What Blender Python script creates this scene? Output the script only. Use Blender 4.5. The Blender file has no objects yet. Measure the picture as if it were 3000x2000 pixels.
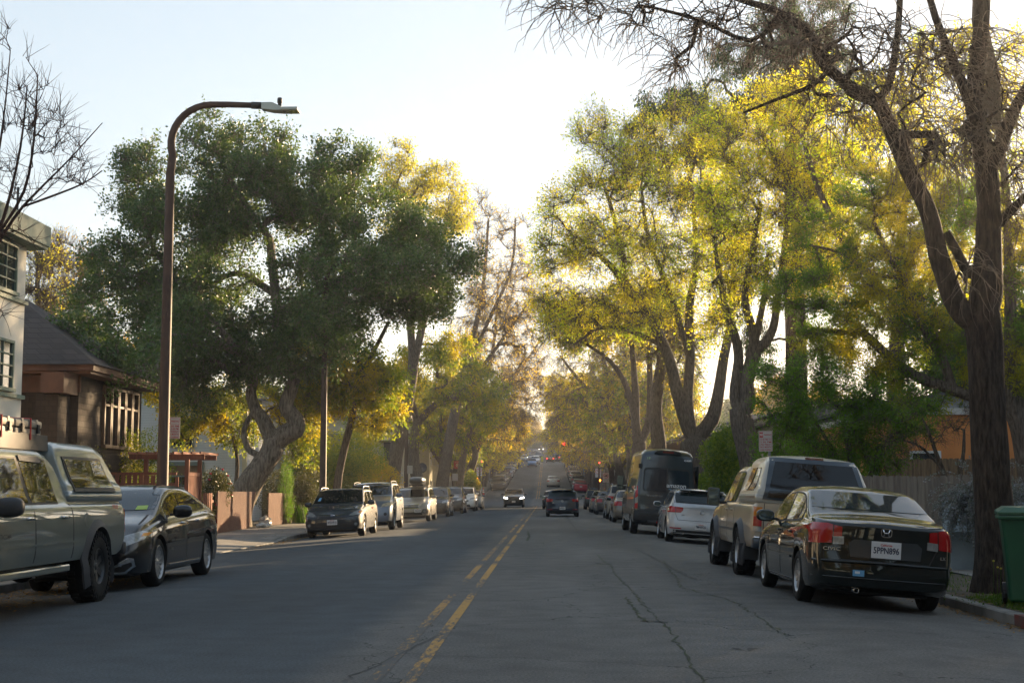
import bpy, bmesh, math, random
import numpy as np
from mathutils import Vector, Matrix, Euler
from mathutils.bvhtree import BVHTree
R = math.radians
SC = bpy.context.scene
COL = SC.collection
# ------------------------------------------------------------------ camera
FPX = 50 / 36 * 3000
PITCH = math.atan((1441 - 1000) / FPX)
YAW = math.atan((1603 - 1500) / FPX) * 1.0
cam_d = bpy.data.cameras.new('camera')
cam_d.lens = 50; cam_d.sensor_width = 36; cam_d.clip_start = .1; cam_d.clip_end = 6000
cam = bpy.data.objects.new('camera', cam_d); COL.objects.link(cam)
cam.location = (0, 0, 1.3)
cam.rotation_euler = (R(90) + PITCH, 0, YAW)
SC.camera = cam
cam_d.dof.use_dof = False
# ------------------------------------------------------------------ sky and sun
SUN_EL, SUN_AZ = 9.5, 32.0
w = bpy.data.worlds.new('World'); SC.world = w; w.use_nodes = True
nt = w.node_tree
sky = nt.nodes.new('ShaderNodeTexSky'); sky.sky_type = 'NISHITA'; sky.sun_disc = False
sky.sun_elevation = R(SUN_EL); sky.sun_rotation = R(SUN_AZ)
sky.air_density = 1.0; sky.dust_density = .1; sky.ozone_density = 1.5
bg = nt.nodes['Background']; bg.inputs['Strength'].default_value = .145
hs = nt.nodes.new('ShaderNodeHueSaturation'); hs.inputs['Saturation'].default_value = 1.15; gm_ = nt.nodes.new('ShaderNodeGamma'); gm_.inputs['Gamma'].default_value = .42; nt.links.new(sky.outputs['Color'], gm_.inputs['Color']); nt.links.new(gm_.outputs[0], hs.inputs['Color']); tn = nt.nodes.new('ShaderNodeMix'); tn.data_type = 'RGBA'; tn.blend_type = 'MULTIPLY'; tn.inputs['Factor'].default_value = 1; tn.inputs['B'].default_value = (1.02, 1.0, 1.0, 1); nt.links.new(hs.outputs[0], tn.inputs['A']); nt.links.new(tn.outputs['Result'], bg.inputs['Color'])
sl = bpy.data.lights.new('sun', 'SUN'); sl.energy = 5; sl.angle = R(.5); sl.color = (1, .72, .42)
so = bpy.data.objects.new('sun', sl); COL.objects.link(so)
sv = Vector((math.sin(R(SUN_AZ)) * math.cos(R(SUN_EL)), math.cos(R(SUN_AZ)) * math.cos(R(SUN_EL)), math.sin(R(SUN_EL))))
so.rotation_euler = sv.to_track_quat('Z', 'Y').to_euler()
SC.view_settings.view_transform = 'Standard'; SC.view_settings.look = 'None'
SC.view_settings.exposure = 1.92; SC.view_settings.gamma = 1
cy = SC.cycles
cy.use_denoising = True
try: cy.denoiser = 'OPENIMAGEDENOISE'
except Exception: pass
cy.max_bounces = 8; cy.diffuse_bounces = 3; cy.glossy_bounces = 3; cy.transmission_bounces = 4
cy.transparent_max_bounces = 6; cy.caustics_reflective = False; cy.caustics_refractive = False
cy.use_adaptive_sampling = True
cy.sample_clamp_indirect = 6

CR = Euler((R(90) + PITCH, 0, YAW)).to_matrix()
def P(fx, fy, Y):
    """the point at forward distance Y seen at pixel fx, fy of the 3000 px photo"""
    d = CR @ Vector(((fx - 1500) / FPX, (1000 - fy) / FPX, -1))
    k = Y / d.y
    return Vector((d.x * k, Y, 1.3 + d.z * k))
HK = [(-60, 0), (132, 0), (155, .38), (175, 1.28), (191, 2.0), (230, 4.0), (267, 6.0), (300, 7.5), (320, 8.0), (345, 8.9), (430, 12.2), (530, 15.9), (628, 20), (800, 26), (1500, 34)]
_hy = np.arange(-80, 1500, 1.0); _hz = np.interp(_hy, [a for a, b in HK], [b for a, b in HK])
_kn = np.exp(-(np.arange(-16, 17) / 7.) ** 2); _kn /= _kn.sum()
_hz = np.convolve(np.pad(_hz, 16, mode='edge'), _kn, mode='valid')
def H(Y): return float(np.interp(Y, _hy, _hz))
def camber(X):
    z = 0
    if X > 3.0: z -= .075 * (min(X, 5.1) - 3.0)
    if X < -5.2: z -= .045 * (-5.2 - max(X, -7.6))
    return z
KL, KR = -7.6, 5.1
def road_z(X, Y): return H(Y) + camber(X)
# ------------------------------------------------------------------ materials
def mat(name, col, rough=.6, metal=0, spec=.5, coat=0, bump=0, bscale=20, var=0, vscale=3, col2=None, stretch=None, emit=None, es=1, coat_r=.05, detail=4):
    m = bpy.data.materials.new(name); m.use_nodes = True
    n = m.node_tree.nodes; l = m.node_tree.links; b = n['Principled BSDF']
    b.inputs['Base Color'].default_value = (*col, 1); b.inputs['Roughness'].default_value = rough
    b.inputs['Metallic'].default_value = metal; b.inputs['Specular IOR Level'].default_value = spec
    b.inputs['Coat Weight'].default_value = coat; b.inputs['Coat Roughness'].default_value = coat_r
    if emit:
        b.inputs['Emission Color'].default_value = (*emit, 1); b.inputs['Emission Strength'].default_value = es
    if var or bump or col2:
        tc = n.new('ShaderNodeTexCoord'); mp = n.new('ShaderNodeMapping')
        l.new(tc.outputs['Object'], mp.inputs[0])
        if stretch: mp.inputs['Scale'].default_value = stretch
    if var or col2:
        t = n.new('ShaderNodeTexNoise'); t.inputs['Scale'].default_value = vscale; t.inputs['Detail'].default_value = detail
        l.new(mp.outputs[0], t.inputs[0])
        r = n.new('ShaderNodeValToRGB'); l.new(t.outputs['Fac'], r.inputs[0])
        c2 = col2 or tuple(c * (1 - var) for c in col); c1 = col if col2 else tuple(min(1, c * (1 + var)) for c in col)
        r.color_ramp.elements[0].position = .38; r.color_ramp.elements[1].position = .62
        r.color_ramp.elements[0].color = (*c2, 1); r.color_ramp.elements[1].color = (*c1, 1)
        l.new(r.outputs[0], b.inputs['Base Color'])
    if bump:
        t2 = n.new('ShaderNodeTexNoise'); t2.inputs['Scale'].default_value = bscale; t2.inputs['Detail'].default_value = 5
        l.new(mp.outputs[0], t2.inputs[0])
        bp = n.new('ShaderNodeBump'); bp.inputs['Strength'].default_value = 1; bp.inputs['Distance'].default_value = bump
        l.new(t2.outputs['Fac'], bp.inputs['Height']); l.new(bp.outputs[0], b.inputs['Normal'])
    return m
def paint(name, col, metal=.35, rough=.32):
    dk = max(col) < .06
    return mat(name, col, .55 if dk else .38, 0 if dk else .25, .15, coat=1, coat_r=.03, var=.06, vscale=1.3)
def leafmat(name, c1, c2, trans=.5, rough=.5, scale=7, c3=None, gloss=.25):
    m = bpy.data.materials.new(name); m.use_nodes = True
    n = m.node_tree.nodes; l = m.node_tree.links; n.remove(n['Principled BSDF']); out = n['Material Output']
    tc = n.new('ShaderNodeTexCoord'); t = n.new('ShaderNodeTexNoise'); t.inputs['Scale'].default_value = scale; t.inputs['Detail'].default_value = 1
    l.new(tc.outputs['Object'], t.inputs[0])
    r = n.new('ShaderNodeValToRGB'); l.new(t.outputs['Fac'], r.inputs[0])
    r.color_ramp.elements[0].position = .4; r.color_ramp.elements[1].position = .6
    r.color_ramp.elements[0].color = (*c1, 1); r.color_ramp.elements[1].color = (*c2, 1)
    src = r.outputs[0]
    if c3:
        t2 = n.new('ShaderNodeTexNoise'); t2.inputs['Scale'].default_value = .55; t2.inputs['Detail'].default_value = 2
        l.new(tc.outputs['Object'], t2.inputs[0])
        r2 = n.new('ShaderNodeMapRange'); r2.inputs[1].default_value = .47; r2.inputs[2].default_value = .6
        l.new(t2.outputs['Fac'], r2.inputs[0])
        mx = n.new('ShaderNodeMix'); mx.data_type = 'RGBA'; mx.inputs['B'].default_value = (*c3, 1)
        l.new(r2.outputs[0], mx.inputs['Factor']); l.new(src, mx.inputs['A']); src = mx.outputs['Result']
    d = n.new('ShaderNodeBsdfPrincipled'); d.inputs['Roughness'].default_value = rough; d.inputs['Specular IOR Level'].default_value = gloss
    tr = n.new('ShaderNodeBsdfTranslucent'); ms = n.new('ShaderNodeMixShader'); ms.inputs[0].default_value = trans
    g = n.new('ShaderNodeMix'); g.data_type = 'RGBA'; g.blend_type = 'MULTIPLY'; g.inputs['Factor'].default_value = 1; g.inputs['B'].default_value = (1.45, 1.4, .6, 1)
    l.new(src, g.inputs['A']); l.new(src, d.inputs['Base Color']); l.new(g.outputs['Result'], tr.inputs[0])
    l.new(d.outputs[0], ms.inputs[1]); l.new(tr.outputs[0], ms.inputs[2]); l.new(ms.outputs[0], out.inputs[0])
    return m
def sidingmat(name, col, pitch=.12, depth=.012, rough=.7, axis=2, brick=False, dark=.55):
    m = bpy.data.materials.new(name); m.use_nodes = True
    n = m.node_tree.nodes; l = m.node_tree.links; b = n['Principled BSDF']; b.inputs['Roughness'].default_value = rough
    tc = n.new('ShaderNodeTexCoord')
    nz = n.new('ShaderNodeTexNoise'); nz.inputs['Scale'].default_value = 1.2; nz.inputs['Detail'].default_value = 5; l.new(tc.outputs['Object'], nz.inputs[0])
    if brick:
        sp = n.new('ShaderNodeSeparateXYZ'); cb = n.new('ShaderNodeCombineXYZ'); ad = n.new('ShaderNodeMath')
        l.new(tc.outputs['Object'], sp.inputs[0]); l.new(sp.outputs[0], ad.inputs[0]); l.new(sp.outputs[1], ad.inputs[1])
        l.new(ad.outputs[0], cb.inputs[0]); l.new(sp.outputs[2], cb.inputs[1])
        br = n.new('ShaderNodeTexBrick'); br.inputs['Scale'].default_value = 1
        br.inputs['Brick Width'].default_value = pitch * (2.6 if brick is True else brick); br.inputs['Row Height'].default_value = pitch
        br.inputs['Mortar Size'].default_value = pitch * .06; br.inputs['Mortar Smooth'].default_value = .3
        br.inputs['Color1'].default_value = (*col, 1); br.inputs['Color2'].default_value = (*[c * .68 for c in col], 1)
        br.inputs['Mortar'].default_value = (*[c * dark for c in col], 1)
        l.new(cb.outputs[0], br.inputs[0]); src = br.outputs['Color']
        bp = n.new('ShaderNodeBump'); bp.inputs['Distance'].default_value = depth; l.new(br.outputs['Fac'], bp.inputs['Height']); bp.invert = True
    else:
        sp = n.new('ShaderNodeSeparateXYZ'); l.new(tc.outputs['Object'], sp.inputs[0])
        dv = n.new('ShaderNodeMath'); dv.operation = 'DIVIDE'; dv.inputs[1].default_value = pitch
        if axis == 2: l.new(sp.outputs[2], dv.inputs[0])
        else:
            ad = n.new('ShaderNodeMath'); l.new(sp.outputs[0], ad.inputs[0]); l.new(sp.outputs[1], ad.inputs[1]); l.new(ad.outputs[0], dv.inputs[0])
        fr = n.new('ShaderNodeMath'); fr.operation = 'FRACT'; l.new(dv.outputs[0], fr.inputs[0])
        rp = n.new('ShaderNodeValToRGB'); l.new(fr.outputs[0], rp.inputs[0]); rp.color_ramp.interpolation = 'LINEAR'
        rp.color_ramp.elements[0].position = 0; rp.color_ramp.elements[0].color = (*[c * dark for c in col], 1)
        rp.color_ramp.elements[1].position = .12; rp.color_ramp.elements[1].color = (*col, 1)
        src = rp.outputs[0]
        bp = n.new('ShaderNodeBump'); bp.inputs['Distance'].default_value = depth; l.new(fr.outputs[0], bp.inputs['Height']); bp.invert = True
    mr = n.new('ShaderNodeMapRange'); mr.inputs[3].default_value = .78; mr.inputs[4].default_value = 1.12; l.new(nz.outputs['Fac'], mr.inputs[0])
    mx = n.new('ShaderNodeMix'); mx.data_type = 'RGBA'; mx.blend_type = 'MULTIPLY'; mx.inputs['Factor'].default_value = 1
    l.new(src, mx.inputs['A']); l.new(mr.outputs[0], mx.inputs['B']); l.new(mx.outputs['Result'], b.inputs['Base Color'])
    l.new(bp.outputs[0], b.inputs['Normal'])
    return m
def barkmat(name, col, col2, s=1.0):
    m = bpy.data.materials.new(name); m.use_nodes = True
    n = m.node_tree.nodes; l = m.node_tree.links; b = n['Principled BSDF']; b.inputs['Roughness'].default_value = .9; b.inputs['Specular IOR Level'].default_value = .2
    tc = n.new('ShaderNodeTexCoord'); mp = n.new('ShaderNodeMapping'); mp.inputs['Scale'].default_value = (26 * s, 26 * s, 5 * s); l.new(tc.outputs['Object'], mp.inputs[0])
    t = n.new('ShaderNodeTexNoise'); t.inputs['Scale'].default_value = 1; t.inputs['Detail'].default_value = 8; t.inputs['Roughness'].default_value = .62; t.inputs['Distortion'].default_value = .3; l.new(mp.outputs[0], t.inputs[0])
    t2 = n.new('ShaderNodeTexNoise'); t2.inputs['Scale'].default_value = 1.1; l.new(tc.outputs['Object'], t2.inputs[0])
    r = n.new('ShaderNodeValToRGB'); l.new(t.outputs['Fac'], r.inputs[0]); r.color_ramp.elements[0].position = .36; r.color_ramp.elements[1].position = .62
    r.color_ramp.elements[0].color = (*col2, 1); r.color_ramp.elements[1].color = (*col, 1)
    mr = n.new('ShaderNodeMapRange'); mr.inputs[3].default_value = .7; mr.inputs[4].default_value = 1.25; l.new(t2.outputs['Fac'], mr.inputs[0])
    mx = n.new('ShaderNodeMix'); mx.data_type = 'RGBA'; mx.blend_type = 'MULTIPLY'; mx.inputs['Factor'].default_value = 1
    l.new(r.outputs[0], mx.inputs['A']); l.new(mr.outputs[0], mx.inputs['B']); l.new(mx.outputs['Result'], b.inputs['Base Color'])
    bp = n.new('ShaderNodeBump'); bp.inputs['Distance'].default_value = .09; l.new(t.outputs['Fac'], bp.inputs['Height']); l.new(bp.outputs[0], b.inputs['Normal'])
    return m
# ------------------------------------------------------------------ mesh helpers
class MB:
    def __init__(s): s.v = []; s.f = []; s.m = []
    def add(s, vs, fs, mi=0):
        o = len(s.v); s.v += [tuple(p) for p in vs]; s.f += [tuple(i + o for i in f) for f in fs]; s.m += [mi] * len(fs); return s
    def box(s, a, b, mi=0, M=None):
        x0, y0, z0 = a; x1, y1, z1 = b
        vs = [Vector(p) for p in ((x0, y0, z0), (x1, y0, z0), (x1, y1, z0), (x0, y1, z0), (x0, y0, z1), (x1, y0, z1), (x1, y1, z1), (x0, y1, z1))]
        if M: vs = [M @ p for p in vs]
        return s.add(vs, [(0, 3, 2, 1), (4, 5, 6, 7), (0, 1, 5, 4), (1, 2, 6, 5), (2, 3, 7, 6), (3, 0, 4, 7)], mi)
    def bbox(s, a, b, r=.01, mi=0, M=None):
        bm = bmesh.new(); bmesh.ops.create_cube(bm, size=1)
        c = [(a[i] + b[i]) / 2 for i in range(3)]; d = [abs(b[i] - a[i]) for i in range(3)]
        for v in bm.verts: v.co = Vector((v.co.x * d[0] + c[0], v.co.y * d[1] + c[1], v.co.z * d[2] + c[2]))
        bmesh.ops.bevel(bm, geom=bm.edges[:], offset=min(r, min(d) * .45), segments=2, affect='EDGES', profile=.6)
        vs = [M @ v.co if M else v.co.copy() for v in bm.verts]; bm.verts.index_update()
        fs = [[v.index for v in f.verts] for f in bm.faces]; bm.free()
        return s.add(vs, fs, mi)
    def tube(s, pts, rad, n=8, mi=0, cap=True):
        pts = [Vector(p) for p in pts]; k = len(pts)
        if not hasattr(rad, '__len__'): rad = [rad] * k
        vs = []; u = None
        for i, p in enumerate(pts):
            t = (pts[min(i + 1, k - 1)] - pts[max(i - 1, 0)]).normalized()
            if u is None: u = t.orthogonal().normalized()
            else:
                u = u - t * u.dot(t); u = u.normalized() if u.length > 1e-6 else t.orthogonal().normalized()
            q = t.cross(u)
            vs += [p + (u * math.cos(a) + q * math.sin(a)) * rad[i] for a in [2 * math.pi * j / n for j in range(n)]]
        fs = [(i * n + j, i * n + (j + 1) % n, (i + 1) * n + (j + 1) % n, (i + 1) * n + j) for i in range(k - 1) for j in range(n)]
        if cap: fs += [tuple(range(n))[::-1], tuple((k - 1) * n + j for j in range(n))]
        return s.add(vs, fs, mi)
    def lathe(s, prof, n=24, axis='z', mi=0, M=None, close=False):
        vs = []
        for (r, h) in prof:
            for j in range(n):
                a = 2 * math.pi * j / n; c, d = r * math.cos(a), r * math.sin(a)
                p = Vector((c, d, h)) if axis == 'z' else (Vector((h, c, d)) if axis == 'x' else Vector((c, h, d)))
                vs.append(M @ p if M else p)
        k = len(prof)
        fs = [(i * n + j, i * n + (j + 1) % n, (i + 1) * n + (j + 1) % n, (i + 1) * n + j) for i in range(k - 1) for j in range(n)]
        return s.add(vs, fs, mi)
    def prism(s, poly, h0, h1, axis='z', mi=0, M=None):
        n = len(poly)
        def q(a, b, h): return Vector((a, b, h)) if axis == 'z' else (Vector((h, a, b)) if axis == 'x' else Vector((a, h, b)))
        vs = [q(a, b, h0) for a, b in poly] + [q(a, b, h1) for a, b in poly]
        if M: vs = [M @ p for p in vs]
        return s.add(vs, [tuple(range(n))[::-1], tuple(range(n, 2 * n))] + [(i, (i + 1) % n, n + (i + 1) % n, n + i) for i in range(n)], mi)
    def ell(s, c, r, n=12, m=8, mi=0, p=1.0, M=None):
        vs = []; sg = lambda v: math.copysign(abs(v) ** p, v)
        for i in range(m + 1):
            t = -math.pi / 2 + math.pi * i / m
            for j in range(n):
                a = 2 * math.pi * j / n
                q = Vector((c[0] + r[0] * sg(math.cos(t)) * sg(math.cos(a)), c[1] + r[1] * sg(math.cos(t)) * sg(math.sin(a)), c[2] + r[2] * sg(math.sin(t))))
                vs.append(M @ q if M else q)
        return s.add(vs, [(i * n + j, i * n + (j + 1) % n, (i + 1) * n + (j + 1) % n, (i + 1) * n + j) for i in range(m) for j in range(n)], mi)
    def build(s, name, m, parent=None, smooth=False, fix=True):
        me = bpy.data.meshes.new(name); me.from_pydata([tuple(p) for p in s.v], [], s.f)
        for x in (m if isinstance(m, (list, tuple)) else [m]): me.materials.append(x)
        if any(s.m): me.polygons.foreach_set('material_index', s.m)
        if fix:
            bm = bmesh.new(); bm.from_mesh(me); bmesh.ops.remove_doubles(bm, verts=bm.verts, dist=1e-5); bmesh.ops.recalc_face_normals(bm, faces=bm.faces); bm.to_mesh(me); bm.free()
        if smooth: me.shade_smooth()
        me.update()
        o = bpy.data.objects.new(name, me); COL.objects.link(o)
        if parent is not None: o.parent = parent
        return o
def sharp(o, ang=40):
    me = o.data; me.shade_smooth(); me.set_sharp_from_angle(angle=R(ang)); return o
def tag(o, label=None, cat=None, group=None, kind=None):
    if label: o['label'] = label
    if cat: o['category'] = cat
    if group: o['group'] = group
    if kind: o['kind'] = kind
    return o
def thing(name, label, cat, loc=(0, 0, 0), rz=0, group=None, roll=0, pitch=0):
    o = bpy.data.objects.new(name, None); COL.objects.link(o); o.empty_display_size = .3
    o.location = loc; o.rotation_euler = (pitch, roll, rz)
    return tag(o, label, cat, group)
def kids(o): return list(o.children)
def dup(o, parent=None):
    c = o.copy(); COL.objects.link(c); c.parent = parent
    for ch in kids(o): dup(ch, c)
    return c
_tc = {}
def text_geo(s, size=1.0, align='CENTER', bold=0):
    k = (s, size, align, bold)
    if k in _tc: return _tc[k]
    cu = bpy.data.curves.new('t', 'FONT'); cu.body = s; cu.size = size; cu.align_x = align; cu.align_y = 'CENTER'; cu.offset = bold; cu.resolution_u = 3
    o = bpy.data.objects.new('t', cu); COL.objects.link(o)
    dg = bpy.context.evaluated_depsgraph_get(); dg.update()
    me = bpy.data.meshes.new_from_object(o.evaluated_get(dg))
    vs = [v.co.copy() for v in me.vertices]; fs = [tuple(p.vertices) for p in me.polygons]
    bpy.data.objects.remove(o); bpy.data.curves.remove(cu); bpy.data.meshes.remove(me)
    _tc[k] = (vs, fs); return _tc[k]
def add_text(mb, s, size, M, align='CENTER', bold=0, mi=0, width=None):
    vs, fs = text_geo(s, size, align, bold)
    kx = 1
    if width and vs:
        w0 = max(v.x for v in vs) - min(v.x for v in vs); kx = width / w0
    mb.add([M @ Vector((v.x * kx, v.y, 0)) for v in vs], fs, mi)
def frame(o, x, y):
    """matrix with origin o, local x and y directions"""
    x = Vector(x).normalized(); y = Vector(y).normalized(); z = x.cross(y)
    M = Matrix((x, y, z)).transposed().to_4x4(); M.translation = Vector(o); return M
M_ = {}
M_['glass'] = mat('dark glass', (.008, .010, .011), .02, 0, .5)
M_['bglass'] = mat('blue tinted glass', (.012, .02, .035), .03, 0, .8, coat=1, coat_r=.01)
M_['black'] = mat('black plastic', (.012, .012, .013), .55, var=.15)
M_['grey_pl'] = mat('weathered grey plastic', (.045, .047, .052), .6, var=.12)
M_['rubber'] = mat('tyre rubber', (.012, .012, .012), .85, spec=.25, bump=.004, bscale=40)
M_['alloy'] = mat('alloy', (.40, .41, .42), .38, .7)
M_['dalloy'] = mat('dark alloy', (.06, .065, .07), .4, .6)
M_['chrome'] = mat('chrome', (.75, .76, .78), .12, 1)
M_['red_l'] = mat('red lens', (.36, .004, .006), .15, 0, .4, coat=.4)
M_['dred_l'] = mat('dark red lens', (.12, .004, .008), .15, 0, .6, coat=1)
M_['clear_l'] = mat('clear lens', (.30, .31, .31), .12, .3, .6, coat=.6, var=.15, vscale=18)
M_['haze_l'] = mat('hazed lens', (.40, .34, .22), .3, 0, .5, coat=.4, var=.2, vscale=12)
M_['amber'] = mat('amber lens', (.55, .16, .01), .15, 0, .6, coat=1)
M_['white_pl'] = mat('plate white', (.62, .62, .62), .5)
M_['navy_txt'] = mat('plate navy', (.02, .025, .06), .5)
M_['red_txt'] = mat('red paint', (.5, .02, .02), .5)
M_['gold'] = mat('pale gold', (.4, .28, .08), .5)
M_['lblue'] = mat('pale blue', (.12, .33, .55), .5)
M_['white'] = mat('white lettering', (.75, .75, .75), .5)
M_['on_white'] = mat('lit headlamp', (.8, .8, .8), .3, emit=(1, .96, .88), es=2.6)
M_['on_red'] = mat('lit brake lamp', (.6, .02, .02), .3, emit=(1, .03, .02), es=1.0)
M_['sig_red'] = mat('lit red signal', (.6, .02, .02), .3, emit=(1, .05, .03), es=3.5)
M_['sig_or'] = mat('lit orange hand', (.6, .2, .02), .3, emit=(1, .2, .02), es=3)
# ================================================================== vehicles
def sm(kn, win=.10):
    ys = np.linspace(-.6, 7.2, 781); v = np.interp(ys, [a for a, b in kn], [b for a, b in kn])
    k = np.exp(-(np.arange(-30, 31) / (win * 100)) ** 2 * 2); k /= k.sum()
    v = np.convolve(np.pad(v, 30, mode='edge'), k, mode='valid')
    return lambda y: float(np.interp(y, ys, v))
class Body:
    """a closed car body lofted along y; rear bumper at y=0, nose at y=L"""
    def __init__(s, L, W, top, belt, zb=.2, tum=.34, rr=.34, fr=.45, rend=None, fend=None, rc=.09, crown=.035, bw=.84, fw=.80, n=58, bot=None, side=1.0, win=.10, flat=False):
        s.flat = flat; s.L, s.W, s.tum, s.rc, s.crown = L, W / 2, tum, rc, crown
        s.T = sm(top, win); s.B = sm(belt, .14); s.Z = sm(bot or [(0, zb + .08), (.35, zb), (L - .4, zb), (L, zb + .04)], .08)
        s.rend = rend or [(0, .04), (.3, 0), (.6, 0), (.9, .03), (1.2, .06)]
        s.fend = fend or [(0, .05), (.35, 0), (.55, 0), (.75, .06), (1.0, .15)]
        s.rr, s.fr, s.bw, s.fw, s.side = rr, fr, bw, fw, side
        t = np.linspace(0, 1, n); t = t - .11 * np.sin(2 * np.pi * t) / 1.0
        t = (t - t[0]) / (t[-1] - t[0]); s.ys = [float(a) * L for a in t]
        s.mesh()
    def w(s, y):
        a = 1
        if y < s.rr: q = 1 - max(y, 0) / s.rr; a *= s.bw + (1 - s.bw) * math.sqrt(max(0, 1 - q * q))
        if y > s.L - s.fr: q = 1 - (s.L - min(y, s.L)) / s.fr; a *= s.fw + (1 - s.fw) * math.sqrt(max(0, 1 - q * q))
        return s.W * a * (1 - .02 * abs(y / s.L - .5) * 2)
    def sec(s, y):
        w, T, B, zb = s.w(y), s.T(y), s.B(y), s.Z(y)
        T = max(T, B + .02); h = T - B; xb = .93 * w; sd = s.side
        p = [(0, zb), (.5 * w, zb), (.86 * w, zb), (.95 * w, zb + .03), ((.985 - .01 * sd) * w, zb + .12), (w * (1 - .01 * sd), zb + .3 * (B - zb)), (w, zb + .55 * (B - zb)),
             (w * .997, B - .15), (w * .985, B - .07), (w * .965, B - .02), (w * .94, B + .004)]
        if s.flat: p[1:5] = [(.5 * w, zb), (.97 * w, zb), (w, zb + .012), (w, zb + .05)]
        rc = min(s.rc, .45 * h); cr = min(s.crown, .3 * h); zc = T - cr - rc; z0 = B + .006
        zc = max(zc, z0 + .001)
        for t in (.25, .5, .75, 1): z = z0 + (zc - z0) * t; p.append((xb - s.tum * (z - B), z))
        xc = p[-1][0] - rc
        for a in (30, 60, 85): p.append((xc + rc * math.cos(R(a)), zc + rc * math.sin(R(a))))
        x2 = p[-1][0]; z2 = p[-1][1]
        for q in (.75, .5, .25, 0): p.append((x2 * q, z2 + (T - z2) * (1 - q * q)))
        return p
    def shift(s, y, z):
        d = 0
        if y < .9: d += np.interp(z, [a for a, b in s.rend], [b for a, b in s.rend]) * (1 - y / .9) ** 2
        if y > s.L - .9: d -= np.interp(z, [a for a, b in s.fend], [b for a, b in s.fend]) * (1 - (s.L - y) / .9) ** 2
        return y + d
    def mesh(s):
        V, F = [], []; M = len(s.sec(1)) - 1; n = 2 * M
        for y in s.ys:
            p = s.sec(y); ring = p + [(-a, b) for a, b in p[M - 1:0:-1]]
            V += [(a, s.shift(y, b), b) for a, b in ring]
        for i in range(len(s.ys) - 1):
            for j in range(n): F.append((i * n + j, i * n + (j + 1) % n, (i + 1) * n + (j + 1) % n, (i + 1) * n + j))
        for e, (base, sg, y) in enumerate(((0, -1, 0), ((len(s.ys) - 1) * n, 1, s.L))):
            p = s.sec(y); K = 7; rows = [[base]]
            for j in range(1, M):
                r = [base + j]
                for k in range(1, K):
                    u = 1 - 2 * k / K; V.append((p[j][0] * u, s.shift(y, p[j][1]) + sg * .05 * (1 - u * u), p[j][1])); r.append(len(V) - 1)
                r.append(base + n - j); rows.append(r)
            rows.append([base + M])
            for j in range(M):
                a, b = rows[j], rows[j + 1]
                if len(a) == 1: F += [(a[0], b[k + 1], b[k]) for k in range(len(b) - 1)]
                elif len(b) == 1: F += [(a[k], a[k + 1], b[0]) for k in range(len(a) - 1)]
                else: F += [(a[k], a[k + 1], b[k + 1], b[k]) for k in range(K)]
        s.V, s.F = V, F
        s.bvh = BVHTree.FromPolygons([Vector(v) for v in V], F)
    def build(s, name, m, parent, wheels=None, wr=.33, depth=.30):
        b = MB(); b.add(s.V, s.F); o = b.build(name, [m, M_['black']], parent, smooth=True)
        if wheels:
            c = MB()
            for y, r in wheels:
                for sg in (1, -1):
                    x0, x1 = sorted((sg * (s.W - depth), sg * (s.W + .1)))
                    pr = [((r) * math.cos(a), (r) * math.sin(a)) for a in [2 * math.pi * k / 32 for k in range(32)]]
                    c.prism([(y + a, wr + bb) for a, bb in pr] , x0, x1, 'x')
            co = c.build('cutter', [m, M_['black']]); co.data.polygons.foreach_set('material_index', [1] * len(co.data.polygons))
            md = o.modifiers.new('b', 'BOOLEAN'); md.operation = 'DIFFERENCE'; md.object = co; md.solver = 'EXACT'
            pr_ = o.parent; o.parent = None
            dg = bpy.context.evaluated_depsgraph_get(); dg.update()
            me = bpy.data.meshes.new_from_object(o.evaluated_get(dg)); o.modifiers.clear(); o.data = me; o.parent = pr_
            bpy.data.objects.remove(co); me.shade_smooth(); me.set_sharp_from_angle(angle=R(38))
        return o
    def hit(s, proj, a, b):
        if proj in ('R', 'L'): sg = 1 if proj == 'R' else -1; o = Vector((sg * 3, a, b)); d = Vector((-sg, 0, 0))
        elif proj == 'rear': o = Vector((a, -2, b)); d = Vector((0, 1, 0))
        elif proj == 'front': o = Vector((a, s.L + 2, b)); d = Vector((0, -1, 0))
        else: o = Vector((a, b, 4)); d = Vector((0, 0, -1))
        h = s.bvh.ray_cast(o, d)
        if h[0] is None: return None, None
        return h[0], (-h[1] if h[1].dot(d) > 0 else h[1])
    def panel(s, name, poly, proj, m, parent, off=.006, grid=.09, skirt=.01, mat2=None):
        bm = bmesh.new(); vs = [bm.verts.new((a, b, 0)) for a, b in poly]
        try: bm.faces.new(vs)
        except Exception: bm.free(); return None
        xs = [p[0] for p in poly]; zs = [p[1] for p in poly]; mx_, mz_ = sum(xs) / len(xs), sum(zs) / len(zs)
        for ax, lo, hi in ((0, min(xs), max(xs)), (1, min(zs), max(zs))):
            k = int((hi - lo) / grid)
            for i in range(1, k + 1):
                c = lo + (hi - lo) * i / (k + 1); co = [0, 0, 0]; co[ax] = c; no = [0, 0, 0]; no[ax] = 1
                bmesh.ops.bisect_plane(bm, geom=bm.verts[:] + bm.edges[:] + bm.faces[:], plane_co=co, plane_no=no, dist=1e-6)
        bmesh.ops.triangulate(bm, faces=[f for f in bm.faces if len(f.verts) > 4])
        bm.verts.ensure_lookup_table(); base = {}; last = None
        for v in bm.verts:
            p, nr = s.hit(proj, v.co.x, v.co.y)
            k_ = 0
            while p is None and k_ < 30:
                k_ += 1; f_ = 1 - .02 * k_; p, nr = s.hit(proj, v.co.x * f_ + mx_ * (1 - f_), v.co.y * f_ + mz_ * (1 - f_))
            if p is None: p, nr = (last or (Vector((0, 0, .5)), Vector((0, 0, 1))))
            last = (p, nr); base[v.index] = (p, nr)
        out = MB(); bm.verts.index_update(); N = len(bm.verts)
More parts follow.
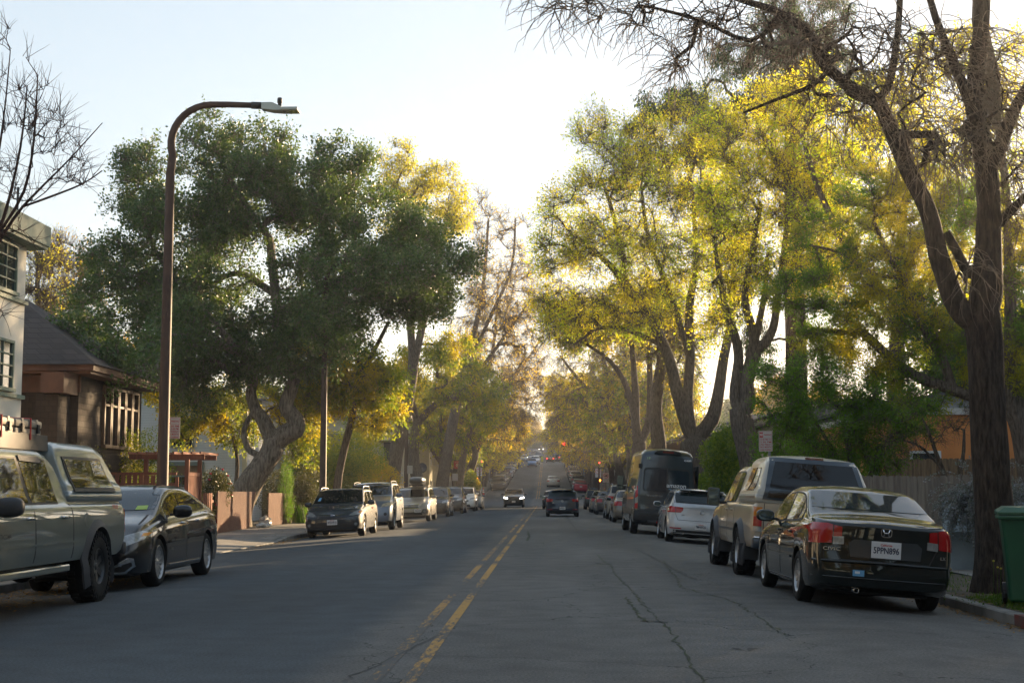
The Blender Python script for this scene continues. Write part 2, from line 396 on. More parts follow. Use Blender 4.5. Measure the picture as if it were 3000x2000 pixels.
        V = [base[v.index][0] + base[v.index][1] * off for v in bm.verts]
        Fc = [[v.index for v in f.verts] for f in bm.faces]
        be = [(e.verts[0].index, e.verts[1].index) for e in bm.edges if len(e.link_faces) == 1]
        bm.free(); out.add(V, Fc)
        for i, j in be:
            a, na = base[i]; b, nb = base[j]
            out.add([V[i], V[j], b - nb * skirt, a - na * skirt], [(0, 1, 2, 3)])
        o = out.build(name, m, parent, smooth=False); return sharp(o, 50)
def rect(a0, b0, a1, b1): return [(a0, b0), (a1, b0), (a1, b1), (a0, b1)]
def mir(poly): return [(-a, b) for a, b in poly][::-1]
def circ(cx, cy_, r, n=16, ry=None): return [(cx + r * math.cos(2 * math.pi * k / n), cy_ + (ry or r) * math.sin(2 * math.pi * k / n)) for k in range(n)]
_wc = {}
def wheel_meshes(r, wd, rr, kind, tread=False):
    k = (r, wd, rr, kind, tread)
    if k in _wc: return _wc[k]
    t = MB(); h = wd / 2
    t.lathe([(rr - .01, -h * .8), (rr + .01, -h * .95), (rr + (r - rr) * .5, -h), (r - .035, -h * .93), (r - .012, -h * .82), (r, -h * .6), (r + .002, 0), (r, h * .6), (r - .012, h * .82), (r - .035, h * .93), (rr + (r - rr) * .5, h), (rr + .01, h * .95), (rr - .01, h * .8)], 36, 'x')
    if tread:
        for i in range(36):
            for sg in (-1, 1):
                a = 2 * math.pi * (i + .25 * sg) / 36; M = Matrix.Rotation(a, 4, 'X')
                t.box((sg * h * .55 - h * .32, -.02, r - .01), (sg * h * .55 + h * .32, .02, r + .012), M=M)
                t.box((sg * h - .006, -.017, r - .07), (sg * h + .008, .017, r - .012), M=M)
    tm = t.build('tyre', M_['rubber'], smooth=True); sharp(tm, 45)
    g = MB()  # rim faces +x
    g.lathe([(rr - .012, -h * .8), (rr - .012, h * .55), (rr + .006, h * .86), (rr - .006, h * .9), (rr - .03, h * .62), (rr - .045, -h * .5)], 32, 'x')
    ns = {'ten': 10, 'five': 5, 'fifteen': 15, 'steel': 8, 'six': 6, 'twin': 10}[kind]
    for i in range(ns):
        a = 2 * math.pi * i / ns
        if kind == 'twin': a = 2 * math.pi * (i // 2) / 5 + (.17 if i % 2 else -.17)
        sw = {'ten': .022, 'five': .045, 'fifteen': .014, 'steel': .05, 'six': .04, 'twin': .018}[kind] * rr / .2
        M = Matrix.Rotation(a, 4, 'X')
        g.add([M @ Vector(p) for p in ((h * .62, -sw * .8, .03), (h * .62, sw * .8, .03), (h * .72, sw, rr - .025), (h * .72, -sw, rr - .025), (h * .3, -sw * .8, .03), (h * .3, sw * .8, .03), (h * .4, sw, rr - .025), (h * .4, -sw, rr - .025))],
              [(0, 1, 2, 3), (7, 6, 5, 4), (0, 4, 5, 1), (1, 5, 6, 2), (2, 6, 7, 3), (3, 7, 4, 0)])
    g.lathe([(.001, h * .72), (.03, h * .72), (.05, h * .62), (.055, h * .3)], 16, 'x')
    gm = g.build('rim', M_['dalloy' if kind in ('six',) else 'alloy'], smooth=True); sharp(gm, 35)
    d = MB(); d.lathe([(.001, 0), (rr - .04, 0), (rr - .04, -.02), (.001, -.02)], 20, 'x'); d.lathe([(.001, h * .1), (rr * .62, h * .1), (rr * .62, 0), (.001, 0)], 20, 'x')
    dm = d.build('wheel', M_['black'], smooth=False)
    ms = (tm.data, gm.data, dm.data)
    for o in (tm, gm, dm): bpy.data.objects.remove(o)
    _wc[k] = ms; return ms
def add_wheels(root, W, ys, r, wd=.215, rr=.215, kind='ten', tread=False, steer=0, inset=.02):
    tm, gm, dm = wheel_meshes(r, wd, rr, kind, tread)
    for i, y in enumerate(ys):
        for sg in (1, -1):
            wo = bpy.data.objects.new('wheel', dm); COL.objects.link(wo); wo.parent = root
            wo.location = (sg * (W / 2 - wd / 2 - inset), y, r); wo.rotation_euler = (0, 0, (0 if sg > 0 else math.pi) + (steer if i == 1 else 0))
            for nm, me in (('tyre', tm), ('rim', gm)):
                c = bpy.data.objects.new(nm, me); COL.objects.link(c); c.parent = wo
def side_windows(b, root, y0, y1, splits, m=None, gap=.035, bot=.035, topm=.02, trim=True, trimm=None):
    """glass panes between belt and roof on both sides"""
    m = m or M_['glass']
    def col(y):
        T, B = b.T(y), b.B(y); h = T - B; rc = min(b.rc, .45 * h); cr = min(b.crown, .3 * h)
        return B + bot, T - cr - rc - topm + .02
    def poly(a, c, e=0):
        ys = [a + (c - a) * k / 12 for k in range(13)]
        lo = [(y, col(y)[0] - e) for y in ys]; hi = [(y, max(col(y)[0] + .004, col(y)[1] + e)) for y in ys[::-1]]
        return lo + hi
    for side in ('L', 'R'):
        if trim: b.panel('window_trim', poly(y0 - .03, y1 + .03, .022), side, trimm or M_['black'], root, .003)
        cuts = [y0] + splits + [y1]
        for i in range(len(cuts) - 1):
            a = cuts[i] + (gap if i else 0); c = cuts[i + 1] - (gap if i < len(cuts) - 2 else 0)
            b.panel('side_window', poly(a, c), side, m, root, .0075)
def seam(b, root, ys, z0=None, z1=None, w=.007, cut=None, sides=('L', 'R')):
    for side in sides:
        for y in ys:
            lo = z0 if z0 is not None else b.Z(y) + .1; hi = z1 if z1 is not None else b.B(y) + .02
            b.panel('door_gap', rect(y - w, lo, y + w, hi), side, M_['black'], root, .0022, grid=.06, skirt=.004)
def shield(b, y_from, y_to, inset=.07, top=.05, bot=.03):
    """front-projected polygon of the screen between two stations: lower (cowl) and upper (roof edge)"""
    def xw(y, z):
        p = b.sec(y); xs = sorted([(q[1], q[0]) for q in p[10:]]); return float(np.interp(z, [a for a, c in xs], [c for a, c in xs]))
    lo, hi = b.T(y_from) + bot, b.T(y_to) - top
    # half width of the screen at height z: find station where T==z
    def half(z):
        ys = np.linspace(y_from, y_to, 30); T = [b.T(y) for y in ys]; k = int(np.argmin([abs(t - z) for t in T])); y = ys[k]
        p = b.sec(y); return p[14][0] - inset
    zs = [lo + (hi - lo) * k / 6 for k in range(7)]
    r = [(half(z), z) for z in zs]
    return [(-a, z) for a, z in r][::-1] + r if False else ([(a, z) for a, z in r] + [(-a, z) for a, z in r[::-1]])
def mirrors(b, root, y, z, m, s=1.0, big=False, glass=True):
    for sg in (1, -1):
        x = b.w(y)
        g = MB()
        if big: g.bbox((sg * (x + .06), y - .05, z - .02), (sg * (x + .06) + sg * .19 * s, y + .07, z + .26 * s), .05); g.box((sg * (x - .08), y, z + .02), (sg * (x + .08), y + .04, z + .07))
        else: g.ell((sg * (x + .10 * s), y, z + .055), (.115 * s, .065 * s, .075 * s), 14, 8, p=.72); g.box((sg * (x - .06), y - .01, z), (sg * (x + .04), y + .035, z + .035))
        o = g.build('door_mirror', m, root, smooth=True); sharp(o, 50)
        k = MB()
        if big: k.bbox((sg * (x + .075), y - .058, z - .005), (sg * (x + .06) + sg * .175 * s, y - .05, z + .245 * s), .004)
        else: k.prism([(sg * (x + .10 * s) + .092 * s * math.copysign(abs(math.cos(t)) ** .7, math.cos(t)), z + .055 + .056 * s * math.copysign(abs(math.sin(t)) ** .7, math.sin(t))) for t in [2 * math.pi * i / 16 for i in range(16)]], y - .066 * s, y - .055 * s, 'y')
        k.build('mirror_glass', M_['mirror'], o)
M_['mirror'] = mat('mirror glass', (.12, .16, .19), .08, .9)
def handles(b, root, pts, m, l=.17):
    for y, z in pts:
        for sg, side in ((1, 'R'), (-1, 'L')):
            p, n = b.hit(side, y, z)
            if p is None: continue
            g = MB(); g.bbox((p.x - .012 * sg, y - l / 2, z - .016), (p.x + .035 * sg, y + l / 2, z + .016), .012)
            g.build('door_handle', m, root, smooth=True)
def plate(b, root, x, z, proj, num=None, w=.305, h=.152, tilt=0):
    p, n = b.hit(proj, x, z); sg = -1 if proj == 'rear' else 1
    y = p.y + sg * .022
    g = MB(); g.bbox((x - w / 2, y - .004, z - h / 2), (x + w / 2, y + .004, z + h / 2), .003); g.box((x - .06, y - sg * .045, z - .04), (x + .06, y - sg * .003, z + .04))
    o = g.build('licence_plate', M_['white_pl'], root)
    if num:
        M = frame((x, y + sg * .0062, z - .008), (1 if sg < 0 else -1, 0, 0), (0, 0, 1))
        t = MB(); add_text(t, num, .1, M, bold=.0022, width=w * .86); t.build('plate_number', M_['navy_txt'], o, fix=False)
        t = MB(); add_text(t, 'California', .034, M @ Matrix.Translation((0, .064, 0)), bold=.0008); t.build('plate_heading', M_['red_txt'], o, fix=False)
    return o
def emblem(b, root, x, z, proj, kind, r=.055, m=None):
    p, n = b.hit(proj, x, z); sg = -1 if proj == 'rear' else 1; y = p.y + sg * .012
    m = m or M_['chrome']; g = MB()
    if kind in ('round', 'vw'):
        prof = [(r * .82, -.006), (r * .86, .008), (r, .008), (r * 1.02, -.008)]
        g.lathe([(a, y + sg * h) for a, h in prof], 24, 'y', M=Matrix.Translation((x, 0, z)))
        if kind == 'vw':
            def bar(a, c, t=.006):
                a, c = Vector((x + a[0] * r, y, z + a[1] * r)), Vector((x + c[0] * r, y, z + c[1] * r)); g.tube([a, c], t, 6)
            for s_ in (1, -1):
                bar((s_ * .38, .78), (0, .12)); bar((s_ * .78, .35), (s_ * .38, -.78)); bar((s_ * .38, -.78), (0, -.02))
    elif kind == 'oval':
        n_ = 24; vs = [(x + 1.5 * r * math.cos(2 * math.pi * k / n_), z + .85 * r * math.sin(2 * math.pi * k / n_)) for k in range(n_)]
        g.prism(vs, y - .004, y + .004, 'y')
        g2 = MB(); g2.prism([(x + (a - x) * .86, z + (c - z) * .8) for a, c in vs], y + sg * .0035, y + sg * .006, 'y')
    elif kind == 'h':
        n_ = 20; f = lambda s_: [(x + r * s_ * 1.05 * math.copysign(abs(math.cos(t)) ** .55, math.cos(t)) * (1 + .12 * math.sin(t)), z + r * s_ * .82 * math.copysign(abs(math.sin(t)) ** .55, math.sin(t))) for t in [2 * math.pi * k / n_ for k in range(n_)]]
        a, c = f(1), f(.84)
        for i in range(n_):
            j = (i + 1) % n_; g.add([(a[i][0], y, a[i][1]), (a[j][0], y, a[j][1]), (c[j][0], y, c[j][1]), (c[i][0], y, c[i][1])], [(0, 1, 2, 3)])
        for s_ in (1, -1): g.tube([(x + s_ * r * .62, y, z + r * .62), (x + s_ * r * .38, y, z), (x + s_ * r * .5, y, z - r * .6)], .007, 6)
        g.tube([(x - r * .4, y, z), (x + r * .4, y, z)], .007, 6)
    o = g.build('emblem', m, root, smooth=True)
    if kind == 'oval':
        q = g2.build('emblem_field', M_['bluef'], o)
        s_ = MB()
        for dx, dz, rr_ in ((-.7, .25, .2), (.1, .3, .11), (.45, .15, .1), (.85, .05, .11), (.3, -.35, .11), (.7, -.35, .1)):
            s_.ell((x + dx * r, y + sg * .007, z + dz * r), (rr_ * r, .002, rr_ * r), 8, 4)
        s_.build('emblem_star', M_['chrome'], o)
M_['bluef'] = mat('emblem blue', (.01, .03, .12), .2, coat=1)
def badge(b, root, s, x, z, proj, size, m=None, width=None, off=.012):
    p, n = b.hit(proj, x, z)
    if p is None: return
    if proj == 'rear': M = frame((x, p.y - off, z), (1, 0, 0), (0, 0, 1))
    elif proj == 'L': M = frame((p.x - .006, x, z), (0, -1, 0), (0, 0, 1))
    elif proj == 'R': M = frame((p.x + .006, x, z), (0, 1, 0), (0, 0, 1))
    t = MB(); add_text(t, s, size, M, bold=.001, width=width); t.build('badge', m or M_['chrome'], root, fix=False)
def exhaust(root, x, y, z=.28, r=.035):
    g = MB(); g.lathe([(r * .8, .1), (r * .8, -.06), (r, -.07), (r, .1)], 16, 'y', M=Matrix.Translation((x, y, z))); g.build('exhaust', M_['chrome'], root, smooth=True)
def under(root, W, L, z=.16):
    g = MB(); g.bbox((-W / 2 + .25, .35, z), (W / 2 - .25, L - .4, z + .16), .04); g.ell((-W * .1, .5, z + .05), (.28, .14, .08), 12, 6); g.build('underbody', M_['black'], root)
def rails(b, root, y0, y1, m, h=.05, x=None):
    for sg in (1, -1):
        pts = []; 
        for k in range(9):
            y = y0 + (y1 - y0) * k / 8; p = b.sec(y); xx = p[16][0] * .98
            pts.append((sg * xx, y, b.T(y) - .035 + h * min(1, math.sin(math.pi * k / 8) * 2.4)))
        g = MB(); g.tube(pts, .017, 8); g.build('roof_rail', m, root, smooth=True)
def strip(b, root, name, y0, y1, z0, z1, m, off=.012, sides=('L', 'R')):
    for side in sides: b.panel(name, rect(y0, z0, y1, z1), side, m, root, off)
def flare(b, root, y, zc, r0, r1, m, off=.03, sides=('L', 'R'), a0=-25, a1=205):
    for side in sides:
        o_ = [(y + r1 * math.cos(R(a)), zc + r1 * math.sin(R(a))) for a in np.linspace(a0, a1, 19)]
        i_ = [(y + r0 * math.cos(R(a)), zc + r0 * math.sin(R(a))) for a in np.linspace(a1, a0, 19)]
        # strips, so that each piece projects cleanly
        g = MB()
        def P_(q, f):
            p, n = b.hit(side, *q)
            if p is None: p = Vector((b.W * (1 if side == 'R' else -1) * .99, q[0], q[1])); n = Vector((1 if side == 'R' else -1, 0, 0))
            sgx = 1 if side == 'R' else -1
            return Vector((sgx * (max(abs(p.x), b.W * .96) + f), q[0], q[1]))
        i_ = i_[::-1]
        for k in range(18):
            a, c, d, e = o_[k], o_[k + 1], i_[k + 1], i_[k]
            g.add([P_(a, .002), P_(c, .002), P_(d, off), P_(e, off), P_(d, -.05), P_(e, -.05), P_(c, -.02), P_(a, -.02)], [(0, 1, 2, 3), (3, 2, 4, 5), (0, 7, 6, 1)])
        sharp(g.build('wheel_arch_trim', m, root, smooth=True), 50)
# generic end dressings -------------------------------------------------
def dress(b, root, spec):
    """spec: lamps, grille and screens shared by all cars"""
    s = spec; gl = s.get('glass', M_['glass'])
    if 'ws' in s: b.panel('windscreen', shield(b, *s['ws']), 'front', gl, root, .006)
    if 'rw' in s: b.panel('rear_window', shield(b, *s['rw']), 'rear', gl, root, .006)
    for nm, poly, proj, m, off, mm in s.get('panels', []):
        b.panel(nm, poly, proj, M_[m] if isinstance(m, str) else m, root, off, grid=.05)
        if mm: b.panel(nm, mir(poly), proj, M_[m] if isinstance(m, str) else m, root, off, grid=.05)
PR = {}
def car_sedan(name, color, label, far=False, L=4.5, W=1.76, Hh=1.45, lights='both', rimk='ten', hl='clear_l', tl='red_l', num=None, coupe=False, fast=False, roofm=None):
    root = thing(name, label, 'car'); H_ = Hh
    top = [(0, .96), (.06, 1.0), (.3, 1.03), (.68, 1.06), (1.32, H_ - .05), (1.6, H_ - .01), (2.1, H_), (2.6, H_ - .03), (L - 1.22 - .35, H_ - .17 if False else H_ - .2), (L - 1.15, .98), (L - .3, .80), (L, .66)]
    if fast: top = [(0, 1.0), (.05, 1.03), (.2, 1.05), (.9, H_ - .14), (1.7, H_), (2.1, H_), (2.6, H_ - .06), (L - 1.15, .97), (L - .3, .78), (L, .64)]
    belt = [(0, .90), (.5, .95), (1.5, .93), (3.0, .90), (L - .9, .86), (L - .3, .74), (L, .60)]
    b = Body(L, W, top, belt, .19, tum=.36, rr=.5, fr=.6, rend=[(0, .12), (.3, .02), (.55, 0), (.7, .05), (1.05, .12)])
    wy = (.92, L - .88); r = .315
    b.build('body', paint(name + ' paint', color), root, [(wy[0], r + .05), (wy[1], r + .05)], r)
    x = W / 2
    pan = [('tail_light', [(x * .58, .74), (x * 1.0, .72), (x * 1.0, .90), (x * .60, .92)], 'rear', tl, .008, True),
           ('headlight', [(x * .52, .58), (x * .97, .62), (x * .985, .76), (x * .6, .68)], 'front', hl, .008, True),
           ('grille', [(-x * .45, .50), (x * .45, .50), (x * .5, .62), (-x * .5, .62)], 'front', 'black', .006, False),
           ('air_intake', [(-x * .6, .26), (x * .6, .26), (x * .5, .40), (-x * .5, .40)], 'front', 'black', .004, False)]
    rw_a = .62 if not fast else .22
    dress(b, root, dict(panels=pan, ws=(L - 1.2, 2.55, .06, .05, .02), rw=(rw_a, 1.38, .06, .05, .03)))
    side_windows(b, root, 1.0 if not fast else .8, L - 1.55, [1.32, 2.12] if not coupe else [1.5])
    plate(b, root, 0, .78, 'rear', num)
    if not far: plate(b, root, 0, .46, 'front', num)
    add_wheels(root, W, wy, r, .205, .205, rimk); mirrors(b, root, L - 1.62, .93, M_['black'] if color[0] > .5 else paint(name + ' mirror', color))
    seam(b, root, [2.12] if far else [1.25, 2.12, 3.2]); under(root, W, L)
    if not far: handles(b, root, [(1.45, .84), (2.3, .83)], M_['chrome'])
    root['L'] = L; return root, b
def car_hatch(name, color, label, far=False, L=4.27, W=1.79, H_=1.47, tall=0, rimk='five', hl='clear_l', tl='red_l', num=None, roof=None, cowl=.98, rwz=1.02, glass=None, slope=.42, kind='car', zb=.2, r=.32, belt0=None, sm_back=False):
    """hatchbacks, wagons, suvs and minivans: roof runs to the tail"""
    root = thing(name, label, kind)
    hb = .93 + tall * .6; hood = cowl - .02 + tall * .6
    if tall: cowl = cowl + tall * .6; rwz = rwz + tall * .65
    lw = L - 1.1 - .0
    top = [(0, rwz - .05), (.04, rwz), (slope, H_ - .045), (slope + .35, H_ - .01), (1.7, H_), (2.4, H_ - .02), (lw - .75, H_ - .10), (lw, cowl), (L - .35, cowl - .16), (L, cowl - .36)]
    bl = belt0 or [(0, hb - .02), (.5, hb + .05), (1.6, hb + .02), (3.0, hb - .01), (L - .9, hb - .06), (L - .3, hb - .19), (L, hb - .33)]
    b = Body(L, W, top, bl, zb, tum=.26, rr=.42, fr=.55, rend=[(0, .10), (.35, 0), (.6, 0), (.8, .05), (1.0, .07), (1.6, .05)], bw=.86)
    wy = (.80 + tall * .3, L - .86); 
    pm = paint(name + ' paint', color)
    b.build('body', pm, root, [(wy[0], r + .05), (wy[1], r + .05)], r)
    x = W / 2; t = tall * .6
    pan = [('headlight', [(x * .55, .60 + t), (x * .97, .66 + t), (x * .99, .80 + t), (x * .62, .72 + t)], 'front', hl, .008, True),
           ('grille', [(-x * .5, .50 + t), (x * .5, .50 + t), (x * .52, .64 + t), (-x * .52, .64 + t)], 'front', 'black', .006, False),
           ('air_intake', [(-x * .65, .27 + t * .3), (x * .65, .27 + t * .3), (x * .58, .40 + t * .5), (-x * .58, .40 + t * .5)], 'front', 'black', .004, False),
           ('tail_light', [(x * .62, .80 + t), (x * 1.0, .80 + t), (x * 1.0, .96 + t), (x * .60, .93 + t)], 'rear', tl, .008, True),
           ('rear_bumper', [(-x * .84, zb + .05), (x * .84, zb + .05), (x * .86, .42 + t * .4), (-x * .86, .42 + t * .4)], 'rear', 'black', .006, False)]
    dress(b, root, dict(panels=pan, ws=(lw - .03, 2.3, .06, .06, .03), rw=(.05, slope + .1, .07, .04, .035), glass=glass or M_['glass']))
    sp = [1.15, 2.05] if L < 4.5 else [1.25, 2.2]
    side_windows(b, root, .5, lw - .33, sp)
    plate(b, root, 0, .66 + t * .7, 'rear', num)
    if not far: plate(b, root, 0, .44 + t * .5, 'front', num)
    add_wheels(root, W, wy, r, .215, r * .66, rimk); mirrors(b, root, lw - .52, hb + .02, pm)
    seam(b, root, [sp[1]] if far else [sp[0] - .02, sp[1], lw - .2]); under(root, W, L)
    if not far: handles(b, root, [(sp[0] + .2, hb - .08), (sp[1] + .2, hb - .09)], pm)
    root['L'] = L; return root, b
def place(root, Y, xo, facing, W, roll=None, dz=0, rz=0):
    """Y = distance of the bumper nearest the camera, xo = x of the centre line; facing +1 away, -1 towards the camera"""
    L = root['L']; x = xo; side = 1 if x > 0 else -1
    if roll is None:
        a, c = camber(x - W * .42), camber(x + W * .42); roll = math.atan2(a - c, W * .84)
    if facing > 0: y0 = Y; ya, yb = Y + .8, Y + L - .8
    else: y0 = Y + L; ya, yb = Y + .8, Y + L - .8
    za, zb_ = H(ya), H(yb); pt = math.atan2(zb_ - za, yb - ya)
    zc = (camber(x - W * .42) + camber(x + W * .42)) / 2
    E = Matrix.Rotation(rz, 4, 'Z') @ Matrix.Rotation(pt, 4, 'X') @ Matrix.Rotation(roll, 4, 'Y')
    if facing < 0: E = E @ Matrix.Rotation(math.pi, 4, 'Z')
    root.rotation_euler = E.to_euler(); zz = za + (y0 - ya) * math.tan(pt)
    root.location = (x, y0, zz + zc + dz); del root['L']
    return root
# ---------------- black four-door saloon, near right
def civic():
    L, W = 4.45, 1.715
    root = thing('saloon_car', 'black four-door saloon with red tail lamps and silver wheel covers, nearest car on the right', 'car')
    pm = mat('black green car paint', (.006, .010, .010), .4, 0, .1, coat=1, coat_r=.02)
    top = [(0, .98), (.05, 1.02), (.25, 1.05), (.62, 1.08), (1.42, 1.40), (1.75, 1.435), (2.2, 1.44), (2.6, 1.42), (2.95, 1.33), (3.45, .98), (4.15, .83), (4.45, .66)]
    belt = [(0, .93), (.3, .955), (.9, .965), (1.6, .93), (3.0, .90), (3.6, .86), (4.2, .74), (4.45, .6)]
    b = Body(L, W, top, belt, .185, tum=.36, rr=.50, fr=.6, bw=.80, rc=.10, rend=[(0, .16), (.2, .05), (.32, 0), (.56, 0), (.60, .03), (.75, .05), (.95, .05), (1.05, .12)])
    wy = (.93, 3.55); b.build('body', pm, root, [(wy[0], .355), (wy[1], .355)], .305)
    rl, dl = M_['red_l'], M_['dred_l']
    for s in (1, -1):
        f = (lambda q: q) if s > 0 else mir
        b.panel('tail_light', f([(.50, .93), (.50, .765), (.56, .745), (.84, .725), (.858, .78), (.84, .90), (.78, .955), (.66, .96)]), 'rear', rl, root, .012, grid=.05)
        b.panel('reversing_light', f([(.475, .735), (.60, .725), (.60, .815), (.48, .825)]), 'rear', M_['clear_l'], root, .016, grid=.05)
        b.panel('headlight', f([(.5, .60), (.82, .62), (.83, .74), (.55, .68)]), 'front', M_['clear_l'], root, .008, grid=.05)
        b.panel('lamp_divider', f([(.602, .74), (.612, .74), (.600, .95), (.59, .95)]), 'rear', pm, root, .0165, grid=.05)
    b.panel('rear_window', shield(b, .70, 1.36, .07, .03, .03), 'rear', mat('rear window glass', (.03, .04, .042), .02, 0, .5), root, .006)
    b.panel('windscreen', shield(b, 3.38, 2.75, .06, .04, .03), 'front', M_['glass'], root, .006)
    # boot: lid outline, spoiler lip, plate recess, bumper crease
    for s in (1, -1): b.panel('boot_gap', [(s * .60, .725), (s * .585, .725), (s * .50, .56), (s * .51, .555)][::s], 'rear', M_['black'], root, .003)
    b.panel('boot_gap', rect(-.51, .555, .51, .566), 'rear', M_['black'], root, .003)
    b.panel('boot_recess', [(-.40, .60), (.40, .60), (.42, .75), (.36, .80), (-.36, .80), (-.42, .75)], 'rear', mat('boot recess', (.02, .028, .034), .3, coat=.6), root, .004)
    g = MB(); g.bbox((-.40, .03, .815), (.40, .075, .852), .014); g.build('boot_handle', pm, root, smooth=True)
    g = MB()
    pts = []
    for k in range(15):
        x = -.80 + 1.6 * k / 14; p, n = b.hit('rear', x, .545); pts.append((x, p.y - .012, .545 - .012 * abs(x)))
    g.tube(pts, .018, 8); g.build('bumper_crease', pm, root, smooth=True)
    g = MB(); pts = []
    for k in range(15):
        x = -.80 + 1.6 * k / 14; p, n = b.hit('rear', x, .36); pts.append((x, p.y - .004, .36))
    g.tube(pts, .010, 8); g.build('bumper_crease', M_['alloy'] if False else pm, root, smooth=True)
    emblem(b, root, 0, .895, 'rear', 'h', .062)
    pl = plate(b, root, .0, .70, 'rear', '5PPN896', .34, .19)
    badge(b, root, 'CIVIC', -.62, .675, 'rear', .055, width=.2, off=.05); badge(b, root, 'LX', .66, .65, 'rear', .05, off=.03)
    b.panel('bumper_sticker', rect(-.37, .385, -.24, .455), 'rear', M_['lblue'], root, .004)
    b.panel('sticker_print', rect(-.345, .415, -.29, .44), 'rear', M_['white'], root, .006)
    g = MB(); g.bbox((-.03, .052, .66), (.01, .06, .70), .004)
    side_windows(b, root, 1.06, 2.93, [1.28, 2.10])
    seam(b, root, [1.14, 2.10, 3.12]); strip(b, root, 'side_moulding', 1.35, 3.05, .50, .53, pm, .016); strip(b, root, 'side_moulding', 1.3, 3.1, .235, .25, M_['grey_pl'], .01)
    handles(b, root, [(1.42, .82), (2.25, .82)], pm); mirrors(b, root, 2.78, .93, pm, 1.08)
    add_wheels(root, W, wy, .305, .195, .2, 'ten'); exhaust(root, -.3, .12, .22, .03)
    g = MB(); g.ell((-.28, .45, .25), (.25, .16, .08), 14, 8); g.build('silencer', M_['black'], root, smooth=True)
    under(root, W, L); root['L'] = L; return root
# ---------------- pickups with a canopy over the bed
def pickup(name, label, L, W, color, ccol, bed, cab1, capz, rail, cabz, wy, r, kind, rear, tread=True, zb=.42, flr=True):
    root = thing(name, label, 'pickup truck'); pm = paint(name + ' paint', color, .45, .3)
    hoodz = rail + .02; cw = cab1[1]
    top = [(0, rail - .02), (.06, rail), (bed - .05, rail), (bed, rail + .02), (bed + .14, cabz - .08), (bed + .4, cabz), (cab1[0], cabz), (cab1[0] + .25, cabz - .05), (cw, hoodz), (L - .4, hoodz - .1), (L, hoodz - .3)]
    belt = [(0, rail - .05), (bed, rail - .05), (cw, rail - .06), (L - .5, hoodz - .16), (L, hoodz - .4)]
    b = Body(L, W, top, belt, zb, tum=.30, rr=.16, fr=.5, bw=.95, rc=.10, rend=[(0, 0), (2, 0)], side=.4, win=.07)
    b.build('body', pm, root, [(wy[0], r + .07), (wy[1], r + .07)], r, .34)
    # canopy
    top2 = [(0, rail + .12), (.03, rail + .25), (.34 if rear == 'slope' else .26, capz - .05), (.55, capz), (bed - .3, capz), (bed - .06, capz - .02), (bed, capz - .1)]
    c = Body(bed - .015, W - .10, top2, [(0, rail + .20), (bed, rail + .20)], rail + .012, tum=.32, rr=.07, fr=.07, bw=.98, fw=.98, rend=[(0, 0), (3, 0)], fend=[(0, 0), (3, 0)], rc=.13, bot=[(0, rail - .022), (9, rail - .022)], side=0, win=.05, flat=True)
    cap = c.build('camper_shell', ccol, root)
    b.panel('windscreen', shield(b, cw - .02, cab1[0] + .1, .06, .05, .03), 'front', M_['glass'], root, .006)
    b.panel('grille', rect(-.5, hoodz - .42, .5, hoodz - .24), 'front', M_['black'], root, .01)
    for s in (1, -1): b.panel('headlight', rect(.56, hoodz - .40, .86, hoodz - .24) if s > 0 else rect(-.86, hoodz - .40, -.56, hoodz - .24), 'front', M_['clear_l'], root, .01)
    return root, b, c, pm, cap
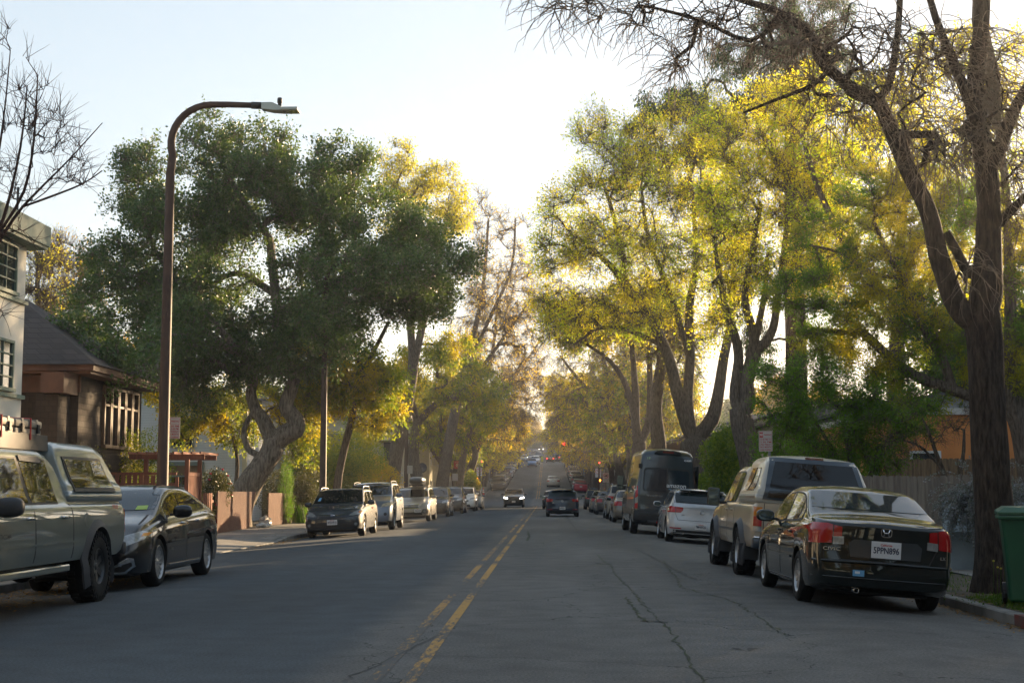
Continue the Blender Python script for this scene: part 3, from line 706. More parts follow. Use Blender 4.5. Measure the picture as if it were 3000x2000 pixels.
def tundra():
    L, W = 5.53, 1.93; rail, cabz, capz = 1.18, 1.80, 1.93; bed = 1.98
    ccol = mat('navy canopy', (.02, .035, .05), .3, .1, .5, coat=.8)
    root, b, c, pm, cap = pickup('pickup_truck', 'tan pickup truck with dark canopy on its bed, parked behind the black saloon', L, W, (.44, .36, .26), [mat('beige canopy', (.40, .37, .31), .35, .1, coat=.6), M_['black']][0], bed, (3.25, 4.05), capz, rail, cabz, (1.17, 4.43), .385, 'six', 'slope', zb=.44)
    add_wheels(root, W + .10, (1.17, 4.43), .385, .275, .21, 'ten', True)
    # rear
    c.panel('rear_window', [(-.73, rail + .06), (.73, rail + .06), (.59, capz - .14), (-.59, capz - .14)], 'rear', M_['glass'], cap, .030)
    c.panel('canopy_frame', [(-.80, rail + .03), (.80, rail + .03), (.655, capz - .07), (-.655, capz - .07)], 'rear', ccol, cap, .018)
    c.panel('high_brake_light', rect(-.12, capz - .068, .16, capz - .045), 'rear', M_['dred_l'], cap, .022)
    for s in (1, -1):
        f = (lambda q: q) if s > 0 else mir
        b.panel('tail_light', f([(.79, .955), (.905, .955), (.905, 1.09), (.79, 1.09)]), 'rear', M_['amber'], root, .018, grid=.05)
        b.panel('tail_light', f([(.79, .80), (.905, .80), (.905, .95), (.79, .95)]), 'rear', M_['red_l'], root, .018, grid=.05)
        b.panel('reversing_light', f([(.79, .72), (.905, .72), (.905, .795), (.79, .795)]), 'rear', M_['clear_l'], root, .018, grid=.05)
        b.panel('tailgate_gap', f(rect(.755, .62, .768, 1.15)), 'rear', M_['black'], root, .003)
    g = MB(); g.bbox((-.93, -.11, .46), (.93, .06, .64), .05); bo = g.build('rear_bumper', mat('blue grey bumper', (.05, .065, .085), .3, .5, coat=.5), root, smooth=True); sharp(bo, 40)
    g = MB(); g.bbox((-.91, -.125, .615), (.91, .04, .648), .014); g.build('bumper_step', M_['chrome'], root, smooth=True)
    plate(b, root, 0, .78, 'rear'); badge(b, root, 'TUNDRA', -.22, .72, 'rear', .085, width=.55); badge(b, root, 'TOYOTA', -.62, .74, 'rear', .05, M_['grey_pl'], width=.2)
    g = MB(); g.bbox((-.15, -.02, 1.06), (.15, .02, 1.12), .01); g.build('tailgate_handle', M_['black'], root)
    badge(b, root, 'V8', 3.3, .86, 'L', .10)
    side_windows(b, root, bed + .32, 3.62, [2.75], topm=.03)
    for side in ('L', 'R'):
        c.panel('side_window', [(.40, rail + .16), (1.55, rail + .16), (1.55, capz - .22), (.62, capz - .22)], side, M_['glass'], cap, .008)
        c.panel('window_bar', rect(.98, rail + .16, 1.02, capz - .22), side, M_['black'], cap, .014)
        c.panel('canopy_trim', rect(.1, rail + .04, 1.94, rail + .075), side, pm, cap, .012)
    seam(b, root, [bed, 2.8, 3.75], z0=.5, z1=1.12, w=.01)
    strip(b, root, 'side_moulding', 1.75, 3.85, .68, .72, M_['grey_pl'], .02)
    for y in (1.17, 4.43): flare(b, root, y, .385, .44, .52, M_['grey_pl'], .07)
    for y in (.72, 3.96):
        for sg in (1, -1):
            g = MB(); g.bbox((sg * (W / 2 - .26), y - .03, .26), (sg * (W / 2 + .055), y + .03, .52), .015); g.build('mud_flap', M_['grey_pl'], root)
    mirrors(b, root, 3.55, 1.08, M_['black'], 1.15, big=True); handles(b, root, [(2.3, 1.02), (2.95, 1.02)], pm)
    g = MB(); g.bbox((-W / 2 + .3, .3, .40), (W / 2 - .3, L - .4, .52), .03); g.ell((.2, .8, .36), (.5, .12, .1), 10, 6); g.tube([(-.75, 1.17, .385), (.75, 1.17, .385)], .06, 10); g.ell((0, 1.17, .385), (.16, .16, .15), 12, 8); g.build('chassis', M_['black'], root)
    root['L'] = L; return root
def tacoma():
    L, W = 6.1, 1.90; rail, cabz, capz = 1.22, 1.84, 1.95; bed = 2.12
    root, b, c, pm, cap = pickup('pickup_truck', 'grey green pickup truck with matching canopy and roof cargo cases, at the left edge', L, W, (.15, .175, .155), paint('canopy paint', (.17, .20, .19), .4, .3), bed, (3.95, 4.85), capz, rail, cabz, (1.22, 5.25), .42, 'six', 'slope', zb=.50)
    add_wheels(root, W + .06, (1.22, 5.25), .42, .285, .215, 'six', True)
    for y in (1.22, 5.25): flare(b, root, y, .42, .475, .57, M_['grey_pl'], .045)
    side_windows(b, root, bed + .38, 4.48, [3.35], topm=.05, gap=.05)
    for side in ('L', 'R'):
        c.panel('window_frame', [(.33, rail + .10), (1.90, rail + .10), (1.90, capz - .21), (.50, capz - .21)], side, M_['black'], cap, .010)
        c.panel('side_window', [(.40, rail + .145), (1.855, rail + .145), (1.855, capz - .245), (.545, capz - .245)], side, M_['glass'], cap, .016)
        b.panel('rain_guard', [(2.62, cabz - .205), (3.3, cabz - .185), (3.3, cabz - .125), (2.70, cabz - .13)], side, M_['grey_pl'], root, .02)
        b.panel('fuel_door', [(1.62 + .1 * math.cos(t), .98 + .085 * math.sin(t)) for t in [2 * math.pi * k / 16 for k in range(16)]], side, pm, root, .004)
    c.panel('rear_window', [(-.72, rail + .1), (.72, rail + .1), (.6, capz - .15), (-.6, capz - .15)], 'rear', M_['glass'], cap, .016)
    for s in (1, -1):
        f = (lambda q: q) if s > 0 else mir
        b.panel('tail_light', f([(.79, .80), (.888, .80), (.888, 1.10), (.79, 1.12)]), 'rear', M_['red_l'], root, .02, grid=.05)
        b.panel('tail_light', f([(.79, 1.0), (.888, 1.0), (.888, 1.06), (.79, 1.06)]), 'rear', M_['amber'], root, .024, grid=.05)
    seam(b, root, [bed, 3.35, 4.75], z0=.56, z1=1.16, w=.010)
    b.panel('bed_gap', rect(bed - .012, 1.12, bed + .02, rail - .04), 'L', M_['black'], root, .004)
    handles(b, root, [(2.42, 1.03), (3.52, 1.03)], M_['chrome'], .2)
    strip(b, root, 'body_crease', 2.0, 4.6, .735, .76, pm, .012)
    badge(b, root, 'TACOMA', 4.2, .86, 'L', .07, M_['black'], width=.3); badge(b, root, 'TRD', .45, 1.12, 'L', .08, M_['red_txt'], width=.25); badge(b, root, 'TACOMA', 4.2, .86, 'R', .07, M_['black'], width=.3)
    mirrors(b, root, 4.45, 1.10, M_['grey_pl'], 1.35)
    g = MB(); g.bbox((-.9, -.10, .52), (.9, .05, .68), .04); sharp(g.build('rear_bumper', M_['grey_pl'], root, smooth=True), 40)
    g = MB(); g.bbox((-W / 2 + .02, bed + .1, .42), (-W / 2 + .14, 4.6, .50), .02); g.build('side_step', pm, root); g = MB(); g.bbox((W / 2 - .14, bed + .1, .42), (W / 2 - .02, 4.6, .50), .02); g.build('side_step', pm, root)
    g = MB(); g.bbox((-.6, .3, .44), (.6, L - .4, .56), .03); g.tube([(-.8, 1.22, .42), (.8, 1.22, .42)], .06, 10); g.ell((0, 1.22, .42), (.17, .17, .16), 12, 8); g.bbox((-.75, .25, .36), (-.35, 1.0, .5), .03); g.build('chassis', M_['black'], root)
    # roof rack wall on the cab
    g = MB(); g.bbox((-.68, 2.2, cabz - .05), (-.66, 4.2, cabz + .13), .004); g.bbox((.66, 2.2, cabz - .05), (.68, 4.2, cabz + .13), .004); g.bbox((-.68, 2.2, cabz - .05), (.68, 2.22, cabz + .13), .004); g.bbox((-.68, 4.18, cabz - .01), (.68, 4.2, cabz + .13), .004)
    for k in range(6): g.bbox((-.66, 2.4 + .32 * k, cabz + .03), (.66, 2.46 + .32 * k, cabz + .05), .004)
    g.build('roof_rack', mat('bronze rack', (.10, .085, .068), .6), root)
    root['L'] = L; return root, cabz
def case(label, size=(.5, .35, .2)):
    a, c, h = size
    t = thing('cargo_case', label, 'cargo case'); m = mat('tan case plastic', (.30, .26, .20), .6, var=.08)
    g = MB(); g.bbox((-a / 2, -c / 2, 0), (a / 2, c / 2, h * .62), .03); sharp(g.build('case_base', m, t, smooth=True), 50)
    g = MB(); g.bbox((-a / 2 - .008, -c / 2 - .008, h * .64), (a / 2 + .008, c / 2 + .008, h), .03)
    for k in (-.28, 0, .28): g.bbox((a * k - .03, -c / 2 - .012, h * .66), (a * k + .03, c / 2 + .012, h + .012), .006)
    sharp(g.build('lid', m, t, smooth=True), 50)
    for k in (-.3, .3):
        g = MB(); g.bbox((a * k - .03, -c / 2 - .03, h * .4), (a * k + .03, -c / 2 - .008, h * .82), .006); g.build('latch', M_['black'], t)
    g = MB(); g.tube([(.0, -c / 2 - .02, .02), (.0, -c / 2 - .02, h + .01), (0, 0, h + .025), (0, c / 2 + .02, h + .01), (0, c / 2 + .02, .02)], .012, 6); g.build('strap', M_['red_txt'], t)
    return t
# ---------------- black hybrid saloon, left
def avalon():
    L, W = 4.96, 1.835
    root = thing('saloon_car', 'glossy black saloon with silver multi-spoke wheels parked behind the green pickup', 'car')
    pm = mat('deep black car paint', (.006, .007, .009), .4, 0, .1, coat=1, coat_r=.02)
    top = [(0, .98), (.05, 1.03), (.25, 1.09), (.62, 1.13), (1.55, 1.41), (1.95, 1.455), (2.4, 1.46), (2.75, 1.44), (3.1, 1.35), (3.85, 1.02), (4.5, .90), (4.96, .70)]
    belt = [(0, .92), (.3, .97), (.9, 1.01), (1.6, .98), (3.0, .93), (3.8, .89), (4.5, .78), (4.96, .62)]
    b = Body(L, W, top, belt, .19, tum=.36, rr=.55, fr=.75, bw=.80, fw=.72, rc=.11, fend=[(0, .08), (.3, 0), (.5, 0), (.7, .07), (.95, .2)])
    wy = (1.05, 3.87); r = .335; b.build('body', pm, root, [(wy[0], .385), (wy[1], .385)], r)
    for s in (1, -1):
        f = (lambda q: q) if s > 0 else mir
        b.panel('headlight', f([(.50, .60), (.66, .57), (.86, .67), (.895, .79), (.80, .78), (.62, .71)]), 'front', M_['clear_l'], root, .009, grid=.04)
        b.panel('side_marker', f([(.83, .71), (.88, .72), (.89, .76), (.84, .755)]), 'front', M_['amber'], root, .0115, grid=.04)
        b.panel('fog_surround', f([(.48, .24), (.70, .24), (.80, .33), (.79, .43), (.74, .45), (.60, .36), (.48, .30)]), 'front', M_['chrome'], root, .012, grid=.04)
        b.panel('fog_light', f([(.52, .265), (.69, .265), (.77, .34), (.765, .385), (.61, .33), (.52, .285)]), 'front', M_['black'], root, .018, grid=.04)
        b.panel('daytime_lamp', f([(.66, .37), (.755, .40), (.755, .435), (.74, .44), (.64, .385)]), 'front', M_['clear_l'], root, .020, grid=.04)
        b.panel('tail_light', f([(.55, .82), (.88, .80), (.88, .93), (.6, .93)]), 'rear', M_['red_l'], root, .01)
    b.panel('grille', [(-.42, .30), (.42, .30), (.5, .44), (.40, .60), (-.40, .60), (-.5, .44)], 'front', M_['black'], root, .006)
    b.panel('windscreen', shield(b, 3.80, 2.85, .06, .05, .03), 'front', mat('screen glass', (.010, .022, .030), .02, 0, .5), root, .006)
    b.panel('rear_window', shield(b, .70, 1.5, .06, .05, .03), 'rear', M_['glass'], root, .006)
    b.panel('windscreen_sticker', [(-.66, 1.075), (-.50, 1.075), (-.50, 1.13), (-.65, 1.13)], 'front', mat('green yellow sticker', (.35, .5, .08), .5), root, .008)
    side_windows(b, root, 1.02, 3.30, [1.42, 2.42], trimm=M_['chrome'], gap=.02)
    seam(b, root, [1.3, 2.42, 3.5]); strip(b, root, 'sill_strip', 1.55, 3.35, .27, .29, M_['chrome'], .014)
    handles(b, root, [(1.62, .88), (2.6, .86)], M_['chrome'], .2); mirrors(b, root, 3.12, .97, pm, 1.25)
    badge(b, root, 'HYBRID', 3.28, .50, 'L', .05, width=.16)
    add_wheels(root, W, wy, r, .225, .235, 'fifteen'); under(root, W, L); root['L'] = L; return root
# ---------------- golf-like hatchbacks
def golf(label, color, num, pos):
    L, W = 4.27, 1.80
    root = thing('hatchback_car', label, 'car'); pm = paint('hatchback paint', color, .55 if color[0] > .2 else .2, .3)
    top = [(0, .96), (.03, 1.0), (.12, 1.06), (.44, 1.40), (.75, 1.45), (1.5, 1.47), (2.2, 1.455), (2.55, 1.38), (3.2, 1.0), (3.9, .85), (4.27, .66)]
    belt = [(0, .90), (.3, .97), (1.6, .95), (3.0, .92), (3.6, .86), (4.27, .58)]
    b = Body(L, W, top, belt, .18, tum=.34, rr=.5, fr=.6, bw=.80, rc=.10, rend=[(0, .16), (.22, .03), (.4, 0), (.58, .0), (.62, .05), (.9, .07), (1.05, .06), (1.5, .02)])
    wy = (.80, 3.43); r = .325; b.build('body', pm, root, [(wy[0], .37), (wy[1], .37)], r)
    for s in (1, -1):
        f = (lambda q: q) if s > 0 else mir
        b.panel('tail_light', f([(.56, .80), (.87, .79), (.885, .86), (.84, .955), (.50, .935), (.50, .87)]), 'rear', M_['red_l'], root, .012, grid=.05)
        b.panel('lamp_divider', f([(.694, .79), (.702, .79), (.700, .95), (.692, .95)]), 'rear', M_['black'], root, .015, grid=.05)
        b.panel('rear_reflector', f([(.52, .375), (.80, .375), (.83, .40), (.55, .40)]), 'rear', M_['red_l'], root, .008, grid=.05)
        b.panel('boot_gap', f([(.70, .78), (.71, .78), (.63, .60), (.62, .60)]), 'rear', M_['black'], root, .003)
        b.panel('headlight', f([(.5, .60), (.84, .64), (.84, .74), (.55, .68)]), 'front', M_['clear_l'], root, .008, grid=.05)
    b.panel('boot_gap', rect(-.63, .60, .63, .608), 'rear', M_['black'], root, .003)
    sw = shield(b, .13, .50, .055, .02, .0); b.panel('window_surround', shield(b, .115, .56, .02, .0, -.01), 'rear', M_['black'], root, .004)
    b.panel('rear_window', sw, 'rear', mat('hatch glass', (.012, .02, .022), .02, 0, .5), root, .009)
    b.panel('windscreen', shield(b, 3.15, 2.4, .06, .04, .03), 'front', M_['glass'], root, .006)
    g = MB(); g.bbox((-.58, .30, 1.40), (.58, .62, 1.425), .012); g.build('spoiler', pm, root, smooth=True)
    b.panel('bumper_recess', [(-.26, .37), (.26, .37), (.34, .53), (-.34, .53)], 'rear', pm, root, .004)
    b.panel('rear_bumper', [(-.72, .21), (.72, .21), (.74, .345), (-.74, .345)], 'rear', M_['black'], root, .008)
    emblem(b, root, 0, .84, 'rear', 'vw', .062); badge(b, root, 'GTI', -.50, .735, 'rear', .05, M_['black'] if color[0] > .2 else M_['chrome'])
    plate(b, root, -.02 if pos else 0, .455, 'rear', num)
    side_windows(b, root, .62, 2.83, [1.0, 1.72]); seam(b, root, [.98, 1.75, 2.95]); handles(b, root, [(1.15, .85), (1.95, .84)], pm)
    mirrors(b, root, 2.68, .93, pm, 1.0); add_wheels(root, W, wy, r, .215, .22, 'five')
    for x in (-.5, .5): exhaust(root, x, .06, .26, .04)
    g = MB(); g.tube([(0, .7, 1.44), (0, .62, 1.60)], .006, 6); g.build('antenna', M_['black'], root)
    under(root, W, L); root['L'] = L; return root
# ---------------- delivery van
def van():
    L, W = 5.98, 2.06
    root = thing('delivery_van', 'tall dark blue delivery van with white lettering on its rear doors', 'van'); pm = mat('navy van paint', (.022, .032, .042), .3, .3, .5, coat=.8)
    top = [(0, 2.52), (.04, 2.60), (.15, 2.66), (.5, 2.72), (4.0, 2.74), (4.5, 2.66), (4.75, 2.45), (5.35, 1.45), (5.6, 1.28), (5.98, 1.05)]
    belt = [(0, 1.35), (4.3, 1.35), (5.2, 1.30), (5.98, .9)]
    b = Body(L, W, top, belt, .34, tum=.115, rr=.16, fr=.5, bw=.93, rc=.20, crown=.05, rend=[(0, .0), (.7, 0), (1.0, .02), (1.35, .03), (2.7, .12)], side=.3)
    wy = (1.10, 4.85); r = .36; b.build('body', pm, root, [(wy[0], .42), (wy[1], .42)], r, .32)
    gw = mat('van rear glass', (.018, .026, .035), .04, 0, .4)
    fr_ = [(-.79, .78), (.79, .78), (.83, 1.3), (.78, 2.30), (.66, 2.50), (-.66, 2.50), (-.78, 2.30), (-.83, 1.3)]
    b.panel('door_frame_gap', fr_, 'rear', M_['black'], root, .002)
    for s in (1, -1):
        f = (lambda q: q) if s > 0 else mir
        b.panel('rear_door', f([(.006, .79), (.78, .79), (.82, 1.3), (.77, 2.295), (.65, 2.49), (.006, 2.49)]), 'rear', pm, root, .007, grid=.12)
        b.panel('window_surround', f([(.012, 1.32), (.70, 1.36), (.74, 1.46), (.72, 2.02), (.66, 2.09), (.012, 2.11)]), 'rear', M_['black'], root, .010, grid=.12)
        b.panel('rear_window', f([(.02, 1.36), (.66, 1.38), (.70, 1.46), (.68, 1.98), (.62, 2.04), (.02, 2.05)]), 'rear', gw, root, .014, grid=.12)
        b.panel('tail_light', f([(.87, 1.12), (.948, 1.12), (.948, 1.42), (.94, 1.50), (.885, 1.50)]), 'rear', M_['red_l'], root, .012, grid=.05)
        b.panel('reversing_light', f([(.87, .97), (.948, .95), (.948, 1.12), (.87, 1.18)]), 'rear', M_['clear_l'], root, .015, grid=.05)
        b.panel('tail_light', f([(.87, .80), (.948, .80), (.948, .955), (.87, .98)]), 'rear', M_['red_l'], root, .016, grid=.05)
        for z in (2.13, 1.02):
            g = MB(); g.bbox((s * .85 - .045, .02, z - .07), (s * .85 + .045, .13, z + .07), .012); g.build('hinge', M_['black'], root)
    g = MB(); pts = [(.37 * math.cos(t), .06 + .09 - .10 * math.sin(t) if False else 0, 0) for t in (0, 1)]
    vs = [(-.42, 0), (-.36, .05), (-.2, .075), (.2, .075), (.36, .05), (.42, 0), (.2, -.035), (-.2, -.035)]
    g.prism([(a, 2.575 + c) for a, c in vs], -.005, .2, 'y'); lo = g.build('light_pod', M_['black'], root)
    g = MB(); g.bbox((-.17, -.012, 2.565), (.17, -.002, 2.62), .006); g.build('high_brake_light', M_['dred_l'], lo)
    g = MB(); g.bbox((-1.0, -.10, .42), (1.0, .10, .76), .06); g.bbox((-.55, -.13, .36), (.55, .05, .47), .02); bo = g.build('rear_bumper', M_['black'], root, smooth=True); sharp(bo, 40)
    for k in range(3):
        g = MB(); g.bbox((-.27 + .16 * k, -.139, .385), (-.27 + .16 * k + .158, -.1305, .445), .002); g.build('reflective_tape', M_['red_l'] if k != 1 else M_['white'], bo)
    badge(b, root, 'amazon', .30, 1.57, 'rear', .19, M_['white'], width=.60, off=.045)
    p, n = b.hit('rear', .3, 1.40); g = MB(); pts = []
    for k in range(13):
        t = k / 12; pts.append((.06 + .36 * t, p.y - .045, 1.495 - .075 * math.sin(math.pi * (t * .8 + .1))))
    g.tube(pts, [.004 + .007 * math.sin(math.pi * k / 12) for k in range(13)], 6); g.tube([(.42, p.y - .045, 1.47), (.435, p.y - .045, 1.505)], .006, 5); g.tube([(.40, p.y - .045, 1.508), (.435, p.y - .045, 1.505)], .006, 5); g.build('arrow_mark', mat('sky blue mark', (.03, .30, .55), .5), root)
    badge(b, root, '18', -.60, 2.38, 'rear', .11, mat('pale green', (.45, .6, .35), .5), off=.03); badge(b, root, '424689', .62, 2.37, 'rear', .075, M_['white'], off=.04)
    badge(b, root, 'TRANSIT 250', -.36, 1.22, 'rear', .07, width=.52, off=.03)
    g = MB(); g.bbox((.08, -.0, 1.15), (.24, .06, 1.20), .012); g.build('door_handle', M_['black'], root)
    for z in (2.28, 1.86): strip(b, root, 'body_crease', .25, 3.9, z, z + .02, M_['black'], .003)
    strip(b, root, 'side_moulding', .2, 4.3, .62, .80, M_['black'], .02)
    seam(b, root, [3.3, 4.35], z0=.5, z1=2.3)
    # open passenger-side sliding door and big mirrors
    g = MB(); g.bbox((1.035, .95, .55), (1.09, 2.25, 2.25), .03); g.build('sliding_door', M_['black'], root)
    side_windows(b, root, 4.35, 4.95, [], topm=.15); b.panel('windscreen', [(-.8, 1.5), (.8, 1.5), (.68, 2.3), (-.68, 2.3)], 'front', M_['glass'], root, .006)
    for sg in (1, -1):
        g = MB(); x = 1.14; g.bbox((sg * (x - .10), 4.72, 1.38), (sg * (x + .14), 4.85, 1.86), .05); g.box((sg * .95, 4.78, 1.46), (sg * x, 4.83, 1.52)); o = g.build('door_mirror', M_['black'], root, smooth=True); sharp(o, 50)
        g = MB(); g.bbox((sg * (x - .08), 4.712, 1.53), (sg * (x + .12), 4.722, 1.84), .004); g.bbox((sg * (x - .08), 4.712, 1.40), (sg * (x + .12), 4.722, 1.51), .004); g.build('mirror_glass', M_['mirror'], o)
    add_wheels(root, W - .02, wy, r, .24, .21, 'steel'); g = MB(); g.bbox((-.7, .3, .3), (.7, 5.4, .42), .03); g.tube([(-.8, 1.1, .36), (.8, 1.1, .36)], .06, 8); g.bbox((-.3, .2, .28), (.5, .7, .42), .05); g.build('underbody', M_['black'], root)
    root['L'] = L; return root
# ---------------- cars facing the camera on the left
def impreza():
    root, b = car_hatch('hatchback_car', (.02, .028, .036), 'dark blue grey hatchback with raised silver roof rails, first parked past the driveway', far=True, L=4.46, W=1.78, H_=1.48, rimk='five')
    for o in kids(root):
        if o.name.split('.')[0] in ('headlight', 'grille', 'air_intake', 'licence_plate'):
            for c in kids(o): bpy.data.objects.remove(c)
            bpy.data.objects.remove(o)
    for s in (1, -1):
        f = (lambda q: q) if s > 0 else mir
        b.panel('headlight', f([(.48, .64), (.60, .63), (.80, .67), (.86, .76), (.80, .80), (.62, .74)]), 'front', M_['clear_l'], root, .009, grid=.04)
        b.panel('headlight_bezel', f([(.47, .625), (.62, .615), (.84, .66), (.875, .78), (.80, .815), (.60, .75)]), 'front', M_['black'], root, .005, grid=.04)
        b.panel('side_marker', f([(.76, .70), (.83, .72), (.84, .765), (.78, .75)]), 'front', M_['amber'], root, .0115, grid=.04)
        b.panel('fog_surround', f([(.45, .33), (.82, .28), (.86, .48), (.80, .52), (.55, .44)]), 'front', M_['black'], root, .006, grid=.05)
        b.panel('fog_light', f(circ(.70, .385, .045)), 'front', M_['clear_l'], root, .012)
    b.panel('grille', [(-.38, .55), (.38, .55), (.47, .655), (.40, .67), (-.40, .67), (-.47, .655)], 'front', M_['black'], root, .008)
    for s in (1, -1): b.panel('chrome_wing', [(0, .632), (s * .40, .652), (s * .40, .664), (0, .648)][::s], 'front', M_['chrome'], root, .02)
    b.panel('air_intake', [(-.5, .30), (.5, .30), (.46, .43), (-.46, .43)], 'front', M_['black'], root, .006)
    b.panel('lip', [(-.72, .215), (.72, .215), (.76, .255), (-.76, .255)], 'front', M_['grey_pl'], root, .012)
    emblem(b, root, 0, .645, 'front', 'oval', .055); plate(b, root, 0, .455, 'front', '9FEW910'); rails(b, root, .55, 2.3, M_['alloy'], .075)
    b.panel('windscreen_sticker', [(.55, 1.10), (.64, 1.10), (.60, 1.2), (.54, 1.2)][::-1], 'front', M_['lblue'], root, .009)
    return root
# ================================================================== trees and plants
class Tree:
    def __init__(s, seed=1): s.rng = np.random.default_rng(seed); s.p = []; s.par = []; s.fix = {}
    def line(s, pts, par=None, rad=None, sub=3):
        """explicit limb: returns node ids; rad = radii at given points"""
        pts = [np.array(p, float) for p in pts]
        if par is None: ids = [s.node(pts[0], -1)]
        else: ids = [par]; pts = [s.p[par]] + pts
        n = len(pts)
        for i in range(n - 1):
            p0 = pts[max(i - 1, 0)]; p1 = pts[i]; p2 = pts[i + 1]; p3 = pts[min(i + 2, n - 1)]
            for k in range(1, sub + 1):
                t = k / sub
                q = .5 * ((2 * p1) + (-p0 + p2) * t + (2 * p0 - 5 * p1 + 4 * p2 - p3) * t * t + (-p0 + 3 * p1 - 3 * p2 + p3) * t ** 3)
                j = s.node(q, ids[-1]); ids.append(j)
                if rad is not None: s.fix[j] = rad[i] + (rad[i + 1] - rad[i]) * t
        if rad is not None and par is None: s.fix[ids[0]] = rad[0]
        return ids
    def node(s, p, par): s.p.append(np.array(p, float)); s.par.append(par); return len(s.p) - 1
    def grow(s, att, seg=.8, gnarl=.12, up=.25, zpen=.7, lo=0):
        """attach every attractor point to the nearest node by a gently curved limb"""
        N0 = len(s.p); cap = N0 + len(att) * 14; A = np.zeros((cap, 3)); A[:N0] = s.p; n = N0
        base = np.array(s.p[N0 - 1 if lo is None else lo:N0])
        d0 = np.array([np.min(np.linalg.norm(base - a, axis=1)) for a in att]); tips = []
        for k in np.argsort(d0):
            a = att[k]; V = A[lo or 0:n]; d = np.linalg.norm(V - a, axis=1); c = d + zpen * np.maximum(0, V[:, 2] - a[2])
            i = int(np.argmin(c)) + (lo or 0); L = d[i - (lo or 0)]
            if L < .15: continue
            m = max(2, min(12, int(L / seg))); pi = s.par[i]
            t0 = (A[i] - A[pi]) if pi >= 0 else np.array([0, 0, 1.]); t0 = t0 / (np.linalg.norm(t0) + 1e-6)
            h0 = t0 * L * .4 + np.array([0, 0, up * L]); last = i
            for j in range(1, m + 1):
                t = j / m; q = A[i] * (1 - t) ** 2 + 2 * t * (1 - t) * (A[i] + h0 * .6 + (a - A[i]) * .3) + a * t * t
                if j < m: q = q + s.rng.normal(0, gnarl * L / m, 3)
                last = s.node(q, last); A[n] = q; n += 1
                if n >= cap: return tips
            tips.append(last)
        return tips
    def radii(s, R0, r0=.012):
        n = len(s.p); cnt = np.zeros(n); has = np.zeros(n, bool)
        for i in range(n - 1, 0, -1):
            if s.par[i] >= 0: has[s.par[i]] = True
        w = np.where(has, 0, 1.).astype(float)
        for i in range(n - 1, -1, -1):
            if s.par[i] >= 0: w[s.par[i]] += w[i]
        e = math.log(max(w[0], 2)) / math.log(R0 / r0)
        s.r = r0 * w ** (1 / e)
        for j, v in s.fix.items(): s.r[j] = max(v, s.r[j]) if v > 0 else s.r[j]
        for j, v in s.fix.items(): s.r[j] = v
        return s.r
    def chains(s):
        n = len(s.p); ch = [[] for _ in range(n)]
        for i in range(n):
            if s.par[i] >= 0: ch[s.par[i]].append(i)
        out = []; st = [(0, -1)] + [(i, -1) for i in range(1, n) if s.par[i] < 0]
        while st:
            i, pr = st.pop(); c = [pr] if pr >= 0 else []; c.append(i)
            while ch[i]:
                k = sorted(ch[i], key=lambda j: -s.r[j] - (1 if j in s.fix else 0)); 
                for j in k[1:]: st.append((j, i))
                i = k[0]; c.append(i)
            if len(c) > 1: out.append(c)
        return out
    def wood(s, name, m, parent, extra=None, rough=0):
        V = []; F = []; o = 0; Pn = np.array(s.p)
        for c in s.chains():
            P_ = Pn[c]; r = s.r[c].copy()
            if s.par[c[1]] == c[0] and c[0] != 0: r[0] = min(r[0], r[1] * 1.15)
            k = len(c); nn = 14 if r.max() > .15 else (8 if r.max() > .06 else (5 if r.max() > .025 else 3))
            T = np.gradient(P_, axis=0); T /= (np.linalg.norm(T, axis=1)[:, None] + 1e-9)
            u = np.cross(T[0], [.3, .9, .2]); u /= np.linalg.norm(u) + 1e-9; U = np.zeros_like(P_)
            for i in range(k):
                u = u - T[i] * u.dot(T[i]); u /= np.linalg.norm(u) + 1e-9; U[i] = u
            W_ = np.cross(T, U); a = np.linspace(0, 2 * np.pi, nn, endpoint=False)
            rr = r[:, None] * np.ones(nn)
            if rough and nn == 14: rr = rr * (1 + rough * np.sin(a * 3 + 1.3)[None, :] * np.sin(np.arange(k) * .8)[:, None] + s.rng.normal(0, rough * .35, (k, nn)))
            ring = P_[:, None, :] + rr[:, :, None] * (np.cos(a)[None, :, None] * U[:, None, :] + np.sin(a)[None, :, None] * W_[:, None, :])
            V.append(ring.reshape(-1, 3)); i_, j_ = np.meshgrid(np.arange(k - 1), np.arange(nn), indexing='ij'); j2 = (j_ + 1) % nn
            F.append(np.stack([i_ * nn + j_, i_ * nn + j2, (i_ + 1) * nn + j2, (i_ + 1) * nn + j_], -1).reshape(-1, 4) + o); o += k * nn
        for (v, f) in (extra or []): V.append(v); F.append(f + o); o += len(v)
        return rawmesh(name, np.concatenate(V), np.concatenate(F), m, parent, True)
def rawmesh(name, V, F, m, parent, smooth):
    me = bpy.data.meshes.new(name); k = F.shape[1]
    me.vertices.add(len(V)); me.vertices.foreach_set('co', V.astype(np.float32).ravel())
    me.loops.add(F.size); me.loops.foreach_set('vertex_index', F.astype(np.int32).ravel())
    me.polygons.add(len(F)); me.polygons.foreach_set('loop_start', np.arange(0, F.size, k, dtype=np.int32))
    try: me.polygons.foreach_set('loop_total', np.full(len(F), k, dtype=np.int32))
    except Exception: pass
    me.polygons.foreach_set('use_smooth', np.full(len(F), bool(smooth)))
    for x in (m if isinstance(m, (list, tuple)) else [m]): me.materials.append(x)
    me.update(calc_edges=True)
    o = bpy.data.objects.new(name, me); COL.objects.link(o); o.parent = parent; return o
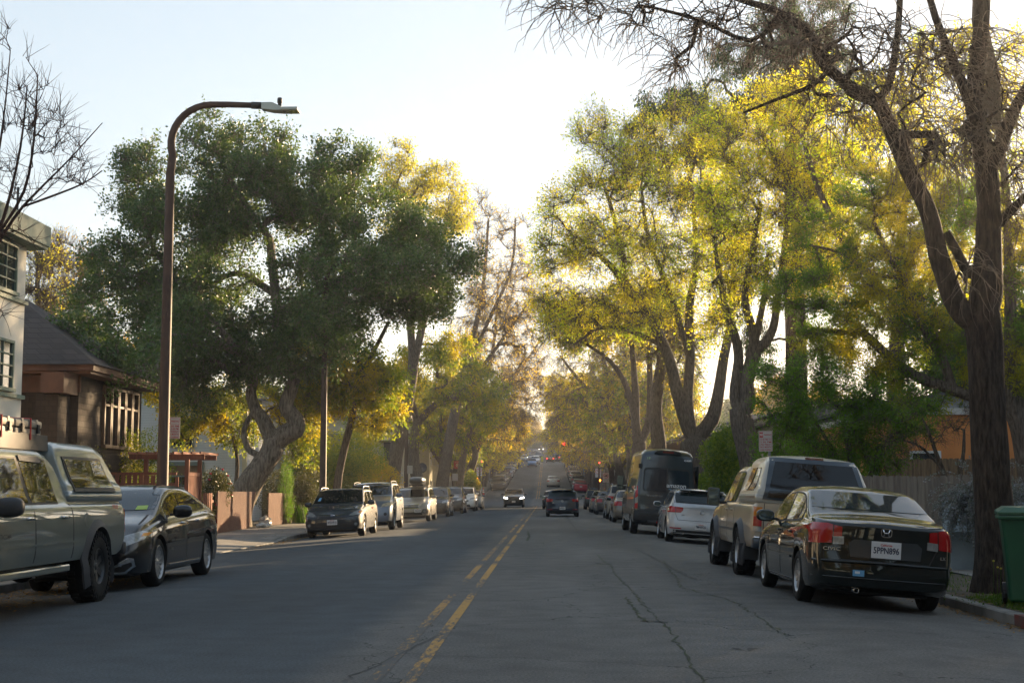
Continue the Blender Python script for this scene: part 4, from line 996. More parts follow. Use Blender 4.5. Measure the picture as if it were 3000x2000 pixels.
def twigs(rng, start, dirs, L, r0=.008, droop=0.0, n=4, curl=.15, jit=.25):
    """three-sided twigs; returns mesh arrays and the sampled twig points with their directions"""
    N = len(start); d = dirs + rng.normal(0, .02, dirs.shape); d /= np.linalg.norm(d, axis=1)[:, None]; L = L * rng.uniform(1 - jit, 1 + jit, N) if np.isscalar(L) else L
    pts = [start]; p = start.copy(); D = d.copy(); dd = []
    for k in range(n):
        D = D + rng.normal(0, curl, D.shape) + np.array([0, 0, -droop]); D /= np.linalg.norm(D, axis=1)[:, None]
        p = p + D * (L / n)[:, None]; pts.append(p.copy()); dd.append(D.copy())
    dd = [dd[0]] + dd; PT = np.stack(pts, 1); DD = np.stack(dd, 1)
    u = np.cross(DD, rng.normal(0, 1, (N, 1, 3))); u /= np.linalg.norm(u, axis=2)[:, :, None] + 1e-9; v = np.cross(DD, u)
    rr = np.linspace(1, .35, n + 1)[None, :, None] * r0
    ring = np.stack([PT + rr * (math.cos(a) * u + math.sin(a) * v) for a in (0, 2.094, 4.189)], 2)   # N,n+1,3,3
    b = (np.arange(N) * (n + 1) * 3)[:, None, None]; i = np.arange(n)[None, :, None]; j = np.arange(3)[None, None, :]; j2 = (j + 1) % 3
    F = np.stack([b + i * 3 + j, b + i * 3 + j2, b + (i + 1) * 3 + j2, b + (i + 1) * 3 + j], -1).reshape(-1, 4)
    return ring.reshape(-1, 3), F, PT, DD
def leaves(rng, pos, size=.08, asp=.5, jit=.05, hang=0.0, dirs=None, dmix=.6, fold=True):
    N = len(pos); c = pos + rng.normal(0, jit, pos.shape)
    a = rng.normal(0, 1, (N, 3))
    if dirs is not None: a = a / np.linalg.norm(a, axis=1)[:, None] * (1 - dmix) + dirs * dmix
    a[:, 2] -= hang; a /= np.linalg.norm(a, axis=1)[:, None]
    b = np.cross(a, rng.normal(0, 1, (N, 3))); b /= np.linalg.norm(b, axis=1)[:, None]
    s_ = size * rng.uniform(.6, 1.35, (N, 1)); w = s_ * asp * .5
    V = np.stack([c, c + a * s_ * .5 + b * w, c + a * s_, c + a * s_ * .45 - b * w], 1).reshape(-1, 3)
    return V, np.arange(N * 4).reshape(-1, 4)
def ellpts(rng, ells, n, shell=.55):
    """points in a set of ellipsoids (centre, radii) weighted by volume, biased to the outside"""
    w = np.array([e[1][0] * e[1][1] * e[1][2] for e in ells]) ** .8; w /= w.sum(); out = []
    for e, k in zip(ells, rng.multinomial(n, w)):
        d = rng.normal(0, 1, (k, 3)); d /= np.linalg.norm(d, axis=1)[:, None]; r = rng.uniform(shell, 1, (k, 1)) ** .6
        out.append(np.array(e[0]) + d * r * np.array(e[1]))
    return np.concatenate(out)
def pe(fx, fy, Y, rx, ry, rd):
    """ellipsoid from photo pixels (radii in px) and a depth radius in metres"""
    c = P(fx, fy, Y); return (tuple(c), (rx * Y / FPX, rd, ry * Y / FPX))
def crown(t, rng, tips, ells, ntw, Ltw, lpt, size, lm, parent, wm, r0=.008, droop=0., jit=.06, asp=.5, hang=0., out=.7, curl=.15, base=None, name='crown', trunkname='trunk', dmix=.5, rough=0, updir=0., twn=4, keep=None, wood_only=False, leaf_from=.25, tmat=None):
    Pn = np.array(t.p); cen = np.mean([e[0] for e in ells], axis=0) if base is None else np.array(base)
    tips = np.array(tips); src = Pn[tips][rng.integers(0, len(tips), ntw)] + rng.normal(0, .02, (ntw, 3))
    par = np.array(t.par); 
    # half of the twigs start along the last limb pieces
    pi = par[tips]; alt = Pn[np.maximum(pi, 0)]; m = rng.random(ntw) < .5; k = rng.integers(0, len(tips), ntw); f = rng.random((ntw, 1))
    src = np.where(m[:, None], Pn[tips][k] * f + alt[k] * (1 - f), src)
    d = src - cen; d /= np.linalg.norm(d, axis=1)[:, None] + 1e-9; d = d * out + rng.normal(0, .6, d.shape); d[:, 2] += updir
    d /= np.linalg.norm(d, axis=1)[:, None]
    tv, tf, PT, DD = twigs(rng, src, d, Ltw, r0, droop, twn, curl)
    wood = t.wood(trunkname, wm, parent, [(tv, tf)] if tmat is None else [], rough)
    if tmat is not None: rawmesh('twigs', tv, tf, tmat, parent, True)
    if wood_only or not lpt: return wood, None
    nl = int(ntw * lpt); ti = rng.integers(0, ntw, nl); f = rng.uniform(leaf_from, 1, nl) * twn; i0 = np.minimum(f.astype(int), twn - 1); fr = (f - i0)[:, None]
    pos = PT[ti, i0] * (1 - fr) + PT[ti, i0 + 1] * fr; dr = DD[ti, i0 + 1]
    if keep is not None:
        mk = keep(pos); pos = pos[mk]; dr = dr[mk]
    lv, lf = leaves(rng, pos, size, asp, jit, hang, dr, dmix)
    return wood, rawmesh(name, lv, lf, lm, parent, False)
BK = dict(oak=barkmat('oak bark', (.30, .25, .20), (.085, .068, .05), .6), dark=barkmat('dark rugged bark', (.105, .078, .058), (.03, .022, .017), .9), grey=barkmat('grey brown bark', (.21, .17, .135), (.08, .062, .048)),
          red=barkmat('redwood bark', (.12, .065, .042), (.04, .02, .014), .6), bare=barkmat('bare twig bark', (.19, .15, .12), (.08, .06, .048)),
          pale=barkmat('lit-tone twig bark', (.27, .215, .165), (.15, .115, .09)), maroon=barkmat('maroon twig bark', (.10, .06, .055), (.05, .032, .03)))  # pale tone is lightened so the twigs look sunlit
LF = dict(oak=leafmat('oak leaf', (.060, .110, .038), (.12, .175, .055), .38, .4, 9, gloss=.4), yel=leafmat('yellow leaf', (.60, .44, .03), (.42, .44, .04), .62, .5, 6),
          lime=leafmat('yellow green leaf', (.50, .50, .04), (.68, .58, .04), .62, .5, 5, c3=(.34, .46, .04)), mellow=leafmat('mellow yellow leaf', (.46, .40, .06), (.38, .40, .06), .6, .5, 5), green=leafmat('street tree leaf', (.12, .20, .03), (.30, .32, .04), .55, .5, 5, c3=(.48, .38, .03)),
          pine=leafmat('juniper leaf', (.08, .17, .03), (.15, .25, .035), .5, .5, 4, c3=(.38, .34, .03)), redw=leafmat('redwood leaf', (.035, .075, .032), (.07, .11, .04), .28, .5, 4),
          gold=leafmat('golden leaf', (.55, .34, .03), (.44, .38, .04), .6, .5, 5), brown=leafmat('faded leaf', (.26, .17, .07), (.34, .27, .06), .5, .6, 4),
          shrub=leafmat('shrub leaf', (.10, .18, .03), (.26, .32, .04), .5, .5, 7), hedge=leafmat('hedge leaf', (.045, .06, .02), (.10, .09, .025), .35, .45, 12, gloss=.4), thuja=leafmat('cypress leaf', (.09, .20, .02), (.16, .28, .03), .45, .5, 8),
          grass=leafmat('grass blade', (.06, .12, .015), (.12, .20, .025), .4, .6, 6), litter=leafmat('fallen leaf', (.30, .18, .06), (.20, .12, .05), .2, .7, 30), rosem=leafmat('rosemary leaf', (.16, .18, .17), (.30, .30, .36), .3, .6, 14))
# ================================================================== the setting
def ribbon(name, xs, y0, y1, zf, m, step=2.0, parent=None, skirt=None):
    ys = list(np.arange(y0, y1, step)) + [y1]; V = [(x, y, zf(x, y)) for y in ys for x in xs]; n = len(xs)
    F = [(i * n + j, i * n + j + 1, (i + 1) * n + j + 1, (i + 1) * n + j) for i in range(len(ys) - 1) for j in range(n - 1)]
    g = MB(); g.add(V, F); return tag(g.build(name, m, parent, smooth=True), kind=None if parent else 'structure')
def xymat(name, c1, c2, gx, gy, joint=.012, rough=.85):
    m = mat(name, c1, rough, bump=.004, bscale=60, col2=c2, vscale=1.6, detail=6); n = m.node_tree.nodes; l = m.node_tree.links; b = n['Principled BSDF']
    src = b.inputs['Base Color'].links[0].from_socket
    tc = n.new('ShaderNodeTexCoord'); sp = n.new('ShaderNodeSeparateXYZ'); l.new(tc.outputs['Object'], sp.inputs[0]); last = None
    for k, g in ((0, gx), (1, gy)):
        d = n.new('ShaderNodeMath'); d.operation = 'DIVIDE'; d.inputs[1].default_value = g; l.new(sp.outputs[k], d.inputs[0])
        f = n.new('ShaderNodeMath'); f.operation = 'FRACT'; l.new(d.outputs[0], f.inputs[0])
        c = n.new('ShaderNodeMath'); c.operation = 'LESS_THAN'; c.inputs[1].default_value = joint / g; l.new(f.outputs[0], c.inputs[0])
        if last is None: last = c.outputs[0]
        else:
            mx_ = n.new('ShaderNodeMath'); mx_.operation = 'MAXIMUM'; l.new(last, mx_.inputs[0]); l.new(c.outputs[0], mx_.inputs[1]); last = mx_.outputs[0]
    mx = n.new('ShaderNodeMix'); mx.data_type = 'RGBA'; mx.inputs['B'].default_value = (.06, .055, .05, 1); l.new(last, mx.inputs['Factor']); l.new(src, mx.inputs['A']); l.new(mx.outputs['Result'], b.inputs['Base Color'])
    return m
def asphalt():
    m = bpy.data.materials.new('asphalt'); m.use_nodes = True; n = m.node_tree.nodes; l = m.node_tree.links; b = n['Principled BSDF']; b.inputs['Roughness'].default_value = .82; b.inputs['Specular IOR Level'].default_value = .35
    tc = n.new('ShaderNodeTexCoord'); sp = n.new('ShaderNodeSeparateXYZ'); l.new(tc.outputs['Object'], sp.inputs[0])
    def noise(s, d, sc=(1, 1, 1)):
        mp = n.new('ShaderNodeMapping'); mp.inputs['Scale'].default_value = sc; l.new(tc.outputs['Object'], mp.inputs[0])
        t = n.new('ShaderNodeTexNoise'); t.inputs['Scale'].default_value = s; t.inputs['Detail'].default_value = d; l.new(mp.outputs[0], t.inputs[0]); return t.outputs['Fac']
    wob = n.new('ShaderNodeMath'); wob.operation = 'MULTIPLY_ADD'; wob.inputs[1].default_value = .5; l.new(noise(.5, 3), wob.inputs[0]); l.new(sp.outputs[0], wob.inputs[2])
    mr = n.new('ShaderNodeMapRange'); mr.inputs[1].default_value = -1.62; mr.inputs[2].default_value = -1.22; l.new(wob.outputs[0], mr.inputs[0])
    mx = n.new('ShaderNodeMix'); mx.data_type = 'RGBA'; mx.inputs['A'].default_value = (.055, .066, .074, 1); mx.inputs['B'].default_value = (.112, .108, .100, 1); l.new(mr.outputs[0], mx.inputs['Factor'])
    cur = mx.outputs['Result']
    for fac, lo, hi in ((noise(.35, 4, (1, .25, 1)), .72, 1.25), (noise(2.2, 6), .82, 1.18), (noise(42, 4), .62, 1.42), (noise(130, 2), .7, 1.35), (noise(.12, 2, (6, .3, 1)), .86, 1.14)):
        r = n.new('ShaderNodeMapRange'); r.inputs[1].default_value = .3; r.inputs[2].default_value = .7; r.inputs[3].default_value = lo; r.inputs[4].default_value = hi; l.new(fac, r.inputs[0])
        k = n.new('ShaderNodeMix'); k.data_type = 'RGBA'; k.blend_type = 'MULTIPLY'; k.inputs['Factor'].default_value = 1; l.new(cur, k.inputs['A']); l.new(r.outputs[0], k.inputs['B']); cur = k.outputs['Result']
    v = n.new('ShaderNodeTexVoronoi'); v.feature = 'DISTANCE_TO_EDGE'; v.inputs['Scale'].default_value = .33; 
    wn = n.new('ShaderNodeTexNoise'); wn.inputs['Scale'].default_value = 1.6; wn.inputs['Detail'].default_value = 4; l.new(tc.outputs['Object'], wn.inputs[0])
    va = n.new('ShaderNodeVectorMath'); va.operation = 'MULTIPLY_ADD'; va.inputs[1].default_value = (.9, .9, 0); l.new(wn.outputs['Color'], va.inputs[0]); l.new(tc.outputs['Object'], va.inputs[2]); l.new(va.outputs[0], v.inputs['Vector'])
    ck = n.new('ShaderNodeMath'); ck.operation = 'LESS_THAN'; ck.inputs[1].default_value = .0016; l.new(v.outputs['Distance'], ck.inputs[0])
    ck2 = n.new('ShaderNodeMath'); ck2.operation = 'MULTIPLY'; l.new(ck.outputs[0], ck2.inputs[0]); l.new(mr.outputs[0], ck2.inputs[1])
    k = n.new('ShaderNodeMix'); k.data_type = 'RGBA'; k.inputs['B'].default_value = (.025, .027, .02, 1); l.new(ck2.outputs[0], k.inputs['Factor']); l.new(cur, k.inputs['A'])
    l.new(k.outputs['Result'], b.inputs['Base Color'])
    bp = n.new('ShaderNodeBump'); bp.inputs['Distance'].default_value = .008; bp.inputs['Strength'].default_value = 1; l.new(noise(70, 3), bp.inputs['Height']); l.new(bp.outputs[0], b.inputs['Normal'])
    return m
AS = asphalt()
soil = mat('soil and leaf mould', (.10, .075, .05), .95, bump=.02, bscale=12, col2=(.055, .05, .03), vscale=2)
far_g = mat('dry ground', (.09, .085, .05), .95, col2=(.05, .065, .03), vscale=.3)
conc = xymat('pavement concrete', (.27, .25, .22), (.19, .175, .155), 1.3, 1.5)
kerbm = mat('kerb concrete', (.24, .23, .21), .85, bump=.004, bscale=30, col2=(.15, .145, .13), vscale=3)
Y0, YE = -30, 1350; X1a, X1b, X2a, X2b = 138, 153, 308, 322
ribbon('ground', [-700, -300, -100, -40, -20, -7.9, 5.4, 20, 40, 100, 300, 700], -60, 1450, lambda x, y: H(y) - .22, far_g, 8)
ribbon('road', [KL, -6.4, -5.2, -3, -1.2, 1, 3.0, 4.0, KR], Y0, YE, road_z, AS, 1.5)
def cross_z(x, y): return H(y) + (camber(x) if KL < x < KR else (camber(KR) if x > 0 else camber(KL))) + .001
for a, c in ((X1a, X1b), (X2a, X2b)):
    ribbon('cross_street', [-90, -40, -20, KL - .0], a, c, lambda x, y: H(y) + camber(KL), AS, 2)
    ribbon('cross_street', [KR, 20, 40, 90], a, c, lambda x, y: H(y) + camber(KR), AS, 2)
for (a, c) in ((Y0, X1a), (X1b, X2a), (X2b, YE)):
    for sd, k0, k1, v1, p1 in ((-1, KL, KL - .15, KL - .15, -10.5), (1, KR, KR + .15, 6.75, 8.9)):
        ks = sorted((k0, k1)); top = camber(k0) + .13
        g = MB(); ys = list(np.arange(a, c, 2.0)) + [c]
        for i in range(len(ys) - 1):
            pass
        dip = lambda y: -.105 * max(0, min(1, (y - 28.5) / 1.5, (41.5 - y) / 1.5)) if sd < 0 else 0
        sec = [(k0, -.30), (k0, top - .015), (k0 + (k1 - k0) * .12, top), (k1, top), (k1, -.3)]
        n = len(sec); V = [(x, y, H(y) + z + (dip(y) if z > -.2 else 0)) for y in ys for x, z in sec]
        F = [(i * n + j, i * n + j + 1, (i + 1) * n + j + 1, (i + 1) * n + j) for i in range(len(ys) - 1) for j in range(n - 1)] + [tuple(range(n)), tuple((len(ys) - 1) * n + j for j in range(n))]
        g.add(V, F); tag(g.build('kerb', kerbm), kind='structure')
        if sd > 0:
            ribbon('verge', [k1, 5.9, 6.75], a, c, lambda x, y: H(y) + top - .012 + (.02 * math.sin(y * 1.7) + .02 * math.sin(y * .61 + x * 3)) * .5, soil, 1)
            ribbon('pavement', [6.75, 8.9], a, c, lambda x, y: H(y) + top + .006, conc, 2)
            ribbon('garden_soil', [8.9, 14, 60], a, c, lambda x, y: H(y) + top - .01, soil, 3)
        else:
            ribbon('pavement', [-10.5, -8.9, k1], a, c, lambda x, y: H(y) + top + .002 + (dip(y) if x > -8 else 0), conc, 1)
            ribbon('garden_soil', [-60, -14, -10.5], a, c, lambda x, y: H(y) + top - .01, soil, 3)
# painted red kerb stretches
redk = mat('worn red kerb paint', (.16, .035, .028), .8, col2=(.10, .06, .05), vscale=9)
for x, a, c, s in ((KL, 153.2, 168, -1), (KR, 15.0, 15.9, 1)):
    g = MB(); ys = np.arange(a, c, .9)
    for i in range(len(ys) - 1):
        z0, z1 = H(ys[i]), H(ys[i + 1]); cb = camber(x); t = cb + .13
        xx = x - .004 * s
        g.add([(xx, ys[i], z0 + cb), (xx, ys[i + 1], z1 + cb), (xx, ys[i + 1], z1 + t + .004), (xx, ys[i], z0 + t + .004), (xx + s * .15, ys[i + 1], z1 + t + .004), (xx + s * .15, ys[i], z0 + t + .004)], [(0, 1, 2, 3), (3, 2, 4, 5)])
    tag(g.build('red_kerb_paint', redk), kind='structure')
# painted lines
def wornpaint(name, c, w0=.42, w1=.52, sc=4):
    m = mat(name, c, .7, bump=.003, bscale=60); n = m.node_tree.nodes; l = m.node_tree.links; b = n['Principled BSDF']
    tc = n.new('ShaderNodeTexCoord'); mp = n.new('ShaderNodeMapping'); mp.inputs['Scale'].default_value = (6, .9, 1); l.new(tc.outputs['Object'], mp.inputs[0])
    t = n.new('ShaderNodeTexNoise'); t.inputs['Scale'].default_value = sc; t.inputs['Detail'].default_value = 7; t.inputs['Roughness'].default_value = .7; l.new(mp.outputs[0], t.inputs[0])
    t2 = n.new('ShaderNodeTexNoise'); t2.inputs['Scale'].default_value = .35; l.new(tc.outputs['Object'], t2.inputs[0])
    ad = n.new('ShaderNodeMath'); ad.operation = 'MULTIPLY_ADD'; ad.inputs[1].default_value = .9; l.new(t2.outputs['Fac'], ad.inputs[0]); l.new(t.outputs['Fac'], ad.inputs[2])
    r = n.new('ShaderNodeMapRange'); r.inputs[1].default_value = w0 + .42; r.inputs[2].default_value = w1 + .46; l.new(ad.outputs[0], r.inputs[0])
    mx = n.new('ShaderNodeMix'); mx.data_type = 'RGBA'; mx.inputs['A'].default_value = (*c, 1); mx.inputs['B'].default_value = (.062, .060, .056, 1); l.new(r.outputs[0], mx.inputs['Factor']); l.new(mx.outputs['Result'], b.inputs['Base Color'])
    return m
yl = wornpaint('worn yellow road paint', (.42, .22, .03), .46, .58); yl2 = wornpaint('very worn yellow road paint', (.38, .20, .035), .38, .50)
wl = wornpaint('worn white road paint', (.45, .44, .42), .55, .65)
def line(name, x0, x1, y0, y1, m, step=2): return ribbon(name, [x0, x1], y0, y1, lambda x, y: road_z(x, y) + .004, m, step)
line('yellow_road_line', -1.01, -.91, 2, 132, yl); line('yellow_road_line', -1.26, -1.16, 2, 132, yl2)
for a, c in ((X1b + 3, X2a - 3), (X2b + 3, 700)):
    line('yellow_road_line', -1.01, -.89, a, c, yl, 3); line('yellow_road_line', -1.28, -1.16, a, c, yl, 3)
for x0, x1, ya, yb in ((-7.4, -1.3, 134.2, 134.5), (-7.4, -1.3, 136.5, 136.8), (-.8, 4.9, 134.0, 134.5), (-7.4, 4.9, 154.4, 154.7), (-7.4, 4.9, 157.2, 157.5), (-7.4, -1.3, 159.2, 159.6)):
    ribbon('white_crossing_line', [x0, x1], ya, yb, lambda x, y: road_z(x, y) + .004, wl, 1)
# moss-filled cracks and tar
rng0 = np.random.default_rng(5)
def crack(pts, w, m, name='road_crack'):
    pts = [np.array(p, float) for p in pts]; out = []
    for i in range(len(pts) - 1):
        L = np.linalg.norm(pts[i + 1] - pts[i]); k = max(2, int(L / .15))
        for j in range(k): out.append(pts[i] + (pts[i + 1] - pts[i]) * j / k + rng0.normal(0, .02, 2))
    out.append(pts[-1]); g = MB(); V = []
    for i, p in enumerate(out):
        d = out[min(i + 1, len(out) - 1)] - out[max(i - 1, 0)]; d = d / (np.linalg.norm(d) + 1e-6); q = np.array([-d[1], d[0]]) * w * rng0.uniform(.2, 1.3)
        for s in (1, -1): x, y = p + q * s; V.append((x, y, road_z(x, y) + .0045))
    g.add(V, [(2 * i, 2 * i + 1, 2 * i + 3, 2 * i + 2) for i in range(len(out) - 1)]); tag(g.build(name, m), kind='structure')
tarm = mat('dark crack and tar', (.045, .045, .042), .8); mossm = mat('mossy crack', (.06, .075, .03), .95, col2=(.04, .042, .032), vscale=6)  # dark and mossy colours of the cracks and tar themselves
def G(fx, fy):
    d = CR @ Vector(((fx - 1500) / FPX, (1000 - fy) / FPX, -1)); k = -1.3 / d.z; return (d.x * k, d.y * k)
crack([G(1749, 1624), G(1790, 1660), G(1810, 1690), G(1855, 1735), G(1905, 1790), G(1945, 1830), G(2000, 1900), G(2060, 2000)], .011, mossm)
crack([G(1830, 1748), G(1870, 1800), G(1900, 1822)], .018, mossm); crack([G(1690, 1600), G(1770, 1598), G(1860, 1605), G(1900, 1625), G(1990, 1675), G(2040, 1700)], .02, tarm)
crack([G(1546, 1556), G(1550, 1570), G(1545, 1584)], .035, mossm); crack([G(1660, 1512), G(1680, 1540), G(1695, 1560)], .03, tarm)
crack([G(1080, 1732), G(1330, 1734), G(1500, 1736)], .010, mat('pale road scrape', (.11, .115, .12), .7), 'road_scrape')
crack([G(1400, 1645), G(1700, 1645), G(1940, 1662)], .012, tarm); crack([G(1560, 1815), G(1850, 1818), G(2100, 1830), G(2500, 1850)], .010, tarm)
crack([G(1450, 1845), G(1300, 1855), G(1000, 1995)], .008, tarm); crack([G(1600, 1570), G(1900, 1580), G(2200, 1590)], .016, tarm)
crack([G(1740, 1648), G(1770, 1653), G(1790, 1651)], .06, tarm, 'tar_patch'); crack([G(1880, 1820), G(1920, 1818), G(1950, 1825)], .05, tarm, 'tar_patch')
crack([G(2150, 1900), G(2190, 1905), G(2210, 1898)], .035, tarm, 'tar_patch'); crack([G(1940, 1640), G(2000, 1720), G(2150, 1760), G(2300, 1860)], .012, mossm)
# ------------------------------------------------------------------ buildings
glassw = mat('window pane', (.02, .025, .028), .05, 0, .6, coat=1)
def window(parent, o, u, w_, h_, fm, nx=2, nz=2, fr=.07, depth=.06, pane=None, proud=.03):
    """a window with frame and glazing bars; o = lower left corner, u = unit direction along the wall, normal = u x z"""
    u = Vector(u).normalized(); z = Vector((0, 0, 1)); nrm = u.cross(z); M = Matrix((u, nrm, z)).transposed().to_4x4(); M.translation = Vector(o)
    g = MB(); g.box((0, 0, 0), (fr, depth, h_), M=M); g.box((w_ - fr, 0, 0), (w_, depth, h_), M=M); g.box((fr, 0, h_ - fr), (w_ - fr, depth, h_), M=M); g.box((fr - .09, 0, -.02), (w_ - fr + .09, depth + .05, fr), M=M)
    for i in range(1, nx): x = fr + (w_ - 2 * fr) * i / nx; g.box((x - .014, .012, fr), (x + .014, depth * .7, h_ - fr), M=M)
    for i in range(1, nz): y = fr + (h_ - 2 * fr) * i / nz; g.box((fr, .014, y - .016), (w_ - fr, depth * .75, y + .016), M=M)
    wo = g.build('window', fm, parent, fix=False)
    p = MB(); p.box((fr * .5, .003, fr * .5), (w_ - fr * .5, .010, h_ - fr * .5), M=M); p.build('pane', pane or glassw, wo, fix=False); return wo
def roofm(name, col): return sidingmat(name, col, .16, .012, .9, brick=2.2, dark=.6)
def house(name, label, x0, x1, y0, y1, h, wm, rm, rh=1.8, side=-1, ridge='y', fm=None, wins=3, floors=1, z0=None, ov=.4, flat=False, cat='house', group=None, rise=0):
    """side: the x-direction of the street face (+1 faces +x); the -y face looks at the camera"""
    zb = (H(y0) if z0 is None else z0) + .02; root = thing(name, label, cat, ((x0 + x1) / 2, y0, zb), group=group); g = MB(); X0, X1, D = x0 - (x0 + x1) / 2, x1 - (x0 + x1) / 2, y1 - y0
    fm = fm or mat('white trim', (.6, .58, .52), .6)
    g.box((X0, 0, -1.2), (X1, D, h)); g.build('wall', wm, root)
    r = MB()
    if flat: r.box((X0 - ov, -ov, h + .003), (X1 + ov, D + ov, h + .35))
    elif ridge == 'hip':
        a = [(X0 - ov, -ov), (X1 + ov, -ov), (X1 + ov, D + ov), (X0 - ov, D + ov)]; m_ = min((X1 - X0) / 2, D / 2) * .85
        t = [(X0 + m_, m_), (X1 - m_, m_), (X1 - m_, D - m_), (X0 + m_, D - m_)]
        r.add([(a_, b_, h) for a_, b_ in a] + [(a_, b_, h + .12) for a_, b_ in a] + [(a_, b_, h + rh) for a_, b_ in t], [(0, 3, 2, 1), (0, 1, 5, 4), (1, 2, 6, 5), (2, 3, 7, 6), (3, 0, 4, 7), (4, 5, 9, 8), (5, 6, 10, 9), (6, 7, 11, 10), (7, 4, 8, 11), (8, 9, 10, 11)])
    elif ridge == 'y': r.prism([(X0 - ov, h - .05), (X0 - ov, h + .08), (0, h + rh + .1), (X1 + ov, h + .08), (X1 + ov, h - .05), (0, h + rh - .05)], -ov, D + ov, 'y'); 
    else: r.prism([(-ov, h - .05), (-ov, h + .08), (D / 2, h + rh + .1), (D + ov, h + .08), (D + ov, h - .05), (D / 2, h + rh - .05)], X0 - ov, X1 + ov, 'x')
    r.build('roof', rm, root)
    if not flat and ridge == 'y': gb = MB(); gb.prism([(X0, h), (0, h + rh - .06), (X1, h)], 0, D, 'y'); gb.build('gable', wm, root)
    if not flat and ridge == 'x': gb = MB(); gb.prism([(0, h), (D / 2, h + rh - .06), (D, h)], X0, X1, 'x'); gb.build('gable', wm, root)
    fh = h / floors
    for f in range(floors):
        z = fh * f + fh * .32
        for i in range(wins):
            y = D * (i + .5) / wins
            if side > 0: window(root, (X1, y - .5, z), (0, 1, 0), 1.0, fh * .5, fm)
            else: window(root, (X0, y + .5, z), (0, -1, 0), 1.0, fh * .5, fm)
        for i in range(2): x = X0 + (X1 - X0) * (i + .5) / 2; window(root, (x - .5, 0, z), (1, 0, 0), 1.0, fh * .5, fm)
    return root
# ---- left: cream stucco block with green flat roof edge
cream = mat('cream stucco', (.84, .79, .68), .85, bump=.006, bscale=30, col2=(.74, .69, .58), vscale=1.2)
greent = mat('sage green trim', (.16, .22, .17), .6, var=.15)
t = thing('apartment_building', 'cream stucco two-storey building with sage green eaves and window frames at the left edge', 'building', (-16.5, 14, 0))
g = MB(); g.box((-5.5, 0, -1), (4.4, 18.4, 6.95)); g.build('wall', cream, t)
g = MB(); g.box((-6.0, -.5, 6.953), (4.75, 18.8, 7.03)); g.box((-6.05, -.55, 7.033), (4.8, 18.85, 7.5)); g.build('roof', greent, t)
g = MB(); g.box((4.403, 0, 5.60), (4.47, 18.45, 5.69)); g.build('ledge', greent, t); g = MB(); g.box((4.403, 0, 3.42), (4.47, 18.45, 3.51)); g.build('ledge', greent, t)
for z in (5.74, 3.56):
    for y in (1.6, 6.4, 11.2, 16.0): window(t, (4.4, y, z), (0, 1, 0), 1.75, 1.14, greent, 3, 4, fr=.06)
    window(t, (-2, 0, z), (1, 0, 0), 1.6, 1.5, greent, 3, 4)
g = MB(); g.tube([(4.3, 18.0, 7.45), (4.3, 18.0, 8.3)], .03, 6); g.build('vent_pipe', M_['grey_pl'], t)
# ---- brown shingled house with hip roof and sunlit window wall
brown = sidingmat('brown shingles', (.055, .035, .024), .16, .012, .85, brick=1.3, dark=.5)
brr = sidingmat('dark roof shingles', (.085, .065, .055), .17, .015, .9, brick=2.0, dark=.55)
redbr = mat('red brown trim', (.13, .055, .032), .6, var=.15, vscale=4)
t = thing('brown_house', 'dark brown shingled house with hipped roof and a row of tall sunlit windows', 'house', (-18.2, 37.6, 0))
g = MB(); g.box((-4.3, 0, -1), (5.7, 5.9, 4.4)); g.build('wall', brown, t)
g = MB(); g.box((-4.9, -.6, 4.405), (6.2, 6.4, 4.47)); g.box((-5, -.7, 4.473), (6.3, 6.5, 4.63)); g.box((-4.35, -.06, 3.95), (5.76, -.003, 4.40)); g.build('eaves', redbr, t)
g = MB(); g.add([(-5.1, -.8, 4.634), (6.4, -.8, 4.634), (6.4, 6.6, 4.634), (-5.1, 6.6, 4.634), (-1.6, 2.6, 6.9), (3.0, 2.6, 6.9), (3.0, 3.2, 6.9), (-1.6, 3.2, 6.9)], [(0, 3, 2, 1), (0, 1, 5, 4), (1, 2, 6, 5), (2, 3, 7, 6), (3, 0, 4, 7), (4, 5, 6, 7)]); g.build('roof', brr, t)
wood = mat('varnished window wood', (.10, .048, .022), .6, coat=0, var=.2, vscale=6)
for i in range(5): 
    wo = window(t, (5.705, 2.0 + i * .68, 2.55), (0, 1, 0), .64, 1.75, wood, 1, 1, fr=.08, depth=.09); g = MB(); g.box((5.71, 2.08 + i * .68, 3.72), (5.775, 2.56 + i * .68, 3.78)); g.build('transom', wood, wo)
for i in range(3): window(t, (-3.4 + 2.6 * i, 0, .9), (1, 0, 0), 1.1, 1.4, redbr, 1, 2)
g = MB(); g.bbox((4.9, -1.0, -1), (5.5, -.05, 3.85), .02); g.build('porch_post', brown, t)
g = MB(); g.tube([(.3, -.06, 0), (.3, -.06, 3.5)], .035, 8); g.build('drainpipe', brown, t)
g = MB(); g.box((5.1, -1.2, 3.86), (5.7, -.07, 4.395)); g.build('porch_beam', redbr, t)
